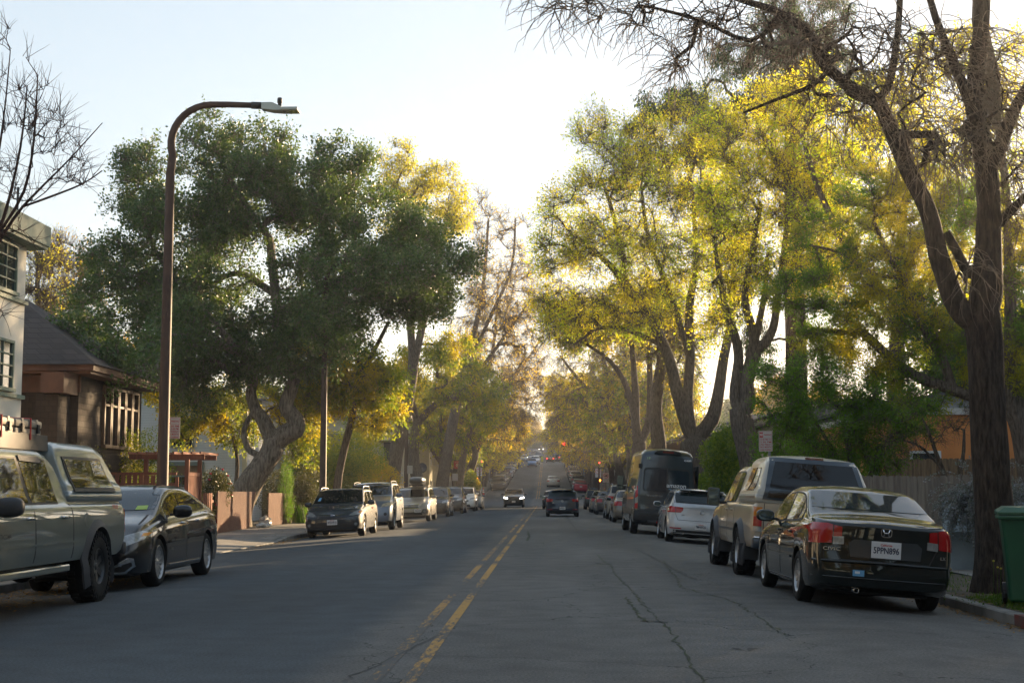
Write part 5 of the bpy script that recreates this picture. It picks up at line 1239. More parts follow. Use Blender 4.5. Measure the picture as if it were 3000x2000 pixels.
# ---- white clapboard house with brick chimney
white = sidingmat('white clapboard', (.60, .62, .64), .11, .010, .7)
t = house('white_house', 'white clapboard house with green window frames and a brick chimney behind the oak trunk', -24, -13.3, 62, 72, 4.9, white, roofm('grey shingles', (.09, .085, .085)), 1.5, side=1, ridge='y', fm=mat('slate green trim', (.12, .17, .16), .6), wins=3, floors=2)
g = MB(); g.box((-2.0, -.62, -1), (-1.1, -.01, 6.0)); g.box((-2.06, -.68, 6.003), (-1.04, .05, 6.2)); g.build('chimney', sidingmat('dark red brick', (.16, .075, .055), .075, .006, .9, brick=True), t)
wo = window(t, (1.9, 0, .55), (1, 0, 0), 1.75, 2.05, bpy.data.materials['slate green trim'], 1, 2, fr=.17, depth=.09, pane=mat('brown blind', (.14, .075, .03), .6))
g = MB(); g.box((2.08, -.06, .72), (3.5, -.02, 1.5)); g.build('curtain', mat('grey white curtain', (.42, .42, .40), .8), wo)
g = MB(); g.box((5.353, -.12, -1), (5.55, -.003, 4.9)); g.build('corner_board', mat('cream board', (.6, .55, .42), .6), t)
# ---- houses further along
grn = sidingmat('olive clapboard', (.20, .19, .13), .12, .01, .8)
house('wooden_house', 'small olive wooden house half hidden by the sunlit street trees', -24, -14.2, 76, 88, 4.3, grn, roofm('brown shingles roof', (.10, .075, .06)), 2.0, side=1, ridge='y')
ccl = sidingmat('cream clapboard', (.46, .42, .30), .12, .012, .75)
t = house('cream_house', 'cream clapboard two-storey building with grey side panel near the red hanging sign', -21, -10.6, 101, 112, 6.6, ccl, M_['grey_pl'], side=1, flat=True, wins=2, floors=2, ov=.5)
g = MB(); g.box((-.8, -.05, .9), (2.4, -.004, 5.4)); g.build('grey_siding_panel', sidingmat('grey siding', (.13, .145, .15), .12, .01, .8), t)
g = MB(); g.box((3.6, -.9, 4.9), (5.7, -.004, 5.05)); g.box((3.7, -.8, 5.053), (5.6, -.004, 5.2)); g.build('awning', mat('cream awning', (.5, .45, .32), .6), t)
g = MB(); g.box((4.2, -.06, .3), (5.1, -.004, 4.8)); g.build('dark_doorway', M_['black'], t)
g = MB(); g.box((3.5, -.08, .1), (3.75, -.004, 3.1)); g.build('corner_post', mat('white post', (.6, .6, .58), .6), t)
d = thing('satellite_dish', 'grey satellite dish on a thin mast before the cream building', 'dish', tuple(P(1236, 1425, 98))); g = MB(); g.tube([(0, 0, -1.6), (0, 0, 1.1)], .03, 6); g.build('mast', M_['grey_pl'], d)
g = MB(); g.lathe([(.02, .0), (.2, .03), (.36, .12), (.36, .14), (.2, .05), (.02, .02)], 20, 'z', M=Matrix.Translation((0, 0, 1.25)) @ Matrix.Rotation(R(75), 4, 'X')); g.build('dish', M_['grey_pl'], d, smooth=True)
h2 = [('stucco_house', 'tall pale grey house with dark roof rising behind the cream building', -23, -12.5, 114, 124, 8.6, (.42, .42, .40), 0),
      ('corner_shop', 'sunlit cream shop with tawny tiled roof on the near left corner', -22, -10.4, 125.5, 136.5, 5.6, (.55, .49, .32), 1)]
for nm, lb, x0, x1, y0, y1, h, c, k in h2:
    house(nm, lb, x0, x1, y0, y1, h, mat(nm + ' stucco', c, .85, bump=.004, bscale=30, var=.08), roofm(nm + ' roof', (.09, .09, .1) if not k else (.30, .16, .07)), 1.8, side=1, ridge='hip', floors=2)
rg = random.Random(4)
cols = [(.42, .38, .30), (.35, .36, .36), (.5, .46, .38), (.30, .24, .18), (.45, .45, .43), (.38, .30, .22), (.26, .30, .30)]
lab = ['pale tan', 'grey', 'cream', 'brown', 'off white', 'tawny', 'blue grey']
k = 0
for sd in (-1, 1):
    y = 162
    while y < 560:
        if 300 < y < 326: y = 326
        L_ = rg.uniform(9, 13); c = (k + (sd > 0) * 3) % 7; a = (-23, -11.5) if sd < 0 else (10.5, 22)
        hh = house('row_house', f'{lab[c]} house behind the avenue trees up the hill', a[0], a[1], y, y + L_, rg.uniform(4.5, 6.2), mat('row house wall', cols[c], .85, var=.08), roofm('row house roof', (.10, .085, .08)), 2.0, side=-sd, ridge=rg.choice(['y', 'hip', 'x']), wins=3, floors=2, group=f'{lab[c]} houses behind the avenue trees')
        y += L_ + rg.uniform(2, 4); k += 1
        if y > 330: y += 8
# ---- right side
orange = mat('orange stucco', (.64, .25, .075), .85, bump=.006, bscale=25, col2=(.56, .21, .065), vscale=1.5)
t = thing('orange_house', 'orange stucco house with white barred window behind the plank fence', 'house', (15.6, 42, 0))
g = MB(); g.box((-5.6, 0, -1), (5.5, 12, 3.55)); g.build('wall', orange, t)
g = MB(); g.box((-5.7, -.1, 3.553), (5.6, 12.1, 3.75)); g.build('roof', mat('pale parapet', (.45, .43, .40), .7), t)
wt = mat('white window paint', (.6, .6, .58), .5)
window(t, (-2.1, 0, 1.25), (1, 0, 0), 2.0, .95, wt, 4, 2, fr=.05)
window(t, (-5.0, 0, 1.2), (1, 0, 0), .9, 1.3, wt, 1, 2)
for i in range(3): window(t, (-5.6, 2.5 + 3.4 * i, 1.0), (0, -1, 0), 1.2, 1.3, wt, 2, 2)
t = house('beige_house', 'beige stucco house with white-framed window at the right edge behind the big trunk', 15.4, 25, 33, 41, 3.4, mat('beige stucco', (.30, .25, .17), .85, bump=.005, bscale=25, var=.08), roofm('beige house roof', (.09, .08, .07)), 1.0, side=-1, ridge='hip', wins=2)
house('grey_house', 'blue grey clapboard house behind the leafy bush on the right', 11.6, 22, 56, 66.3, 4.3, sidingmat('blue grey clapboard', (.34, .37, .42), .13, .01, .8), roofm('grey house roof', (.10, .10, .11)), 1.0, side=-1, ridge='y')
house('tan_house', 'tan bungalow on the right beyond the delivery van', 11.2, 21, 69.5, 82, 4.6, mat('tan stucco', (.36, .30, .22), .85, var=.08), roofm('tan house roof', (.11, .08, .06)), 1.5, side=-1, ridge='hip')
house('green_house', 'grey green house beyond the tan bungalow on the right', 11.0, 21, 85, 99, 5.0, mat('grey green stucco', (.22, .25, .2), .85, var=.08), roofm('green house roof', (.09, .08, .07)), 1.6, side=-1, ridge='y')
house('corner_house', 'dark brick house by the near right street corner', 10.6, 22, 103, 135, 5.4, mat('dusky brick', (.20, .11, .08), .85, var=.15), roofm('corner house roof', (.09, .08, .08)), 1.7, side=-1, ridge='hip')
for (a, c, h) in ((-20, -2, 5.4), (1, 15, 5.2), (17.5, 31, 5.3)):  # out-of-view houses placed as blockers for the low sun
    house('near_house', f'shade-casting stucco house added on the right outside the picture at {("the camera", "the driveway", "the planter wall")[(a > -5) + (a > 10)]}', 15.8 if a > 16 else 11.5, 26 if a > 16 else 22, a, c, h, mat('near house stucco', (.34, .30, .24), .85, var=.08), roofm('near house roof', (.09, .08, .07)), 1.4, side=-1, ridge='y')
for (a, c) in ((-25, -8), (-5, 10)):
    house('near_house', f'stucco house on the left outside the picture, {"behind" if a < -20 else "beside"} the camera', -24, -12.5, a, c, 6, mat('left near stucco', (.40, .37, .30), .85, var=.08), roofm('left near roof', (.09, .08, .07)), 1.6, side=1, ridge='y')
# ---- fences
def plank_fence(name, label, p0, p1, h, m, w_=.14, gap=.004, dog=True, rails=True, z0=0.05, top=None, thick=.02):
    p0, p1 = Vector((*p0, 0)), Vector((*p1, 0)); u = (p1 - p0).normalized(); L = (p1 - p0).length; n = max(1, int(L / (w_ + gap))); nr = Vector((u.y, -u.x, 0)); M = Matrix((u, nr, Vector((0, 0, 1)))).transposed().to_4x4(); M.translation = p0
    t = thing(name, label, 'fence', tuple(p0)); M.translation = (0, 0, 0); rr_ = random.Random(int(p0.x * 10) + int(p0.y))
    g = MB()
    for i in range(n):
        x = i * (w_ + gap); hh = h + rr_.uniform(-.015, .015) + (top(x / L) if top else 0); ya = rr_.uniform(0, .006)
        if dog: poly = [(x, z0), (x + w_, z0), (x + w_, hh - .035), (x + w_ - .03, hh), (x + .03, hh), (x, hh - .035)]
        else: poly = [(x, z0), (x + w_, z0), (x + w_, hh), (x, hh)]
        g.prism(poly, ya, ya + thick, 'y', M=M)
    g.build('picket_panel', m, t, fix=False)
    if rails:
        for z in (.35, h - .3):
            g = MB(); g.box((0, -.05, z), (L, -.003, z + .08), M=M); g.build('rail', m, t, fix=False)
        for x in np.arange(0, L + .1, 2.2):
            g = MB(); g.box((x, -.14, -.2), (x + .09, -.053, h - .05), M=M); g.build('post', m, t, fix=False)
    return t
def boardmat(name, c, c2):
    return mat(name, c, .85, bump=.004, bscale=9, col2=c2, vscale=3.0, stretch=(7, 7, .5), detail=6)
greyw = boardmat('weathered grey boards', (.24, .20, .155), (.15, .12, .095)); rb = boardmat('red brown boards', (.25, .105, .06), (.17, .07, .042)); redw = boardmat('terracotta boards', (.28, .095, .05), (.20, .07, .04))
plank_fence('plank_fence', 'weathered grey dog-eared plank fence behind the black saloon', (5.9, 28), (9.1, 28), 1.62, greyw)
plank_fence('plank_fence', 'taller brown plank fence catching sun below the orange house', (9.35, 39.6), (14.5, 39.6), 2.22, boardmat('brown boards', (.26, .17, .09), (.13, .08, .05)), w_=.15)
# picket fence and pergola by the left pavement
pk = plank_fence('picket_fence', 'terracotta picket fence with flat top rail left of the lamp post', (-12.75, 40.2), (-10.55, 40.2), 1.78, redw, w_=.12, gap=.05, dog=False)
g = MB(); g.box((-.05, -.03, 1.78), (2.25, .08, 1.86)); g.build('top_rail', redw, pk)
pg = thing('pergola', 'small terracotta wooden pergola gate with flat slatted top behind the lamp post', 'pergola', (-10.45, 41.2, .05))
for x, y in ((-1.2, 0), (0, 0), (-1.2, 1.5), (0, 1.5)):
    g = MB(); g.bbox((x - .06, y - .06, 0), (x + .06, y + .06, 2.2), .008); g.build('post', redw, pg)
for y in (0, 1.5): g = MB(); g.bbox((-1.7, y - .03, 2.203), (.5, y + .03, 2.34), .006); g.build('beam', redw, pg)
for i in range(9): 
    x = -1.65 + .26 * i; g = MB(); g.bbox((x, -.35, 2.343), (x + .05, 1.85, 2.41), .004); g.build('roof_slat', redw, pg)
g = MB()
for i in range(9): g.box((-.02, .12 + i * .15, .1), (.02, .23 + i * .15, 1.72))
g.box((-.04, .06, 1.723), (.04, 1.44, 1.83)); g.build('side_panel', redw, pg, fix=False)
plank_fence('picket_fence', 'low dark red pointed picket fence between pergola and ribbed panel', (-10.42, 43.0), (-10.36, 44.2), 1.28, redw, w_=.13, gap=.08)
rib = mat('ribbed brown boards', (.27, .135, .085), .75, var=.18, vscale=5, stretch=(8, 8, .6))
def ribbed(label, p0, p1, h, lean0, lean1):
    p0, p1 = Vector((*p0, 0)), Vector((*p1, 0)); u = (p1 - p0).normalized(); L = (p1 - p0).length; n = int(L / .16); t = thing('ribbed_fence', label, 'fence', tuple(p0))
    g = MB()
    for i in range(n):
        f = i / (n - 1); o = u * (L * f); le = lean0 + (lean1 - lean0) * f; top = o + u * le + Vector((0, 0, h)); w_ = .027; nr = Vector((u.y, -u.x, 0)) * .04
        V = [o - u * w_, o + u * w_, o + u * w_ + nr, o - u * w_ + nr]; V2 = [v + (top - o) for v in V]
        V = [v + Vector((0, 0, .03 + .12 * (0 if lean1 == 0 else (1 - f) * 0))) for v in V]
        g.add(V + V2, [(0, 3, 2, 1), (4, 5, 6, 7), (0, 1, 5, 4), (1, 2, 6, 5), (2, 3, 7, 6), (3, 0, 4, 7)])
    g.build('slat_panel', rib, t, fix=False)
    for z in (.3, h - .25):
        g = MB(); nr = Vector((-u.y, u.x, 0)) * .04; a = u * (lean0 * z / h); b_ = u * (L + lean1 * z / h)
        g.add([a, b_, b_ + nr, a + nr] + [p + Vector((0, 0, .09)) for p in (a, b_, b_ + nr, a + nr)], [(0, 3, 2, 1), (4, 5, 6, 7), (0, 1, 5, 4), (1, 2, 6, 5), (2, 3, 7, 6), (3, 0, 4, 7)])
        for v in range(-8, 0): g.v[v] = (g.v[v][0], g.v[v][1], g.v[v][2] + z)
        g.build('rail', rib, t, fix=False)
    return t
ribbed('ribbed brown slat fence leaning right against the oak trunk', (-10.3, 44.4), (-10.62, 50.6), 1.32, 0, 1.5)
ribbed('upright ribbed brown slat fence right of the oak trunk', (-10.7, 54.6), (-10.6, 60.6), 1.27, 0, 0)
plank_fence('plank_fence', 'pale weathered plank fence with house number behind the second lamp post', (-11.6, 66), (-9.8, 66), 1.45, boardmat('pale boards', (.50, .45, .36), (.36, .31, .24)), w_=.16)
plank_fence('plank_fence', 'grey plank fence in shade left of the pale one', (-14.5, 66.4), (-11.7, 66.4), 1.35, greyw, w_=.16)
g = MB(); add_text(g, '801', .26, frame((-11.25, 65.96, 1.1), (1, 0, 0), (0, 0, 1)), bold=.006); tag(g.build('house_number', M_['black'], fix=False), 'black house number 801 on the pale plank fence', 'house number')
# ---- concrete planter wall with rosemary
bluc = mat('blue grey painted concrete', (.33, .39, .42), .85, bump=.008, bscale=14, col2=(.25, .30, .33), vscale=1.5)
t = thing('planter_wall', 'blue grey painted concrete planter wall under the trailing rosemary', 'planter', (7.35, 24.3, 0))
g = MB(); g.bbox((0, .0, -.1), (.12, 2.6, 1.14), .015); g.build('side_wall', bluc, t); g = MB(); g.bbox((.123, 0, -.1), (1.6, .14, 1.13), .015); g.build('front_wall', bluc, t)
g = MB(); g.box((.13, .15, .9), (2.8, 2.6, 1.02)); g.build('planting_soil', soil, t)
g = MB(); g.bbox((-.42, .6, -.1), (-.005, .75, .62), .01); g.build('low_wall', bluc, t)
# ---- lamp posts
lampm = mat('bronze lamp post paint', (.07, .042, .032), .6, 0, .2, var=.12, vscale=2); lampg = mat('lamp head grey', (.34, .36, .33), .45, .2)
def lamp(label, x, y):
    t = thing('street_lamp', label, 'street lamp', (x, y, H(y) + .03), group='bronze street lamps on the left kerb')
    g = MB(); g.tube([(0, 0, 0), (0, 0, .35), (0, 0, .40), (0, 0, 8.1)] + [(.85 - .85 * math.cos(a_), 0, 8.75 + .85 * math.sin(a_)) for a_ in np.linspace(-.5, math.pi / 2, 12)][1:] + [(1.2, 0, 9.6), (1.75, 0, 9.58)], [.16, .16, .125, .095] + list(np.linspace(.086, .07, 11)) + [.066, .062], 18); g.build('post', lampm, t, smooth=True)
    g = MB(); g.bbox((-.22, -.22, -.02), (.22, .22, .06), .02); g.build('base_plate', lampm, t)
    g = MB(); g.tube([(1.73, 0, 9.58), (1.96, 0, 9.57)], .078, 14); g.build('collar', M_['black'], t, smooth=True)
    g = MB(); hs_ = Matrix.Translation((-1.02, 0, .31)); g.add([(2.98, -.1, 9.17), (2.98, .1, 9.17), (2.98, .1, 9.31), (2.98, -.1, 9.31), (3.22, -.15, 9.13), (3.22, .15, 9.13), (3.22, .15, 9.30), (3.22, -.15, 9.30), (3.42, -.17, 9.12), (3.42, .17, 9.12), (3.42, .17, 9.20), (3.42, -.17, 9.20)], [(0, 3, 2, 1), (0, 1, 5, 4), (1, 2, 6, 5), (2, 3, 7, 6), (3, 0, 4, 7), (4, 5, 9, 8), (5, 6, 10, 9), (6, 7, 11, 10), (7, 4, 8, 11), (8, 9, 10, 11)])
    g.v = [tuple(hs_ @ Vector(q)) for q in g.v]; hd = g.build('lamp_head', lampg, t); g = MB(); g.bbox((3.40, -.19, 9.12), (3.78, .19, 9.19), .02, M=hs_); g.build('light_panel', lampg, hd); g = MB(); g.box((3.44, -.15, 9.113), (3.74, .15, 9.119), M=hs_); g.build('lens', M_['clear_l'], hd)
    g = MB(); g.lathe([(.001, 9.24), (.04, 9.24), (.04, 9.31), (.055, 9.32), (.055, 9.40), (.045, 9.43), (.001, 9.43)], 12, 'z', M=hs_ @ Matrix.Translation((3.36, 0, 0))); g.build('photocell', M_['black'], hd, smooth=True)
    return t
p = P(476, 1405, 29.9)
lamp('tall bronze street lamp with curved arm over the sky', p.x, 29.9)
lamp('bronze street lamp whose post rises behind the blue grey hatchback with silver rails', P(946, 1400, 50.7).x, 50.7)
lamp('thin bronze street lamp post beside the car with the roof box', P(1190, 1400, 80).x, 80)
# ---- parking signs
def psign(label, x, y, ztop, lines, post=True, w_=.305, h_=.46, cat='sign'):
    t = thing('parking_sign', label, cat, (x, y, H(y)))
    g = MB(); g.bbox((-w_ / 2, -.004, ztop - h_), (w_ / 2, 0, ztop), .003); sg_ = g.build('sign_face', mat('sign white', (.52, .52, .50), .45), t)
    g = MB(); b_ = .006
    for a in ((-w_ / 2 + .012, ztop - h_ + .012, w_ / 2 - .012, ztop - h_ + .012 + b_), (-w_ / 2 + .012, ztop - .012 - b_, w_ / 2 - .012, ztop - .012), (-w_ / 2 + .012, ztop - h_ + .012, -w_ / 2 + .012 + b_, ztop - .012), (w_ / 2 - .012 - b_, ztop - h_ + .012, w_ / 2 - .012, ztop - .012), (-w_ / 2 + .02, ztop - .155, w_ / 2 - .02, ztop - .150), (-w_ / 2 + .02, ztop - .145, -w_ / 2 + .095, ztop - .03)): g.box((a[0], -.0065, a[1]), (a[2], -.0042, a[3]))
    rc = mat('sign red', (.45, .03, .03), .5)
    M0 = lambda x_, z_: frame((x_, -.0072, z_), (1, 0, 0), (0, 0, 1))
    add_text(g, 'PARKING', .06, M0(.045, ztop - .088), bold=.001, width=.165)
    for i, s_ in enumerate(lines): add_text(g, s_, .058 if i < len(lines) - 1 else .03, M0(0, ztop - .195 - .057 * i), bold=.001, width=min(w_ * .8, .035 * len(s_)))
    g.build('sign_text', rc, sg_, fix=False)
    g = MB(); add_text(g, 'NO', .08, M0(-w_ / 2 + .057, ztop - .088), bold=.002, width=.065); g.build('sign_letters', M_['white'], sg_, fix=False)
    if post: g = MB(); g.bbox((.06, .006, 0), (.11, .045, ztop - .02), .004); g.build('post', mat('galvanised post', (.25, .26, .26), .45, .7), t)
    return t
q = P(2243, 1292, 32.5); psign('white and red no parking sign on a grey post above the tan pickup', q.x, 32.5, P(2243, 1262, 32.5).z, ['12:30 PM TO', '3:30 PM', '2ND FRIDAY', 'EACH MONTH', 'STREET SWEEPING'])
q = P(503, 1250, 30.2); psign('white and red no parking sign fixed to the tall street lamp', q.x, 30.3, P(507, 1221, 30.2).z, ['12:30 PM', 'TO 3:30 PM', '4TH THURSDAY', 'EACH MONTH', 'STREET SWEEPING'], post=False)
def blank(label, p, w_, h_, c, name='street_sign', post=True):
    t = thing(name, label, 'sign', (p.x, p.y, H(p.y))); z = p.z - H(p.y)
    g = MB(); g.bbox((-w_ / 2, -.004, z - h_ / 2), (w_ / 2, 0, z + h_ / 2), .003); g.build('sign_face', mat('plain sign', c, .5), t)
    if post: g = MB(); g.tube([(0, .03, 0), (0, .03, z + h_ / 2)], .025, 8); g.build('post', M_['grey_pl'], t)
    return t
blank('plain pale sign plate beside the third lamp post', P(1201, 1375, 79.8), .30, .46, (.42, .38, .33), post=False)
blank('white and grey parking sign on the far lamp post by the cream building', P(1333, 1397, 108), .42, .55, (.5, .46, .44))
# red hanging sign
q = P(1341, 1361, 118); t = thing('hanging_sign', 'square red sign with cream ring emblem hanging by the cream corner shop', 'sign', tuple(q))
g = MB(); g.bbox((-.33, -.02, -.33), (.33, .02, .33), .01); g.build('sign_board', mat('sign board red', (.50, .03, .02), .5), t)
g = MB(); g.lathe([(.10, -.025), (.15, -.025), (.15, -.03), (.10, -.03)], 20, 'y', M=Matrix.Translation((0, 0, -.03))); g.ell((0, -.026, -.03), (.05, .005, .05), 10, 5); add_text(g, 'OLD TAVERN', .1, frame((0, -.024, .22), (1, 0, 0), (0, 0, 1)), bold=.002, width=.5); g.build('emblem', mat('sign cream', (.6, .5, .3), .5), t, fix=False)
g = MB(); g.tube([(-.6, 0, .40), (.36, 0, .40)], .02, 6); g.build('bracket', M_['black'], t)
# ---- traffic signals
def disc(g, c, r, y=-.02, n=16): g.prism([(c[0] + r * math.cos(2 * math.pi * k / n), c[1] + r * math.sin(2 * math.pi * k / n)) for k in range(n)], y - .004, y, 'y')
def head(parent, x, z, s=1.0, lens=.1):
    g = MB(); g.bbox((x - .17 * s, -.12, z - .52 * s), (x + .17 * s, .12, z + .52 * s), .02)
    o = g.build('signal_head', M_['black'], parent)
    for i, k in enumerate((.33, 0, -.33)):
        g = MB(); disc(g, (x, z + k * s), lens * s, -.125); g.build('lens', M_['sig_red'] if i == 0 else M_['black'], o)
        g = MB(); vs = [(x + lens * 1.12 * s * math.cos(a), z + k * s + lens * 1.12 * s * math.sin(a)) for a in np.linspace(-.3, math.pi + .3, 12)]
        for j in range(11): g.add([(vs[j][0], -.12, vs[j][1]), (vs[j + 1][0], -.12, vs[j + 1][1]), (vs[j + 1][0], -.32, vs[j + 1][1]), (vs[j][0], -.32, vs[j][1])], [(0, 1, 2, 3)])
        g.build('visor', M_['black'], o, fix=False)
    return o
def ped(parent, x, z):
    g = MB(); g.bbox((x - .22, -.1, z - .22), (x + .22, .1, z + .22), .02); o = g.build('pedestrian_signal', M_['black'], parent); g = MB()
    g.bbox((x - .07, -.112, z - .13), (x + .06, -.103, z + .02), .01)
    for k, (dx, h_) in enumerate(((-.055, .10), (-.02, .13), (.015, .12), (.048, .09))): g.tube([(x + dx, -.108, z), (x + dx, -.108, z + h_)], .014, 6)
    g.tube([(x + .05, -.108, z - .06), (x + .11, -.108, z + .02)], .014, 6); g.build('hand_symbol', M_['sig_or'], o); return o
def nosign(parent, x, z, r, kind, w_=.6, txt=None):
    g = MB(); g.bbox((x - w_ / 2, -.006, z - w_ / 2), (x + w_ / 2, 0, z + w_ / 2), .003); o = g.build('prohibition_sign', M_['white_pl'], parent)
    g = MB(); pr = [(r * .84, -.012), (r, -.012), (r, -.008), (r * .84, -.008)]; g.lathe(pr + pr[:1], 24, 'y', M=Matrix.Translation((x, 0, z)))
    g.tube([(x - r * .62, -.016, z + r * .62), (x + r * .62, -.016, z - r * .62)], r * .07, 6); g.build('red_ring', M_['red_txt'], o)
    g = MB()
    if kind == 'left': g.tube([(x + r * .3, -.009, z - r * .5), (x + r * .3, -.009, z), (x - r * .25, -.009, z + r * .25)], r * .11, 6); g.prism([(x - r * .6, z + r * .3), (x - r * .1, z + r * .52), (x - r * .2, z + .0)], -.012, -.008, 'y')
    else: g.prism([(x - r * .6, z - r * .2), (x - r * .6, z + r * .1), (x - r * .35, z + r * .15), (x - r * .3, z + r * .05), (x - r * .1, z + r * .05), (x - r * .1, z + r * .32), (x + r * .6, z + r * .32), (x + r * .6, z - r * .2)], -.012, -.008, 'y'); disc(g, (x - r * .35, z - r * .25), r * .12, -.008); disc(g, (x + r * .3, z - r * .25), r * .12, -.008)
    g.build('black_symbol', M_['black'], o)
    if txt:
        g = MB(); g.bbox((x - w_ / 2, -.006, z - w_ / 2 - .32), (x + w_ / 2, 0, z - w_ / 2 - .03), .003); o2 = g.build('sub_sign', M_['white_pl'], parent)
        g = MB(); add_text(g, txt, .13, frame((x, -.010, z - w_ / 2 - .17), (1, 0, 0), (0, 0, 1)), bold=.002, width=w_ * .8); g.build('sign_text', M_['black'], o2, fix=False)
sigm = mat('brown signal pole', (.10, .06, .045), .5, .2)
q = P(1757, 1353, 150); zz = H(150)
t = thing('traffic_signal', 'brown mast-arm signal pole with red light and orange hand on the right corner', 'traffic signal', (q.x - .1, 150, zz))
g = MB(); g.tube([(0, 0, 0), (0, 0, 6.6)], [.11, .08], 10); g.build('pole', sigm, t, smooth=True)
g = MB(); g.tube([(0, 0, 6.3), (-2, 0, 6.75), (-4.2, 0, 6.95)], [.07, .055, .04], 8); g.build('mast_arm', sigm, t, smooth=True)
head(t, .05, q.z - zz - .33, .8); ped(t, .12, P(1757, 1406, 150).z - zz); nosign(t, -.08, P(1757, 1380, 150).z - zz, .26, 'left', .58, '7-9 AM')
q2 = P(1653.5, 1300.5, 150); head(t, q2.x - q.x + .1, q2.z - zz - .33, 1.05, .155)
q = P(1775, 1393, 138); t = thing('sign_post', 'no-trucks sign with two small sign backs on a brown post', 'sign', (q.x, 138, 0))
g = MB(); g.tube([(0, .04, 0), (0, .04, 3.6)], .05, 8); g.build('post', sigm, t, smooth=True); nosign(t, 0, q.z, .25, 'truck', .6, 'OVER 3 TONS')
for s_ in (-1, 1): g = MB(); g.bbox((s_ * .17 - .12, -.005, q.z + .33), (s_ * .17 + .12, .002, q.z + .62), .003); g.build('sign_back', lampg, t)
q = P(1411, 1348, 152); zz = H(153); t = thing('traffic_signal', 'signal pole with red light, no-left-turn sign and orange hand on the left corner', 'traffic signal', (q.x, 153, zz))
g = MB(); g.tube([(-.25, 0, 0), (-.25, 0, 4.9)], .09, 10); g.build('pole', sigm, t, smooth=True); head(t, 0, q.z - zz - .33, .8); ped(t, P(1397, 1402, 152).x - q.x, P(1397, 1402, 152).z - zz); nosign(t, P(1403, 1376, 152).x - q.x, P(1403, 1376, 152).z - zz, .26, 'left', .58, '7-9 AM')
q = P(1401, 1446, 156.5); t = thing('signal_cabinet', 'pale grey metal signal cabinet on the far left corner', 'cabinet', (q.x, 156.5, H(156.5) + .05)); g = MB(); g.bbox((-.38, -.3, 0), (.38, .3, 1.3), .02); g.build('cabinet_body', lampg, t); g = MB(); g.bbox((-.34, -.315, .12), (.34, -.302, 1.22), .01); g.build('door', lampg, t)
def cone(p, label):
    t = thing('traffic_cone', label, 'traffic cone', tuple(p)); oc = mat('cone orange', (.65, .10, .02), .5)
    g = MB(); g.lathe([(.17, .03), (.12, .32), (.08, .60), (.05, .9), (.03, .91), (.001, .91)], 16); g.build('cone_body', oc, t, smooth=True)
    g = MB(); g.lathe([(.116, .37), (.094, .53), (.096, .53), (.118, .37)], 16); g.lathe([(.083, .62), (.068, .74), (.07, .74), (.085, .62)], 16); g.build('reflective_band', M_['white'], t)
    g = MB(); g.bbox((-.2, -.2, 0), (.2, .2, .035), .01); g.build('base', oc, t); return t
q = P(1416, 1447, 166); cone((q.x, 166, H(166) + .0), 'orange traffic cone with white bands on the far left corner')
q = P(1603, 1340, 306); t = thing('crossing_sign', 'fluorescent yellow crossing paddle sign on the centre line uphill', 'sign', (-1.1, 306, H(306))); g = MB(); g.bbox((-.22, -.03, .15), (.22, .03, 1.25), .03); g.build('sign_panel', mat('fluorescent yellow', (.65, .62, .04), .5), t); g = MB(); g.bbox((-.25, -.15, 0), (.25, .15, .1), .02); g.build('base', M_['black'], t)
# ---- bins
def bin_(name, label, x, y, z, c, s=1.0, rz=0, group=None):
    t = thing(name, label, 'wheelie bin', (x, y, z), rz, group); m = mat('bin plastic', c, .45, var=.08, coat=.15)
    g = MB(); a, b_, h = .24 * s, .27 * s, .98 * s
    def ring(f, z_): return [(-a * f, -b_ * f, z_), (a * f, -b_ * f, z_), (a * f, b_ * f, z_), (-a * f, b_ * f, z_)]
    V = ring(.86, .05 * s) + ring(.9, .3 * s) + ring(1.05, .8 * s) + ring(1.16, h); F = [(0, 3, 2, 1)] + [(i * 4 + j, i * 4 + (j + 1) % 4, i * 4 + 4 + (j + 1) % 4, i * 4 + 4 + j) for i in range(3) for j in range(4)]
    g.add(V, F); o = g.build('bin_body', m, t); md = o.modifiers.new('b', 'BEVEL'); md.width = .035 * s; md.segments = 3; o.data.shade_smooth(); o.data.set_sharp_from_angle(angle=R(60))
    g = MB(); g.bbox((-a * 1.24, -b_ * 1.24, h - .05 * s), (a * 1.24, b_ * 1.24, h + .0 * s), .02); g.build('rim', m, t, smooth=False)
    g = MB(); g.add([(-a * 1.25, -b_ * 1.25, h + .005), (a * 1.25, -b_ * 1.25, h + .005), (a * 1.25, b_ * 1.2, h + .005), (-a * 1.25, b_ * 1.2, h + .005), (-a * 1.25, -b_ * 1.25, h + .03), (a * 1.25, -b_ * 1.25, h + .03), (a * 1.25, b_ * 1.2, h + .05), (-a * 1.25, b_ * 1.2, h + .05), (-a * .95, -b_ * .9, h + .085), (a * .95, -b_ * .9, h + .085), (a * .95, b_ * .9, h + .10), (-a * .95, b_ * .9, h + .10)], [(0, 3, 2, 1), (0, 1, 5, 4), (1, 2, 6, 5), (2, 3, 7, 6), (3, 0, 4, 7), (4, 5, 9, 8), (5, 6, 10, 9), (6, 7, 11, 10), (7, 4, 8, 11), (8, 9, 10, 11)]); g.build('lid', m, t)
    for sg in (1, -1): g = MB(); g.lathe([(.001, -.025), (.12 * s, -.025), (.12 * s, .025), (.001, .025)], 16, 'x', M=Matrix.Translation((sg * a * .95, b_ * .9, .12 * s))); g.build('wheel', M_['black'], t)
    g = MB(); g.tube([(-a * .9, b_ * 1.32, h - .03), (a * .9, b_ * 1.32, h - .03)], .015, 8); g.build('handle', m, t)
    return t
t = bin_('wheelie_bin', 'large dark green wheelie bin at the right edge on the verge', 5.62, 17.0, -.02, (.014, .085, .04), 1.08, -.25)
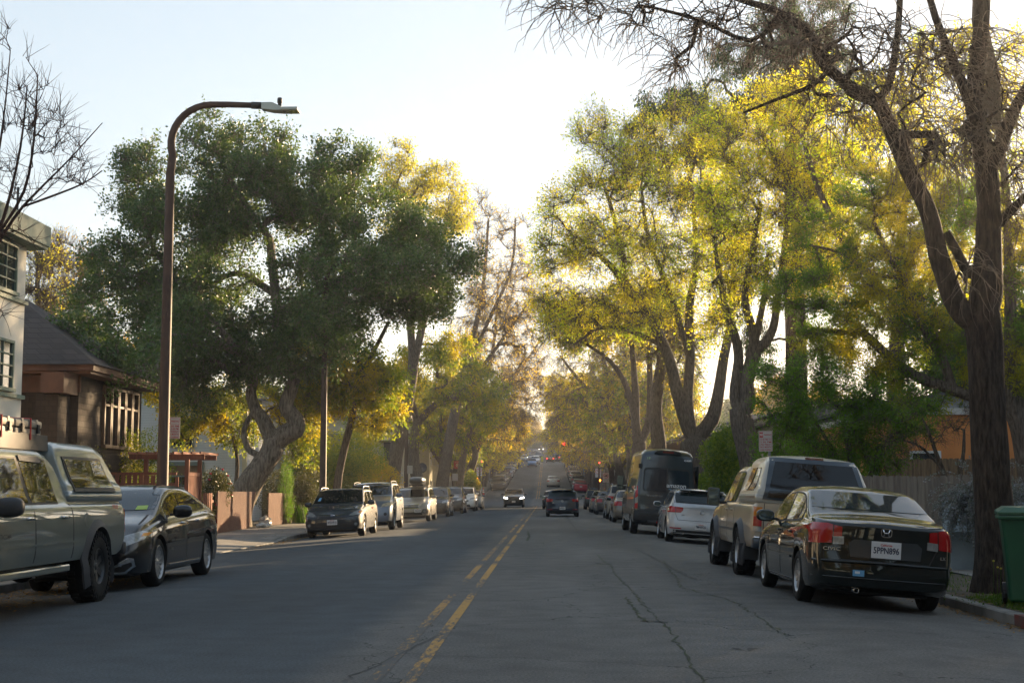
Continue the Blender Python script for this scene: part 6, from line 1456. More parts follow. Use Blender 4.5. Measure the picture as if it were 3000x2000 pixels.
g = MB(); g.bbox((-.04, -.335, .80), (.03, -.327, .86), .004); g.build('sticker', M_['white'], t); g = MB(); g.bbox((.12, -.36, 1.03), (.24, -.348, 1.11), .004); g.build('sticker', M_['white'], t)
g = MB(); g.bbox((.0, -.15, 1.20), (.2, .0, 1.206), .002); g.build('sticker', mat('orange sticker', (.5, .12, .05), .5), t)
for i, (fx, Y) in enumerate(((1738, 163), (1747, 161))): q = P(fx, 1447, Y); bin_('wheelie_bin', ('grey wheelie bin with white mark beside the red coupe', 'dark grey wheelie bin with pale mark beside the signal pole')[i], q.x, Y, H(Y), (.07, .08, .09), 1.0, 0)
q = P(1693, 1372, 224); bin_('wheelie_bin', 'tall blue wheelie bin on the right kerb up the hill', 6.0, 224, H(224), (.08, .2, .38), 1.5)
# rubbish by the fence gap
t = thing('rubbish_pile', 'grey plastic bag and torn white paper in the gap by the oak trunk', 'rubbish', (-10.45, 52.6, .04))
rr_ = np.random.default_rng(8)
for nm, c, n_, s_ in (('plastic_bag', (.36, .31, .27), 1, .32), ('torn_paper', (.55, .55, .53), 6, .17)):
    for k in range(n_):
        g = MB(); g.ell((rr_.uniform(-.2, .2), rr_.uniform(-1.1, .6), .10 * s_ * 3), (s_ * .7, s_, s_ * (.8 if n_ == 1 else .4)), 10, 7); g.v = [(a + rr_.normal(0, s_ * .12), b_ + rr_.normal(0, s_ * .12), max(0.0, c_ + rr_.normal(0, s_ * .12))) for a, b_, c_ in g.v]; g.build(nm, mat(nm, c, .5, var=.1), t, fix=False)
def ptree(name, label, Y, base, limbs, clumps, R0, natt, ntw, Ltw, lpt, size, lm, bark, seed=1, group=None, **kw):
    """a tree from photo pixels: limbs = [(attach, [(fx,fy[,dY])...], [radii])], clumps = [(fx,fy,rx,ry,depth[,dY])]"""
    b = P(base[0], base[1], Y); b.z = kw.pop('bz', H(Y)); t0 = thing(name, label, 'tree', tuple(b), group=group); t = Tree(seed); rng = np.random.default_rng(seed + 100)
    def rel(q): v = P(q[0], q[1], Y + (q[2] if len(q) > 2 else 0)) - b; return tuple(v)
    ids = []
    for att, pts, rad in limbs:
        pts = [rel(q) for q in pts]
        if att is None: 
            pts = [(pts[0][0], pts[0][1], min(-.3, pts[0][2]))] + pts if pts[0][2] > -.2 else pts
            rad = ([rad[0] * 1.15] + rad) if len(rad) < len(pts) else rad
            ids.append(t.line(pts, None, rad))
        else:
            src = ids[att[0]]; par = src[min(len(src) - 1, max(0, int(round(att[1] * (len(src) - 1)))))]
            ids.append(t.line(pts, par, rad if rad is None else [rad[0]] + rad if len(rad) == len(pts) else rad))
    ell = []
    for c in clumps:
        dY = c[5] if len(c) > 5 else 0; ce, ra = pe(c[0], c[1], Y + dY, c[2], c[3], c[4]); ell.append((tuple(Vector(ce) - b), ra))
    att = ellpts(rng, ell, natt, kw.pop('shell', .35)); lo = kw.pop('lo', 3); zp = kw.pop('zpen', .7); up = kw.pop('up', .2); gn = kw.pop('gnarl', .12)
    tips = t.grow(att, kw.pop('seg', .8), gn, up, zp, lo); t.radii(R0, kw.get('r0', .008) * 1.1)
    crown(t, rng, tips, ell, ntw, Ltw, lpt, size, lm, t0, bark, **kw); return t0
# ---- the big oak
ptree('oak_tree', 'large dark green oak with gnarled leaning trunk beside the left pavement', 53.5, (750, 1530),
      [(None, [(690, 1500), (716, 1440), (760, 1376), (792, 1330), (802, 1300)], [.62, .52, .43, .42, .42]),
       ((0, 1), [(786, 1262), (768, 1228), (748, 1196), (735, 1150), (742, 1100), (700, 1030, -1), (640, 960, -2)], [.30, .26, .22, .20, .17, .15, .12]),
       ((0, 1), [(836, 1272), (863, 1256), (868, 1236), (855, 1214), (838, 1190), (852, 1140), (862, 1100), (838, 1062), (818, 1000), (812, 900), (800, 800), (790, 700)], [.38, .37, .34, .30, .28, .25, .22, .22, .20, .19, .17, .15]),
       ((0, .75), [(735, 1322), (722, 1300), (714, 1270), (724, 1235), (742, 1208)], [.13, .12, .11, .10, .10]),
       ((2, .62), [(790, 1090), (765, 1075), (725, 1055), (640, 1000, -2), (560, 930, -2)], [.15, .14, .12, .10, .09]),
       ((2, .85), [(760, 830, 1), (700, 800, 2), (640, 820, 2), (600, 860, 2)], [.14, .12, .10, .08]),
       ((2, .75), [(900, 880, -1), (1000, 820, -2), (1100, 760, -2)], [.16, .13, .10]),
       ((2, .7), [(880, 960, 1), (980, 900, 2), (1150, 870, 1)], [.14, .12, .09]),
       ((1, .9), [(560, 860, -1), (470, 760, 0), (420, 640, 0)], [.10, .08, .06]),
       ((2, 1), [(720, 600), (660, 500), (640, 420)], [.12, .09, .06])],
      [(650, 400, 80, 55, 2.2), (760, 450, 120, 70, 2.5), (600, 480, 100, 80, 3), (420, 480, 75, 50, 2), (440, 600, 100, 80, 3), (560, 680, 180, 110, 3.5), (720, 600, 200, 130, 3.5), (900, 560, 150, 110, 3.5), (1000, 480, 80, 50, 2), (1060, 660, 170, 110, 3.5),
       (1200, 690, 110, 75, 3), (1290, 790, 105, 90, 3), (1150, 850, 180, 90, 3.5), (960, 830, 170, 120, 4), (400, 800, 140, 100, 3), (520, 880, 130, 110, 3.2), (300, 900, 110, 80, 2.5), (240, 1010, 80, 70, 2), (330, 1060, 120, 60, 2.2), (460, 1050, 110, 70, 2.5), (640, 800, 120, 110, 3.5), (950, 960, 140, 60, 3), (1220, 900, 120, 50, 2.5), (560, 1130, 90, 60, 2), (760, 960, 120, 90, 3), (560, 960, 120, 90, 2, -3), (480, 960, 150, 100, 3), (650, 960, 110, 80, 3), (700, 1050, 110, 60, 2.5), (560, 1060, 110, 70, 2.5), (860, 1050, 110, 60, 3), (1010, 800, 130, 70, 1.6, -4.6), (1150, 790, 110, 60, 1.6, -4.6), (930, 900, 90, 90, 1.6, -4.6), (300, 1040, 100, 50, 1.5, -14), (380, 1100, 70, 40, 1.2, -13.5), (250, 970, 80, 50, 1.5, -14), (430, 1030, 70, 60, 1.5, -12), (960, 1020, 60, 70, 1.4, -4.2), (1240, 800, 60, 50, 1.5, -4.5)],
      .6, 1150, 18000, .66, 14, .115, LF['oak'], BK['oak'], seed=3, r0=.009, jit=.11, out=.5, curl=.2, asp=.6, rough=.06, dmix=.3, lo=8, shell=.25, gnarl=.16)
# ---- street trees in front of the left houses
ptree('street_tree', 'slim leaning street tree with sunlit green leaves behind the second lamp post', 57, (988, 1425),
      [(None, [(988, 1425), (1005, 1330), (1030, 1230), (1048, 1150), (1062, 1090)], [.17, .15, .14, .13, .12]), ((0, 1), [(1030, 1000), (1000, 930)], [.09, .07]), ((0, 1), [(1110, 1000), (1140, 940)], [.09, .07])],
      [(960, 1130, 90, 90, 2.5), (1040, 1090, 110, 90, 2.5), (1110, 1160, 80, 100, 2.5), (930, 1060, 90, 70, 2.2)],
      .17, 200, 3000, .5, 9, .13, LF['green'], BK['grey'], seed=11, jit=.10, hang=.4)
ptree('street_tree', 'dark leaning trunk with tall golden crown rising above the oak', 74, (1148, 1420),
      [(None, [(1148, 1420), (1158, 1340), (1178, 1240), (1195, 1170), (1210, 1080)], [.42, .38, .34, .31, .28]), ((0, 1), [(1200, 900), (1190, 700), (1180, 560)], [.2, .15, .08]), ((0, 1), [(1250, 900), (1290, 750), (1310, 620)], [.2, .14, .08])],
      [(1170, 470, 75, 50, 1.8), (1210, 530, 90, 70, 2.5), (1290, 560, 85, 70, 2.5), (1340, 620, 45, 50, 1.8), (1250, 650, 100, 60, 2.5), (1150, 620, 60, 90, 2)],
      .42, 190, 2600, .6, 6, .13, LF['mellow'], BK['grey'], seed=12, jit=.12, hang=.5, updir=.3)
ptree('street_tree', 'street tree with bright sunlit trunk and hanging green leaves before the cream house', 88, (1222, 1425),
      [(None, [(1228, 1425), (1215, 1370), (1212, 1310), (1222, 1240)], [.42, .36, .33, .30]), ((0, 1), [(1200, 1150), (1170, 1080)], [.2, .15]), ((0, 1), [(1270, 1190), (1320, 1160), (1370, 1130)], [.22, .18, .12])],
      [(1230, 1150, 100, 70, 2.5), (1320, 1100, 100, 70, 3), (1400, 1140, 90, 70, 2.5), (1215, 1265, 40, 45, 1.5), (1150, 1120, 90, 80, 2.5), (1420, 1200, 70, 50, 2), (1080, 1240, 60, 70, 2), (1240, 1030, 80, 50, 1.6, -9.5), (1330, 1020, 90, 50, 1.6, -9.5), (1190, 1120, 50, 70, 1.5, -9.3)],
      .42, 260, 3800, .6, 9, .14, LF['green'], BK['grey'], seed=13, jit=.12, hang=.8, droop=.12)
ptree('street_tree', 'tall mostly bare street tree with arching twigs, dark trunk beside the cream shop', 106, (1295, 1422),
      [(None, [(1295, 1424), (1308, 1340), (1328, 1230), (1345, 1150), (1370, 1050), (1400, 930)], [.48, .42, .38, .30, .25, .2]), ((0, 1), [(1420, 800), (1430, 650)], [.13, .08]), ((0, .8), [(1450, 900), (1500, 780), (1510, 640)], [.14, .1, .06]), ((0, .6), [(1460, 1010), (1540, 900)], [.14, .08])],
      [(1430, 700, 60, 120, 3), (1500, 720, 60, 110, 3), (1470, 850, 100, 110, 4), (1420, 950, 110, 100, 4), (1530, 950, 80, 100, 4), (1400, 620, 30, 60, 2), (1500, 1080, 100, 70, 4), (1410, 820, 60, 90, 3)],
      .48, 260, 4200, 1.0, 1.6, .13, LF['gold'], BK['bare'], seed=14, r0=.014, droop=.05, curl=.22, jit=.15)
ptree('street_tree', 'street tree with forked dark trunk by the left signal pole', 128, (1372, 1422),
      [(None, [(1372, 1426), (1378, 1380), (1392, 1335)], [.42, .36, .33]), ((0, 1), [(1410, 1290), (1440, 1240)], [.2, .14]), ((0, 1), [(1385, 1280), (1390, 1220)], [.2, .14])],
      [(1400, 1230, 80, 60, 3), (1450, 1180, 90, 60, 3.5), (1370, 1170, 70, 60, 3), (1480, 1260, 60, 50, 3), (1520, 1120, 80, 60, 3)],
      .42, 200, 4200, .9, 1.8, .16, LF['gold'], BK['bare'], seed=15, r0=.016, droop=.25, curl=.2, jit=.15)
# ---- left edge: bare maple close by, trees behind the roofs
ptree('bare_tree', 'bare maple with reddish upright twigs at the upper left corner', 21.5, (-190, 1500),
      [(None, [(-190, 1500), (-170, 1300), (-150, 1130), (-130, 1000)], [.16, .14, .12, .11]), ((0, 1), [(-60, 800), (10, 640), (60, 430), (80, 250)], [.05, .026, .018, .009]), ((0, 1), [(-70, 820), (40, 640), (110, 560), (200, 470), (300, 360)], [.045, .026, .02, .013, .007]), ((0, 1), [(-90, 760), (-20, 520), (10, 350), (30, 150)], [.045, .026, .015, .008]), ((2, .45), [(140, 580), (240, 540), (300, 500)], [.022, .015, .01]), ((1, .4), [(70, 560), (100, 400), (110, 220)], [.025, .018, .01])],
      [(60, 300, 70, 150, .9), (130, 350, 80, 130, .9), (190, 430, 90, 110, .9), (10, 120, 25, 110, .6), (60, 520, 90, 80, .9), (40, 700, 60, 80, .8), (230, 520, 60, 50, .7), (20, 930, 25, 40, .4)],
      .14, 120, 520, .42, 0, .04, LF['brown'], BK['maroon'], seed=21, r0=.0055, updir=.7, out=.3, curl=.10, seg=.4, gnarl=.08, up=.1, shell=.1)
for i, (fx, fy, Y, cl, lb, lm) in enumerate([(110, 1080, 66, [(110, 780, 50, 110, 2), (90, 880, 50, 60, 2), (150, 820, 40, 90, 2)], 'thin half-bare tree with gold leaves behind the brown roof', 'mellow'), (235, 1080, 70, [(200, 790, 60, 110, 2), (250, 850, 60, 90, 2), (280, 800, 40, 60, 1.6), (180, 880, 50, 60, 2)], 'dense golden brown tree between the brown roof and the oak', 'brown')]):
    ptree('garden_tree', lb, Y, (fx, fy), [(None, [(fx, 1440), (fx, 1100), (fx + 5, 950), (fx, 850), (fx, 750)], [.25, .2, .16, .12, .06])], cl, .25, 110, 1600, .9, 1.6, .11, LF[lm], BK['bare'], seed=31 + i, r0=.012, updir=.8, jit=.14)
# ---- right side trees
ptree('street_tree', 'tall forked street tree with yellow green spring leaves behind the delivery van', 58, (2032, 1440),
      [(None, [(2036, 1440), (2030, 1380), (2026, 1330), (2033, 1290)], [.62, .54, .52, .50]), ((0, 1), [(2012, 1240), (1985, 1150), (1960, 1050), (1915, 950), (1860, 870), (1790, 780), (1700, 700)], [.30, .26, .23, .2, .17, .13, .08]), ((0, 1), [(2015, 1180), (2022, 1050), (2020, 900), (2040, 760), (2030, 600)], [.22, .2, .17, .12, .07]), ((0, 1), [(2085, 1230), (2105, 1150), (2120, 1050), (2140, 950), (2150, 800), (2130, 620)], [.30, .24, .2, .16, .12, .07]), ((1, .5), [(1850, 970), (1760, 960), (1680, 1010)], [.1, .08, .05]), ((2, .4), [(1960, 850), (1900, 700), (1880, 560)], [.12, .09, .06]), ((1, .75), [(1800, 640), (1760, 520)], [.09, .06])],
      [(1740, 400, 70, 60, 2), (1800, 500, 120, 90, 3.5), (1700, 620, 110, 80, 3), (1640, 760, 80, 80, 2.5), (1780, 740, 130, 100, 4), (1930, 430, 140, 110, 3.5), (1900, 620, 150, 120, 4), (2060, 520, 130, 130, 4), (2050, 380, 110, 70, 3), (1990, 780, 150, 110, 4), (1700, 900, 110, 80, 3), (1860, 900, 120, 80, 3.5), (2120, 700, 90, 120, 3.5), (1620, 880, 50, 50, 2)],
      .55, 600, 10500, .8, 7.5, .092, LF['lime'], BK['grey'], seed=41, leaf_from=.6, r0=.010, jit=.12, curl=.25, updir=.15, shell=.2)
ptree('street_tree', 'burly double-stemmed tree with yellow leaves between the van and the tan pickup', 46, (2205, 1470),
      [(None, [(2210, 1470), (2206, 1400), (2196, 1340), (2178, 1258), (2168, 1210)], [.40, .38, .37, .38, .36]), ((0, 1), [(2152, 1160), (2160, 1090), (2164, 1043), (2154, 987), (2130, 917), (2110, 820), (2090, 700)], [.18, .17, .16, .15, .12, .09, .06]), ((0, 1), [(2190, 1180), (2186, 1120), (2203, 1062), (2210, 1020)], [.28, .25, .24, .23]), ((2, 1), [(2236, 1010), (2264, 964), (2275, 900), (2290, 780), (2310, 620)], [.17, .14, .12, .09, .06]), ((2, 1), [(2203, 960), (2182, 875), (2200, 750), (2230, 600)], [.15, .12, .09, .06]), ((2, 1), [(2225, 940), (2240, 860), (2250, 740)], [.11, .09, .06])],
      [(2190, 420, 130, 90, 2.8), (2330, 470, 120, 100, 2.8), (2250, 580, 150, 110, 3), (2380, 620, 110, 110, 2.8), (2130, 640, 90, 90, 2.5), (2300, 760, 130, 100, 3), (2160, 800, 90, 80, 2.5), (2420, 780, 70, 80, 2.2), (2250, 330, 90, 60, 2), (2120, 940, 60, 60, 1.8)],
      .4, 420, 7200, .7, 7.5, .085, LF['lime'], BK['grey'], seed=42, leaf_from=.6, r0=.009, jit=.11, curl=.28, updir=.2, shell=.2)
ptree('street_tree', 'stout multi-stemmed tree just left of the van roof', 76, (1872, 1420),
      [(None, [(1872, 1425), (1870, 1350), (1873, 1300)], [.42, .4, .38]), ((0, 1), [(1862, 1240), (1862, 1150), (1850, 1000)], [.25, .2, .12]), ((0, 1), [(1900, 1240), (1905, 1150), (1900, 1000)], [.22, .18, .12]), ((0, .9), [(1842, 1150), (1790, 1060), (1720, 1010)], [.16, .12, .07])],
      [(1850, 910, 110, 90, 3.5), (1760, 940, 90, 60, 3), (1690, 980, 70, 40, 3), (1900, 940, 80, 60, 3), (1960, 940, 60, 60, 3), (1650, 950, 70, 50, 3)],
      .42, 300, 5200, .8, 3.2, .14, LF['green'], BK['bare'], seed=43, r0=.012, jit=.14, curl=.25, droop=.08)
ptree('street_tree', 'straight thick trunk standing directly behind the van roof', 68, (1930, 1420),
      [(None, [(1932, 1425), (1930, 1300), (1920, 1200), (1935, 1080), (1950, 950)], [.40, .36, .32, .26, .18])],
      [(1950, 950, 90, 110, 3), (2000, 1050, 70, 90, 3), (1900, 880, 80, 80, 3)], .4, 140, 2600, .8, 1.5, .13, LF['green'], BK['bare'], seed=44, r0=.011, droop=.1)
ptree('street_tree', 'bright yellow-leaved tree with open fork by the right street corner', 112, (1824, 1440),
      [(None, [(1826, 1440), (1818, 1390), (1806, 1335)], [.36, .3, .28]), ((0, 1), [(1786, 1290), (1750, 1268), (1735, 1250)], [.16, .12, .08]), ((0, 1), [(1830, 1290), (1838, 1230)], [.18, .12]), ((0, 1), [(1790, 1260), (1780, 1210)], [.16, .1])],
      [(1780, 1190, 90, 50, 3), (1840, 1230, 50, 80, 2.5), (1720, 1160, 80, 50, 3), (1850, 1140, 60, 60, 3), (1740, 1230, 50, 35, 2.5), (1880, 1290, 20, 40, 1.5), (1650, 1150, 60, 50, 3)],
      .34, 240, 3800, .7, 7, .19, LF['yel'], BK['grey'], seed=45, r0=.012, jit=.16, hang=.5)
ptree('redwood_tree', 'tall redwood with fibrous brown trunk and dark drooping branches behind the street trees', 62, (2338, 1440),
      [(None, [(2340, 1440), (2335, 1250), (2332, 1000), (2326, 800), (2322, 500), (2318, 200), (2315, -150)], [.56, .50, .46, .44, .36, .28, .18])],
      [(1960, 300, 110, 45, 2), (1890, 400, 70, 70, 1.6), (1850, 500, 55, 50, 1.5), (2120, 290, 140, 50, 2.2), (2300, 300, 130, 60, 2.5), (2050, 420, 90, 50, 2), (2450, 250, 150, 80, 2.5), (2200, 160, 150, 60, 2.5), (2350, 50, 150, 60, 2.5), (2480, 400, 120, 70, 2.5), (2220, 1000, 40, 80, 1.4), (2150, 870, 60, 60, 1.5), (2380, 560, 130, 60, 2.5), (2350, 150, 120, 60, 2.5), (2040, 560, 60, 40, 1.5)],
      .56, 300, 5200, .6, 12, .16, LF['redw'], BK['red'], seed=46, r0=.009, jit=.10, hang=1.0, asp=.28, droop=.25, dmix=.4, lo=8, zpen=.15, up=-.05, curl=.15)
ptree('juniper_tree', 'spreading juniper with dark and gold tufted foliage behind the big bare tree', 30, (3040, 1500),
      [(None, [(3040, 1500), (3010, 1350), (2990, 1250), (2960, 1190)], [.26, .24, .22, .18]), ((0, 1), [(2860, 1165), (2760, 1130), (2680, 1100), (2600, 1040), (2530, 975)], [.12, .115, .11, .10, .09]), ((1, 1), [(2470, 972), (2400, 965), (2350, 958)], [.06, .05, .035]), ((1, .35), [(2760, 1050), (2700, 950), (2660, 850), (2600, 740), (2560, 650)], [.10, .085, .07, .06, .04]), ((0, 1), [(2960, 1050), (2960, 850), (2950, 600), (2930, 400)], [.14, .12, .09, .06]), ((0, .8), [(2990, 1180), (2940, 1080), (2880, 980)], [.1, .07, .05]), ((3, .7), [(2560, 800), (2460, 740), (2380, 720)], [.05, .035, .025])],
      [(2400, 700, 120, 70, 1.0), (2330, 860, 110, 70, 1.0), (2480, 840, 130, 90, 1.3), (2600, 720, 130, 100, 1.4), (2620, 900, 130, 80, 1.3), (2720, 780, 120, 110, 1.4), (2550, 560, 120, 90, 1.3), (2700, 600, 120, 110, 1.4), (2960, 760, 70, 140, 1.2), (2940, 1000, 80, 90, 1.2), (2780, 980, 90, 70, 1.1), (2700, 1180, 90, 40, .8), (2450, 960, 110, 40, .8), (2960, 1120, 60, 60, .8), (2380, 1000, 60, 40, .8), (2500, 1030, 110, 60, .9), (2820, 620, 120, 90, 1.2), (2640, 1080, 100, 50, .9), (2850, 1080, 80, 60, .9), (2500, -330, 330, 130, 2.5, -2), (2750, -150, 200, 110, 2.0, -1), (2250, -380, 250, 110, 2.5, 0)],  # last clumps hang above the view, added to darken the saloon's window reflection
      .26, 1150, 15500, .25, 15, .062, LF['pine'], BK['grey'], seed=47, r0=.006, jit=.045, asp=.34, dmix=.55, curl=.12, out=.3, updir=.25, shell=.25, seg=.5)
ptree('garden_tree', 'feathery green garden tree in front of the orange house', 36, (2520, 1500),
      [(None, [(2520, 1500), (2505, 1420), (2490, 1330), (2470, 1230)], [.12, .10, .08, .06]), ((0, .35), [(2560, 1370), (2600, 1290)], [.06, .04]), ((0, .5), [(2430, 1300), (2380, 1220)], [.05, .035])],
      [(2370, 1110, 90, 60, 1.3), (2480, 1130, 110, 80, 1.5), (2580, 1160, 100, 70, 1.5), (2310, 1190, 80, 70, 1.2), (2420, 1230, 120, 80, 1.5), (2560, 1260, 110, 70, 1.4), (2660, 1230, 70, 60, 1.2), (2350, 1320, 100, 60, 1.2), (2480, 1350, 120, 50, 1.2), (2600, 1340, 80, 45, 1), (2260, 1100, 45, 40, .8), (2250, 1270, 50, 50, .9), (2440, 1010, 70, 50, 1.0)],
      .12, 330, 5200, .34, 12, .075, LF['thuja'], BK['grey'], seed=48, r0=.006, jit=.06, asp=.3, curl=.2, shell=.3, seg=.5)
ptree('garden_tree', 'small bare shrubby tree with crossing branches before the orange wall', 33, (2780, 1480),
      [(None, [(2790, 1480), (2770, 1400), (2740, 1320), (2715, 1250)], [.07, .06, .045, .03]), ((0, .3), [(2820, 1350), (2825, 1260)], [.05, .03]), ((0, .6), [(2700, 1310), (2650, 1290)], [.03, .02])],
      [(2720, 1250, 80, 60, .8), (2650, 1300, 60, 50, .7), (2800, 1220, 60, 70, .8), (2700, 1180, 70, 40, .8)], .07, 60, 700, .4, .8, .04, LF['brown'], BK['grey'], seed=49, r0=.004, curl=.3, seg=.4)
ptree('bare_tree', 'big bare-branched tree with rugged forked trunk at the right edge', 19.5, (2932, 1720),
      [(None, [(2922, 1715), (2916, 1600), (2908, 1400), (2890, 1150), (2884, 1000), (2880, 930)], [.34, .275, .25, .235, .24, .25]),
       ((0, 1), [(2835, 930), (2795, 880), (2768, 800), (2742, 720), (2716, 612), (2650, 474), (2585, 325), (2540, 280), (2487, 252), (2402, 176), (2372, 99), (2288, 40), (2196, 8), (2080, -30)], [.165, .15, .14, .13, .12, .11, .10, .095, .085, .075, .065, .055, .045, .03]),
       ((0, 1), [(2888, 842), (2896, 720), (2898, 612), (2884, 459), (2856, 306), (2868, 153), (2878, 0), (2880, -200)], [.22, .175, .16, .145, .13, .115, .105, .08]),
       ((2, .15), [(2840, 800), (2805, 740), (2772, 680)], [.075, .065, .06]),
       ((2, .45), [(2930, 428), (2980, 306), (3050, 200)], [.10, .08, .06]), ((2, .3), [(2940, 640), (3020, 560)], [.07, .05]),
       ((1, .55), [(2600, 260), (2630, 100), (2640, -100)], [.06, .05, .04]), ((1, .7), [(2380, 250), (2280, 290), (2180, 330)], [.035, .025, .015]), ((1, .85), [(2200, 120), (2050, 60), (1900, 20)], [.035, .028, .02]), ((1, 1), [(1950, -60), (1800, -80), (1650, -70)], [.035, .025, .02]), ((2, .6), [(2800, 200), (2740, 50), (2700, -100)], [.07, .05, .04])],
      [(2620, 250, 130, 130, .8, -1.5), (2700, 420, 110, 110, .8, -1.5), (2500, 130, 170, 100, 1.2, -1), (2300, 110, 180, 80, 1.2), (2050, 60, 170, 70, 1.0), (1830, 20, 150, 60, .9), (1640, -20, 130, 50, .8), (2750, 150, 150, 130, 1.2), (2880, 330, 110, 180, 1.1, -1), (2960, 560, 60, 150, .9), (2850, 780, 50, 80, .5, -1), (2450, 300, 120, 80, .9), (1960, 180, 90, 50, .8)],
      .37, 470, 1500, .75, 0, .05, LF['brown'], BK['dark'], tmat=BK['pale'], seed=50, r0=.0085, droop=.2, curl=.26, twn=6, out=.5, rough=.05, lo=12, seg=.35, gnarl=.2, shell=.1, up=.05, zpen=.3)
ptree('street_tree', 'yellow-leaved tree behind the juniper filling the upper right', 43, (2640, 1500),
      [(None, [(2640, 1500), (2630, 1300), (2620, 1100), (2640, 900)], [.3, .27, .24, .2]), ((0, 1), [(2500, 750), (2400, 560), (2350, 400)], [.12, .09, .06]), ((0, 1), [(2640, 700), (2660, 450), (2640, 200)], [.14, .1, .06]), ((0, 1), [(2760, 750), (2850, 560), (2900, 350)], [.12, .09, .06])],
      [(2380, 300, 110, 90, 2), (2450, 480, 120, 110, 2.2), (2580, 330, 120, 110, 2.2), (2620, 560, 130, 110, 2.4), (2750, 420, 120, 120, 2.2), (2800, 650, 120, 110, 2.2), (2900, 480, 90, 130, 2), (2950, 720, 80, 110, 2), (2480, 700, 110, 90, 2.2), (2700, 820, 130, 90, 2.2), (2900, 950, 90, 90, 2), (2550, 880, 110, 80, 2), (2750, 200, 140, 90, 2), (2930, 230, 90, 110, 2), (2680, 1000, 90, 70, 1.6)],
      .3, 480, 8200, .6, 5.2, .10, LF['lime'], BK['bare'], seed=55, leaf_from=.55, r0=.008, jit=.10, curl=.25, shell=.2)
ptree('garden_tree', 'low sunlit leafy tree hiding the white house behind the oak trunk', 57.5, (690, 1440),
      [(None, [(690, 1440), (695, 1350), (680, 1260)], [.09, .08, .06])],
      [(560, 1190, 90, 60, 1.6), (650, 1180, 80, 60, 1.6), (620, 1250, 50, 40, 1), (480, 1150, 70, 50, 1.4), (870, 1200, 80, 90, 1.8), (890, 1310, 50, 60, 1.2), (720, 1150, 80, 60, 1.6), (540, 1260, 50, 40, 1), (940, 1130, 70, 80, 1.6), (700, 1250, 60, 60, 1.2)],
      .09, 260, 3800, .5, 9, .11, LF['green'], BK['grey'], seed=56, jit=.1, hang=.3, shell=.2)
ptree('bare_tree', 'bare street tree with pale golden twigs arching over the road on the left', 118, (1350, 1424),
      [(None, [(1346, 1428), (1356, 1340), (1380, 1250)], [.34, .28, .25]), ((0, 1), [(1420, 1130), (1450, 980), (1460, 800)], [.17, .12, .06]), ((0, 1), [(1480, 1140), (1540, 1060), (1580, 1000)], [.15, .1, .06])],
      [(1450, 900, 90, 110, 3.5), (1520, 850, 60, 100, 3), (1530, 1040, 80, 80, 3.5), (1440, 1080, 80, 70, 3.5), (1560, 1160, 60, 70, 3), (1480, 1200, 80, 60, 3.5), (1380, 980, 60, 80, 3)],
      .34, 260, 5200, 1.1, .7, .13, LF['gold'], BK['pale'], seed=57, r0=.013, droop=.22, curl=.2, jit=.15)
ptree('bare_tree', 'bare street tree with pale drooping twigs arching over the road on the right', 100, (1850, 1430),
      [(None, [(1852, 1430), (1846, 1340), (1830, 1240)], [.34, .28, .25]), ((0, 1), [(1790, 1130), (1750, 1000), (1700, 900)], [.17, .12, .07]), ((0, 1), [(1730, 1150), (1670, 1080), (1640, 1040)], [.15, .1, .06]), ((0, 1), [(1860, 1100), (1880, 950)], [.14, .08])],
      [(1700, 950, 90, 90, 3.5), (1640, 900, 60, 90, 3), (1680, 1080, 80, 80, 3.5), (1780, 1000, 90, 90, 3.5), (1640, 1180, 60, 70, 3), (1740, 1180, 80, 60, 3.5), (1860, 1000, 80, 90, 3)],
      .34, 260, 5200, 1.1, 1.2, .13, LF['yel'], BK['pale'], seed=58, r0=.012, droop=.22, curl=.2, jit=.15)
# ---- avenue trees, copied
def arche(seed, leafy, lm, h=10.5, sp=5.5, name='street_tree', natt=210, ntw=4200, bark='bare', size=.2, droop=.18, full=False):
    t0 = thing(name, '', 'tree'); t = Tree(seed); r = np.random.default_rng(seed); lean = r.uniform(-.4, .9)
    t.line([(0, 0, -.4), (.05, 0, 1.2), (lean * .4, .1, 2.4), (lean * .6, .1, 3.2)], None, [.36, .30, .26, .24]); tr = len(t.p) - 1; 
    for k in range(4):
        a = k * 1.6 + r.uniform(-.3, .3); t.line([(lean * .6 + math.cos(a) * 1.0, math.sin(a) * 1.0, 4.6), (lean * .6 + math.cos(a) * 2.2, math.sin(a) * 2.2, h * .66)], tr, [.15, .13, .08])
    ell = [((lean + r.uniform(-1, 1) * sp * .5, r.uniform(-1, 1) * sp * .5, h * r.uniform(.45, .86)), (sp * .5, sp * .5, h * .17)) for k in range(9)] + [((lean, 0, h * .75), (sp * .75, sp * .75, h * .22))]
    if not full: ell.append(((lean + 1.5, 0, h * .6), (sp * .9, sp * .7, h * .2)))
    tips = t.grow(ellpts(r, ell, natt, .3), 1.0, .14, .25, .6, 4); t.radii(.34, .02)
    crown(t, r, tips, ell, ntw, .95, leafy, size, lm, t0, BK[bark], r0=.016, droop=droop, curl=.22, jit=.16, hang=.4); return t0
A = [arche(61, 0.5, LF['gold'], bark='pale'), arche(62, 2.2, LF['gold']), arche(63, .9, LF['brown'], h=11.5, bark='pale'), arche(64, 4.5, LF['yel'], h=9.5), arche(65, 5, LF['green'], h=12, sp=5)]
full = [arche(71, 8, LF['shrub'], h=11, sp=6, name='garden_tree', natt=180, ntw=3600, size=.3, droop=0, full=True), arche(72, 8, LF['oak'], h=12, sp=6.5, name='garden_tree', natt=180, ntw=3600, size=.3, droop=0, full=True), arche(73, 5, LF['gold'], h=12, sp=5.5, name='garden_tree', natt=180, ntw=3600, size=.28, droop=.05, full=True)]
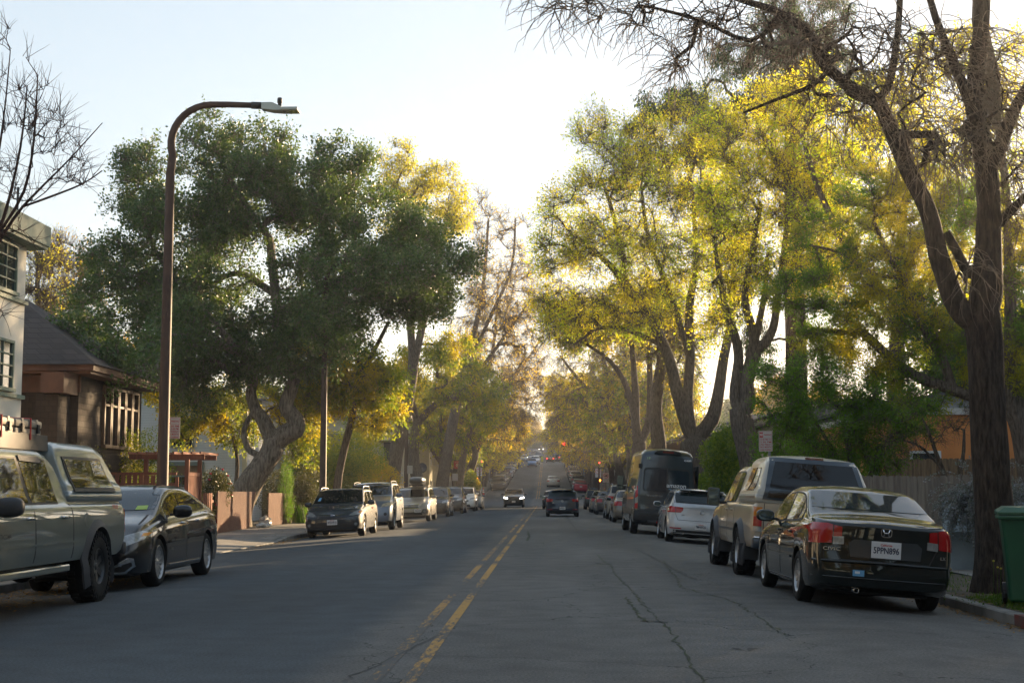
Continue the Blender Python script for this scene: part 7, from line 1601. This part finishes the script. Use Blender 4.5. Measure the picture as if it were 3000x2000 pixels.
AL = ['bare-branched street tree', 'street tree with golden leaf remnants', 'tall bare street tree', 'yellow-leaved street tree', 'green-leaved street tree']; FL = ['leafy green garden tree', 'dark evergreen garden tree', 'golden leafy garden tree']
used = set(); rt = random.Random(9)
def putt(src, i, x, y, label, group, s=1.0, flip=False):
    o = src[i]; c = o if (id(o) not in used) else dup(o); used.add(id(o))
    c.location = (x, y, H(y) - .03); c.rotation_euler = (0, 0, (math.pi if flip else 0) + rt.uniform(-.5, .5)); c.scale = (s, s, s * rt.uniform(.92, 1.08)); tag(c, label, 'tree', group); return c
spots = []
for sd, x0 in ((-1, -8.7), (1, 6.0)):
    y = 162 if sd < 0 else 160
    while y < 640:
        if not 303 < y < 327: spots.append((sd, x0 + rt.uniform(-.3, .3), y))
        y += rt.uniform(8, 11) if y < 330 else rt.uniform(10, 14)
spots += [(1, 6.2, 99), (1, 6.0, 125), (1, 6.1, 133), (-1, -8.5, 117), (-1, -8.6, 134)]
for sd, x, y in spots:
    i = rt.choice([0, 0, 2, 1, 1, 3, 4]) if y > 150 else rt.choice([0, 1, 4]); side = 'left' if sd < 0 else 'right'; zone = 'before the first crossing' if y < 140 else ('on the lower hill' if y < 305 else 'beyond the second crossing')
    putt(A, i, x, y, f'{AL[i]} on the {side} kerb {zone}', f'{AL[i]}s on the {side} kerb {zone}', rt.uniform(.88, 1.12), sd > 0)
for k in range(64):
    sd = -1 if k % 2 else 1; y = 70 + (k // 2) * 21 + rt.uniform(-5, 5); i = rt.choice([0, 0, 1, 2]); x = sd * rt.uniform(24, 34) if y < 330 else sd * rt.uniform(12, 24); side = 'left' if sd < 0 else 'right'
    if y < 120 and sd < 0: x = -rt.uniform(26, 34)
    if y < 135 and sd > 0: continue
    putt(full, i, x, y, f'{FL[i]} behind the houses on the {side}', f'{FL[i]}s behind the houses on the {side}', rt.uniform(.8, 1.1))
for k in range(22):
    i = k % 3; putt(full, i, -26 + 5.2 * (k % 11) + (2 if k > 10 else 0), 680 + (k % 2) * 12 + (34 if k > 10 else 0), f'{FL[i]} at the far top of the hill', f'{FL[i]}s at the far top of the hill', 1.1).location.z -= 4
for k, (x, y) in enumerate([(-8.8, 4), (6.4, 3), (-8.9, -9), (6.6, -8), (-8.7, -20), (6.3, -22), (-8.8, -34), (6.2, -36), (-8.8, -48), (6.2, -50)]):
    i = (2, 0, 4, 1)[k % 4]; putt(A, i, x, y, f'{AL[i]} on the kerb behind the camera', f'{AL[i]}s on the kerb behind the camera', 1.0, x > 0)
for x, y in ((24, -8), (25, 4), (24, 13), (26, 22), (28, 31), (25, -20), (24, 74), (26, 84), (19, 57.5), (25, 50), (24, 60), (27, 42)): putt(full, 1, x, y, 'dark evergreen tree added behind the right-hand houses to shade the street', 'dark evergreens added for shade behind the right-hand houses', .85)  # unseen evergreens put in to block low sun and darken car reflections
for k in range(12):
    i = k % 2; putt(full, i, (-30 + 5 * k), -62 - 8 * (k % 2), f'{FL[i]} behind the camera', f'{FL[i]}s behind the camera', 1.1)
# ---- shrubs and small plants
def shrub(name, label, c, r, n, size, lm, cat='shrub', asp=.55, seed=1, stems=10, flowers=None, shape=1.0, jit=.03, clumps=9, hang=0., bark='grey', dmix=.3, shell=.55):
    rng = np.random.default_rng(seed); t0 = thing(name, label, cat, tuple(c)); ell = []
    for k in range(clumps):
        d = rng.normal(0, 1, 3); d /= np.linalg.norm(d); ell.append((((d[0] * r[0] * .45), d[1] * r[1] * .45, r[2] * (1 + d[2] * .5 * shape)), (r[0] * rng.uniform(.4, .65), r[1] * rng.uniform(.4, .65), r[2] * rng.uniform(.35, .55))))
    pts = ellpts(rng, ell, n, shell); pts = pts[pts[:, 2] > .03]
    v, f = leaves(rng, pts, size, asp, jit, hang); rawmesh('foliage', v, f, lm, t0, False)
    st = np.zeros((stems, 3)) + rng.normal(0, .12, (stems, 3)) * [1, 1, 0]; tg = pts[rng.integers(0, len(pts), stems)]; L = np.linalg.norm(tg - st, axis=1); v, f, _, _ = twigs(rng, st, (tg - st) / L[:, None], L, .018, 0, 5, .1, 0); rawmesh('stem', v, f, BK[bark], t0, True)
    if flowers:
        fm_, nf, fs = flowers; pf = ellpts(rng, ell, nf, .9)
        for p_ in pf[:nf]:
            g = MB()
            for q in range(7):
                a = q * 2.4; rr2 = fs * (.35 + .09 * q); g.ell((p_[0] + rr2 * .5 * math.cos(a), p_[1] + rr2 * .5 * math.sin(a) - .02, p_[2] + fs * .1 * (3 - q % 4)), (fs * .35, fs * .2, fs * .35), 7, 4)
            g.build('flower', fm_, t0, smooth=True, fix=False)
    return t0
pink = mat('camellia petal', (.62, .03, .06), .5, var=.2, vscale=9)
def gp(fx, Y, z=.03): q = P(fx, 1440, Y); return (q.x, Y, H(Y) + z)
shrub('shrub', 'sprawling green shrub under the sunlit windows of the brown house', gp(350, 42.0), (1.3, .9, 1.75), 9000, .06, LF['green'], seed=2)
shrub('shrub', 'bright green rounded shrub directly left of the tall lamp post', gp(440, 41.9), (.85, .8, 1.65), 8000, .055, LF['shrub'], seed=3)
shrub('shrub', 'loose yellow green shrub behind the terracotta picket fence', gp(385, 41.9), (1.1, .8, 1.5), 7000, .055, LF['lime'], seed=4)
shrub('shrub', 'dark green shrub with pink bud by the brown house wall', gp(255, 36.8), (1.2, .8, 1.3), 6000, .06, LF['hedge'], seed=5, flowers=(pink, 1, .05))
shrub('camellia_bush', 'camellia bush with red pink flowers behind the picket fence', gp(612, 46.0), (.75, .9, 1.25), 9000, .07, LF['hedge'], seed=6, flowers=(pink, 22, .07), shell=.4)
shrub('shrub', 'sunlit leafy bush between camellia and oak trunk', gp(655, 50.2), (.7, .6, .95), 8000, .055, LF['green'], seed=7)
shrub('shrub', 'small yellow green bush behind the low pointed pickets', gp(606, 46.6), (.4, .4, .75), 2500, .05, LF['lime'], seed=8)
shrub('cypress', 'small bright green conical cypress right of the oak trunk', gp(841, 57.5), (.42, .42, 1.35), 9000, .05, LF['thuja'], 'shrub', .3, 9, shape=1.3, clumps=14, hang=-1.2, dmix=0)
shrub('hedge', 'rounded dark hedge with red berries behind the ribbed fence', gp(893, 60.2), (.85, .9, 1.35), 16000, .055, LF['hedge'], 'hedge', seed=10, shell=.75, clumps=14, flowers=(M_['red_txt'], 7, .035))
shrub('shrub', 'shady dark bush hidden behind the oak trunk', gp(800, 59.5), (1.0, .8, 1.2), 7000, .06, LF['hedge'], seed=11)
shrub('shrub', 'sunlit leafy mass behind the pale plank fence', gp(1010, 68.5), (2.2, 1.5, 2.3), 20000, .09, LF['green'], seed=12)
shrub('shrub', 'brown and green hedge bank left of the dark leaning trunk', gp(1085, 72), (1.6, 1.2, 1.9), 14000, .08, LF['gold'], seed=13, flowers=None)
shrub('shrub', 'tall green garden bush behind the grey plank fence', gp(900, 71), (2.2, 1.5, 2.6), 16000, .10, LF['green'], seed=14)
shrub('shrub', 'golden green bush beside the far lamp post and shop', gp(1370, 126), (1.3, 1.2, 1.7), 7000, .14, LF['green'], seed=15)
shrub('shrub', 'tall bright leafy bush between the two big trunks on the right', gp(2118, 52), (1.25, 1.3, 1.9), 22000, .075, LF['shrub'], seed=16, hang=.4)
shrub('shrub', 'lower rounded bush behind the silver hatchback', gp(2075, 54), (1.0, 1.0, 1.25), 9000, .075, LF['shrub'], seed=17)
shrub('shrub', 'green bush filling the gap behind the pickup canopy', gp(2290, 40), (1.6, 1.1, 1.5), 15000, .06, LF['thuja'], seed=18)
shrub('shrub', 'dark green bush against the orange house wall', gp(2420, 39), (1.5, 1.0, 1.4), 12000, .06, LF['thuja'], seed=19)
# rosemary: many hanging stems over the planter
def rosemary(label, base, n, seed, lo, hi, wid, dep):
    rng = np.random.default_rng(seed); t0 = thing('rosemary_bush', label, 'shrub', base); st = np.stack([rng.uniform(-wid, wid, n), rng.uniform(-dep, dep, n), rng.uniform(0, .25, n)], 1)
    a = rng.uniform(0, 6.28, n); up = rng.random(n) < .5; d = np.stack([np.cos(a) * .6 - .3, np.sin(a) * .5 - .35, np.where(up, .9, .1)], 1); d /= np.linalg.norm(d, axis=1)[:, None]
    v, f, PT, DD = twigs(rng, st, d, rng.uniform(lo, hi, n) * .8, .006, .34, 9, .08, 0); rawmesh('stem', v, f, BK['grey'], t0, True)
    m = 90; ti = np.repeat(np.arange(n), m); fr = rng.uniform(.05, 1, n * m) * 9; i0 = np.minimum(fr.astype(int), 8); k = (fr - i0)[:, None]; pos = PT[ti, i0] * (1 - k) + PT[ti, i0 + 1] * k
    v, f = leaves(rng, pos, .045, .4, .02, 0, None); rawmesh('foliage', v, f, LF['rosem'], t0, False); return t0
rosemary('trailing rosemary with grey lavender flowers spilling over the planter wall', (7.45, 24.7, 1.12), 230, 3, .6, 1.35, .32, .35)
rosemary('rosemary mass on top of the planter behind the big trunk', (8.3, 25.0, 1.10), 150, 4, .45, .9, .5, .4)
rng = np.random.default_rng(2); t0 = thing('succulent', 'light green rosette succulent on the planter corner', 'plant', (7.50, 24.15, 1.08)); g = MB(); 
for k in range(26):
    a = k * 2.4; e = .25 + k * .05; d = Vector((math.cos(a) * math.cos(e), math.sin(a) * math.cos(e), math.sin(e))); s_ = d.cross(Vector((0, 0, 1))).normalized() * .035; L = .2 - k * .003
    g.add([(0, 0, .02), tuple(d * L * .6 + s_), tuple(d * L + Vector((0, 0, .02))), tuple(d * L * .6 - s_)], [(0, 1, 2, 3)])
g.build('leaf_rosette', leafmat('succulent leaf', (.22, .36, .08), (.30, .42, .10), .3), t0, fix=False)
# grasses, weeds, leaf litter
def blades(name, label, pts, h, w_, lm, kind=None, seed=1, cat=None):
    rng = np.random.default_rng(seed); N = len(pts); a = rng.normal(0, .35, (N, 3)); a[:, 2] = 1; a /= np.linalg.norm(a, axis=1)[:, None]; b_ = np.cross(a, rng.normal(0, 1, (N, 3))); b_ /= np.linalg.norm(b_, axis=1)[:, None]
    hh = h * rng.uniform(.4, 1.2, (N, 1)); V = np.stack([pts - b_ * w_, pts + b_ * w_, pts + a * hh * .6 + b_ * w_ * .7, pts + a * hh], 1).reshape(-1, 3)
    return tag(rawmesh(name, V, np.arange(N * 4).reshape(-1, 4), lm, None, False), label, cat, kind=kind)
rng = np.random.default_rng(12)
def scatter(n, x0, x1, y0, y1, zf): x = rng.uniform(x0, x1, n); y = rng.uniform(y0, y1, n); return np.stack([x, y, [zf(a, b_) for a, b_ in zip(x, y)]], 1)
vz = lambda x, y: H(y) - .04
p_ = scatter(9000, 5.3, 6.7, 14.0, 18.4, vz); p_ = p_[np.sin(p_[:, 0] * 5 + p_[:, 1] * 2.3) + rng.normal(0, .6, len(p_)) > -.1]
blades('grass', 'short green grass on the right verge near the big trunk', p_, .09, .004, LF['grass'], 'stuff', 1, 'grass')
p_ = scatter(3500, 5.3, 6.8, 19, 60, vz); blades('grass', 'sparse grass along the right verge further up', p_, .08, .006, LF['grass'], 'stuff', 4, 'grass')
p_ = scatter(3000, -8.6, -7.8, 158, 175, lambda x, y: H(y) + .02); blades('grass', 'grass strip at the far left corner', p_, .16, .02, LF['grass'], 'stuff', 5, 'grass')
c = np.array([5.95, 17.7, -.02]); q_ = np.random.default_rng(3).normal(0, 1, (5000, 3)) * [.30, .45, 0]; m_ = c + q_; m_[:, 2] = -.03 + .22 * np.exp(-(q_[:, 0] ** 2 / .1 + q_[:, 1] ** 2 / .25)) * np.random.default_rng(4).random(5000)
v, f = leaves(np.random.default_rng(6), m_, .035, .5, .015); t0 = thing('weed_clump', 'clump of leafy weeds with tiny yellow flowers at the big trunk base', 'plant', (0, 0, 0)); rawmesh('foliage', v, f, LF['grass'], t0, False)
g = MB(); r5 = random.Random(3)
for k in range(26): x, y = 5.9 + r5.gauss(0, .28), 17.7 + r5.gauss(0, .4); z = r5.uniform(.18, .5); g.tube([(x, y, -.03), (x + .02, y, z)], .003, 4); g.ell((x + .02, y, z), (.016, .016, .012), 6, 4, mi=1)
g.build('flower', [LF['grass'], mat('yellow petal', (.6, .5, .03), .5)], t0, fix=False)
q = gp(890, 59); t0 = thing('iris_plant', 'clump of upright sword-shaped green leaves by the hedge foot', 'plant', (q[0], 59.0, .04)); pts_ = np.random.default_rng(5).normal(0, 1, (160, 3)) * [.16, .2, 0]; rngb = np.random.default_rng(9); N = 160; a = rngb.normal(0, .16, (N, 3)); a[:, 2] = 1; b_ = np.cross(a, rngb.normal(0, 1, (N, 3))); b_ /= np.linalg.norm(b_, axis=1)[:, None]; hh = rngb.uniform(.4, .85, (N, 1)); V = np.stack([pts_ - b_ * .015, pts_ + b_ * .015, pts_ + a * hh * .7 + b_ * .012, pts_ + a * hh], 1).reshape(-1, 3); rawmesh('foliage', V, np.arange(N * 4).reshape(-1, 4), LF['thuja'], t0, False)
def litter(label, n, x0, x1, y0, y1, zf, size=.05, dens=None, seed=1):
    rng = np.random.default_rng(seed); x = rng.uniform(x0, x1, n); y = rng.uniform(y0, y1, n)
    if dens: k = rng.random(n) < dens(x, y); x, y = x[k], y[k]
    P_ = np.stack([x, y, [zf(a, b_) + .006 for a, b_ in zip(x, y)]], 1); N = len(P_); a = rng.normal(0, 1, (N, 3)); a[:, 2] *= .25; a /= np.linalg.norm(a, axis=1)[:, None]; b_ = np.cross(a, [0, 0, 1.]); b_ /= np.linalg.norm(b_, axis=1)[:, None]; b_[:, 2] += rng.normal(0, .2, N)
    s_ = size * rng.uniform(.5, 1.4, (N, 1)); P_[:, 2] += .01 * rng.random(N); V = np.stack([P_ - a * s_ * .5, P_ + b_ * s_ * .3, P_ + a * s_ * .5, P_ - b_ * s_ * .3], 1); V[:, :, 2] = np.maximum(V[:, :, 2], P_[:, 2:3] - .004 * 0); V = V.reshape(-1, 3)
    return tag(rawmesh('leaf_litter', V, np.arange(N * 4).reshape(-1, 4), LF['litter'], None, False), label, 'leaves', kind='stuff')
litter('dry fallen leaves in the right gutter', 2600, 4.55, 5.12, 11, 20, road_z, .05, lambda x, y: np.exp(-((5.1 - x) / .22) ** 2), 2)
litter('dry fallen leaves on the right verge', 1500, 5.25, 6.6, 12, 19, lambda x, y: H(y) - .03, .05, None, 3)
litter('brown fallen leaves under the green pickup', 4500, -7.6, -5.9, 13, 24, road_z, .055, lambda x, y: np.clip((-x - 5.9) / 1.2, 0, 1) ** 1.3, 4)
litter('fallen leaves in the left gutter further on', 2600, -7.58, -6.9, 36, 80, road_z, .08, lambda x, y: np.exp(-((7.55 + x) / .3) ** 2), 5)
litter('leaves scattered on the left pavement', 500, -10.3, -7.8, 30, 62, lambda x, y: H(y) + .026, .05, None, 6)
# ================================================================== vehicles in the street
place(civic(), 16.6, 3.83, 1, 1.715, rz=R(.2)); place(tundra(), 21.9, 3.98, 1, 1.93)
place(golf('silver hatchback with round emblem parked between van and tan pickup', (.45, .46, .48), '7MHE526', 1), 38.2, 4.05, 1, 1.8)
place(van(), 44.7, 3.62, 1, 2.06, rz=R(.6))
place(golf('dark blue hatchback driving away in the right lane, nearest moving car', (.012, .02, .042), '9NV0211', 0), 76, .80, 1, 1.8)
tc, cabz = tacoma(); place(tc, 12.42, -6.36, -1, 1.95)
for k, (dx, l) in enumerate(((-.30, 'tan plastic cargo case with red strap, rear one on the pickup roof rack'), (-.30, 'tan plastic cargo case with black latches, forward on the pickup roof rack'), (.35, 'tan plastic cargo case on the kerb side of the pickup roof rack'))):
    c_ = case(l, (.72, .5, .24)); c_.location = (tc.location.x + (.33, .33, -.38)[k], (15.75, 14.9, 15.3)[k], cabz + .02); c_.rotation_euler = (0, 0, R(88))
place(avalon(), 19.05, -6.34, -1, 1.835)
place(impreza(), 42.8, -6.42, -1, 1.78)
def strip_parts(root, names):
    for o in kids(root):
        if o.name.split('.')[0] in names:
            for c in kids(o): bpy.data.objects.remove(c)
            bpy.data.objects.remove(o)
# silver blue SUV with hazy lamps and spare look
r, b = car_hatch('suv_car', (.16, .19, .23), 'blue silver SUV with yellowed headlamps parked behind the dark blue grey hatchback', L=4.6, W=1.82, H_=1.72, tall=.32, hl='haze_l', kind='SUV', r=.35, zb=.27, cowl=1.0); strip_parts(r, ('grille', 'licence_plate', 'air_intake'))
b.panel('grille', rect(-.35, .80, .35, .86), 'front', M_['chrome'], r, .006); rails(b, r, .5, 2.7, M_['black'], .05)
for s in (1, -1): b.panel('fog_light', circ(s * .66, .56, .055), 'front', M_['black'], r, .012)
place(r, 49.9, -6.30, -1, 1.82)
r, b = car_hatch('wagon_car', (.34, .31, .26), 'champagne wagon with barred chrome grille carrying a roof box', L=4.8, W=1.82, H_=1.61, tall=.14, num='7EL2159', kind='wagon', r=.335, zb=.24); strip_parts(r, ('grille', 'licence_plate'))
b.panel('grille', rect(-.42, .60, .42, .80), 'front', M_['chrome'], r, .006)
for k in range(3): b.panel('grille_slot', rect(-.40, .63 + .055 * k, .40, .665 + .055 * k), 'front', M_['black'], r, .012)
emblem(b, r, 0, .755, 'front', 'oval', .05); plate(b, r, -.38, .50, 'front', '7EL2159'); rails(b, r, .4, 2.7, M_['black'], .06)
b.panel('lower_bumper', [(-.78, .26), (.78, .26), (.8, .34), (-.8, .34)], 'front', M_['grey_pl'], r, .01)
for s in (1, -1): b.panel('fog_surround', [(s * .50, .38), (s * .82, .36), (s * .84, .56), (s * .60, .56)][::s], 'front', M_['grey_pl'], r, .010); b.panel('fog_light', circ(s * .68, .46, .05), 'front', M_['clear_l'], r, .018)
place(r, 64.5, -6.2, -1, 1.82)
t = thing('roof_box', 'grey streamlined roof box strapped on the champagne wagon', 'roof box', (-6.05, 66.6, 1.66)); g = MB(); g.ell((0, 0, .17), (.36, 1.0, .19), 18, 10, p=.62); g.build('box_shell', mat('roof box plastic', (.08, .08, .085), .28, coat=.5), t, smooth=True); g = MB(); g.bbox((-.34, -.6, -.06), (.34, -.54, .0), .01); g.bbox((-.34, .5, -.06), (.34, .56, .0), .01); g.build('rack_bar', M_['black'], t)
def HC(lbl, col, Y, x, f, **k):
    nm = k.pop('nm', 'hatchback_car'); on = k.pop('on', None); W_ = k.get('W', 1.79); rz_ = k.pop('rz', 0); rr = k.pop('rails', None); r_, b_ = car_hatch(nm, col, lbl, **k)
    if on == 'head':
        for o in kids(r_):
            if o.name.startswith('headlight'): o.data.materials[0] = M_['on_white']
    if on == 'brake':
        for o in kids(r_):
            if o.name.startswith('tail_light'): o.data.materials[0] = M_['on_red']
    if rr: rails(b_, r_, .5, 2.6, M_[rr], .05)
    place(r_, Y, x, f, W_, rz=rz_); return r_
def SC_(lbl, col, Y, x, f, **k):
    on = k.pop('on', None); W_ = k.get('W', 1.76); r_, b_ = car_sedan('saloon_car', col, lbl, **k)
    for o in kids(r_):
        if on == 'brake' and o.name.startswith('tail_light'): o.data.materials[0] = M_['on_red']
        if on == 'head' and o.name.startswith('headlight'): o.data.materials[0] = M_['on_white']
    place(r_, Y, x, f, W_); return r_
SUV = dict(L=4.7, W=1.86, H_=1.72, tall=.30, nm='suv_car', kind='SUV', r=.35, zb=.26)
HC('black compact people carrier behind the champagne wagon', (.012, .015, .02), 76.2, -6.1, -1, L=4.6, W=1.75, H_=1.63, tall=.2)
HC('black luxury SUV with roof rails, third car beyond the roof box', (.014, .02, .026), 87.4, -6.05, -1, rails='black', **SUV)
HC('white SUV with black lower bumper glinting in the sun', (.62, .60, .57), 98, -5.85, -1, **SUV)
HC('grey hybrid hatchback, last parked car before the left corner', (.16, .18, .20), 107.3, -5.75, -1, L=4.5, W=1.74, H_=1.48)
r = HC('black compact SUV approaching with lit headlamps at the crossing', (.014, .016, .018), 122.3, -2.88, -1, on='head', L=4.3, W=1.8, H_=1.62, tall=.2, nm='suv_car', kind='SUV', rails='alloy')
SC_('black saloon half hidden ahead of the dark blue hatchback', (.012, .012, .014), 108.8, .48, 1, on=None)
# right side behind the van
SC_('grey bronze saloon parked in front of the delivery van', (.16, .14, .12), 61.6, 3.66, 1)
HC('silver brown SUV with tall rear lamps, two cars ahead of the van', (.30, .27, .23), 68.8, 3.72, 1, rails='alloy', **SUV)
SC_('dark brown saloon parked three cars ahead of the van', (.07, .06, .055), 83.5, 3.66, 1)
SC_('grey saloon with folded dark mirrors, four cars ahead of the van', (.13, .125, .12), 91.3, 3.6, 1)
HC('black hatchback with pale roof parked last before the right corner', (.016, .016, .018), 108, 3.65, 1, L=4.1, W=1.76, H_=1.52)
# up the hill, right
SC_('silver beige saloon driving away just past the crossing', (.46, .43, .38), 190, .80, 1, num=None)
SC_('red coupe parked first beyond the right corner', (.38, .015, .03), 175, 4.05, 1, coupe=True, fast=True)
SC_('white saloon parked in front of the red coupe', (.60, .60, .60), 181, 3.95, 1)
hill_r = [('dark grey SUV with full-width tail lamps ahead of the white saloon', (.06, .065, .075), 189.5, 's', {}), ('grey saloon with pale rear screen, third past the red coupe', (.20, .21, .22), 197, 'c', {}), ('pale silver SUV fourth past the red coupe', (.42, .43, .44), 204, 's', {}), ('dark hatchback with red lamps, fifth past the red coupe', (.05, .05, .06), 211.5, 'h', {}),
          ('grey SUV in front of the blue bin on the right', (.20, .21, .22), 218.5, 's', {}), ('white topped SUV sixth from the second crossing', (.5, .5, .5), 226.5, 's', {}), ('olive green SUV on the right upper kerb', (.10, .12, .08), 240, 's', {}), ('silver hatchback with ladder rack below the second crossing', (.4, .4, .4), 249, 'h', {}), ('dark estate below the second crossing on the right', (.05, .055, .06), 258, 'h', {}), ('silver saloon nearest the second crossing on the right', (.36, .37, .38), 268, 'c', {})]
hill_l = [('black people carrier with chrome-edged face, first beyond the left corner', (.03, .03, .032), 180.5, 'm'), ('white SUV behind the black people carrier', (.62, .62, .62), 187.5, 's'), ('dark green SUV second behind the black people carrier', (.05, .075, .06), 195, 's'), ('dark teal estate parked third behind the black people carrier', (.05, .06, .065), 202.5, 'h'), ('maroon saloon in the left row', (.12, .02, .03), 211, 'c'), ('pale silver van behind the maroon saloon', (.42, .44, .46), 219, 'm'),
          ('slate grey saloon fourth below the upper crossing', (.18, .19, .21), 228, 'c'), ('white saloon third below the upper crossing', (.6, .6, .6), 237, 'c'), ('silver SUV second below the upper crossing', (.36, .37, .38), 246, 's'), ('bronze SUV nearest the upper crossing on the left', (.20, .15, .09), 257, 's'), ('dark hatchback right at the upper left corner', (.04, .045, .05), 268, 'h')]
for l, c, Y, k, _ in hill_r:
    x = 4.0
    if k == 'c': SC_(l, c, Y, x, 1, far=True)
    elif k == 's': HC(l, c, Y, x, 1, far=True, **SUV)
    else: HC(l, c, Y, x, 1, far=True)
for l, c, Y, k in hill_l:
    x = -6.2
    if k == 'c': SC_(l, c, Y, x, -1, far=True)
    elif k == 's': HC(l, c, Y, x, -1, far=True, **SUV)
    elif k == 'm': HC(l, c, Y, x, -1, far=True, L=5.0, W=1.98, H_=1.78, tall=.22, nm='people_carrier', kind='people carrier', r=.34)
    else: HC(l, c, Y, x, -1, far=True)
HC('bright blue hatchback coming downhill towards the camera', (.02, .16, .42), 266.5, -2.85, -1, far=True, L=4.1, W=1.78, H_=1.6, tall=.15)
HC('white SUV following the bright blue hatchback downhill', (.6, .6, .6), 284, -2.4, -1, far=True, **SUV)
SC_('dark grey saloon with lit red brake lamps below the upper crossing', (.04, .042, .046), 302, .63, 1, far=True, on='brake')
HC('dark SUV crossing the upper junction in the right lane', (.03, .032, .036), 313, 1.9, 1, far=True, on='brake', **SUV)
far = [('white saloon parked first beyond the upper crossing on the left', (.6, .6, .6), 335, -5.6, -1, 'c', None), ('silver hatchback pulling out beyond the upper crossing', (.4, .41, .42), 352, -4.3, -1, 'h', 'head'), ('dark SUV coming down beyond the upper crossing', (.04, .045, .05), 366, -2.3, -1, 's', None), ('dark car with glaring headlamps beyond the upper crossing', (.05, .05, .055), 384, -1.9 - .6, -1, 'c', 'head'), ('grey SUV behind the car with glaring headlamps', (.2, .2, .21), 402, -2.6, -1, 's', None),
       ('silver white estate heading uphill far away', (.5, .5, .5), 425, 1.35, 1, 'h', None), ('grey saloon parked on the right beyond the upper crossing', (.2, .2, .21), 334, 4.1, 1, 'c', None), ('black SUV parked on the right beyond the upper crossing', (.03, .03, .035), 345, 4.1, 1, 's', None), ('silver van parked far up on the right', (.4, .4, .4), 372, 4.1, 1, 's', None), ('silver car at the top of the hill on the left', (.5, .5, .52), 540, -4.6, -1, 'c', None), ('dark car with twin headlamps near the hilltop', (.05, .05, .05), 560, -2.4, -1, 's', 'head'), ('red-lit dark car near the hilltop', (.1, .02, .02), 600, 1.8, 1, 's', 'brake')]
for l, c, Y, x, f, k, on in far:
    (SC_ if k == 'c' else HC)(l, c, Y, x, f, far=True, on=on, **(SUV if k == 's' else {}))
cnt = 0; tints = [('pale', (.5, .5, .5)), ('dark', (.04, .045, .05)), ('grey', (.2, .2, .21)), ('silver', (.38, .39, .4))]
protos = {}
for sd, x, f in ((-1, -6.2, -1), (1, 4.0, 1)):
    y = 395 if sd < 0 else 382
    while y < 560:
        n_, c = tints[cnt % 4]; side = 'left' if sd < 0 else 'right'; lb = f'small {n_} car parked far up the hill on the {side}'; gr = f'{n_} cars parked far up the hill on the {side}'
        if (n_, f) not in protos: r = HC(lb, c, y, x, f, far=True); protos[(n_, f)] = r
        else:
            r = dup(protos[(n_, f)]); dy = y - protos[(n_, f)].get('py', 0); r.location = (x, y + (4.3 if f < 0 else 0), H(y))
        tag(r, lb, 'car', gr); cnt += 1; y += 9.5
# tiny extra: person standing by the right kerb
pq = P(1771, 1437, 122); t = thing('person', 'balding person in dark jacket standing behind the parked cars at the right corner', 'person', (pq.x, 122, -.02))
g = MB()
skin = mat('skin', (.42, .24, .17), .5); cloth = mat('dark cloth', (.04, .045, .06), .8)
bm_ = bpy.data.meshes.new('body'); 
J = dict(pel=(0, 0, .95), ch=(0, .02, 1.32), nk=(0, .02, 1.50), hd=(0, 0, 1.60), ht=(0, 0, 1.74), sl=(-.19, .02, 1.42), el=(-.25, .03, 1.14), wl=(-.24, -.04, .88), sr=(.19, .02, 1.42), er=(.25, .03, 1.14), wr=(.24, -.04, .88), hl=(-.09, 0, .9), kl=(-.11, -.02, .5), al=(-.12, .03, .08), tl=(-.12, -.12, .04), hr=(.09, 0, .9), kr=(.11, -.02, .5), ar=(.12, .03, .08), tr=(.12, -.12, .04))
ks = list(J); E_ = [('pel', 'ch'), ('ch', 'nk'), ('nk', 'hd'), ('hd', 'ht'), ('ch', 'sl'), ('sl', 'el'), ('el', 'wl'), ('ch', 'sr'), ('sr', 'er'), ('er', 'wr'), ('pel', 'hl'), ('hl', 'kl'), ('kl', 'al'), ('al', 'tl'), ('pel', 'hr'), ('hr', 'kr'), ('kr', 'ar'), ('ar', 'tr')]
RD = dict(pel=.15, ch=.17, nk=.065, hd=.095, ht=.075, sl=.08, el=.05, wl=.035, sr=.08, er=.05, wr=.035, hl=.10, kl=.065, al=.045, tl=.04, hr=.10, kr=.065, ar=.045, tr=.04)
bm_.from_pydata([J[k] for k in ks], [(ks.index(a), ks.index(b)) for a, b in E_], []); bo = bpy.data.objects.new('body', bm_); COL.objects.link(bo)
md = bo.modifiers.new('s', 'SKIN'); 
for i, k in enumerate(ks): bm_.skin_vertices[0].data[i].radius = (RD[k], RD[k] * (.75 if k in ('pel', 'ch') else 1)); bm_.skin_vertices[0].data[i].use_root = (k == 'pel')
md2 = bo.modifiers.new('d', 'SUBSURF'); md2.levels = 1; md2.render_levels = 1; dg = bpy.context.evaluated_depsgraph_get(); dg.update(); me = bpy.data.meshes.new_from_object(bo.evaluated_get(dg)); bo.modifiers.clear(); bo.data = me; bo.parent = t
me.materials.clear(); me.materials.append(cloth); me.materials.append(skin)
for p2 in me.polygons:
    c2 = p2.center
    p2.material_index = 1 if (c2.z > 1.5 or (abs(c2.x) > .2 and c2.z < .93 and c2.z > .8)) else 0
me.shade_smooth()
# ------------------------------------------------------------------ haze
hz = bpy.data.materials.new('haze'); hz.use_nodes = True; n = hz.node_tree.nodes; n.remove(n['Principled BSDF'])
pv = n.new('ShaderNodeVolumePrincipled'); pv.inputs['Density'].default_value = .0005; pv.inputs['Color'].default_value = (.92, .94, 1, 1); pv.inputs['Anisotropy'].default_value = .55
hz.node_tree.links.new(pv.outputs[0], n['Material Output'].inputs['Volume'])
g = MB(); g.box((-720, -110, -1.4), (720, 1460, 62)); tag(g.build('haze', hz), kind='stuff')
cy.volume_bounces = 0; cy.volume_max_steps = 64
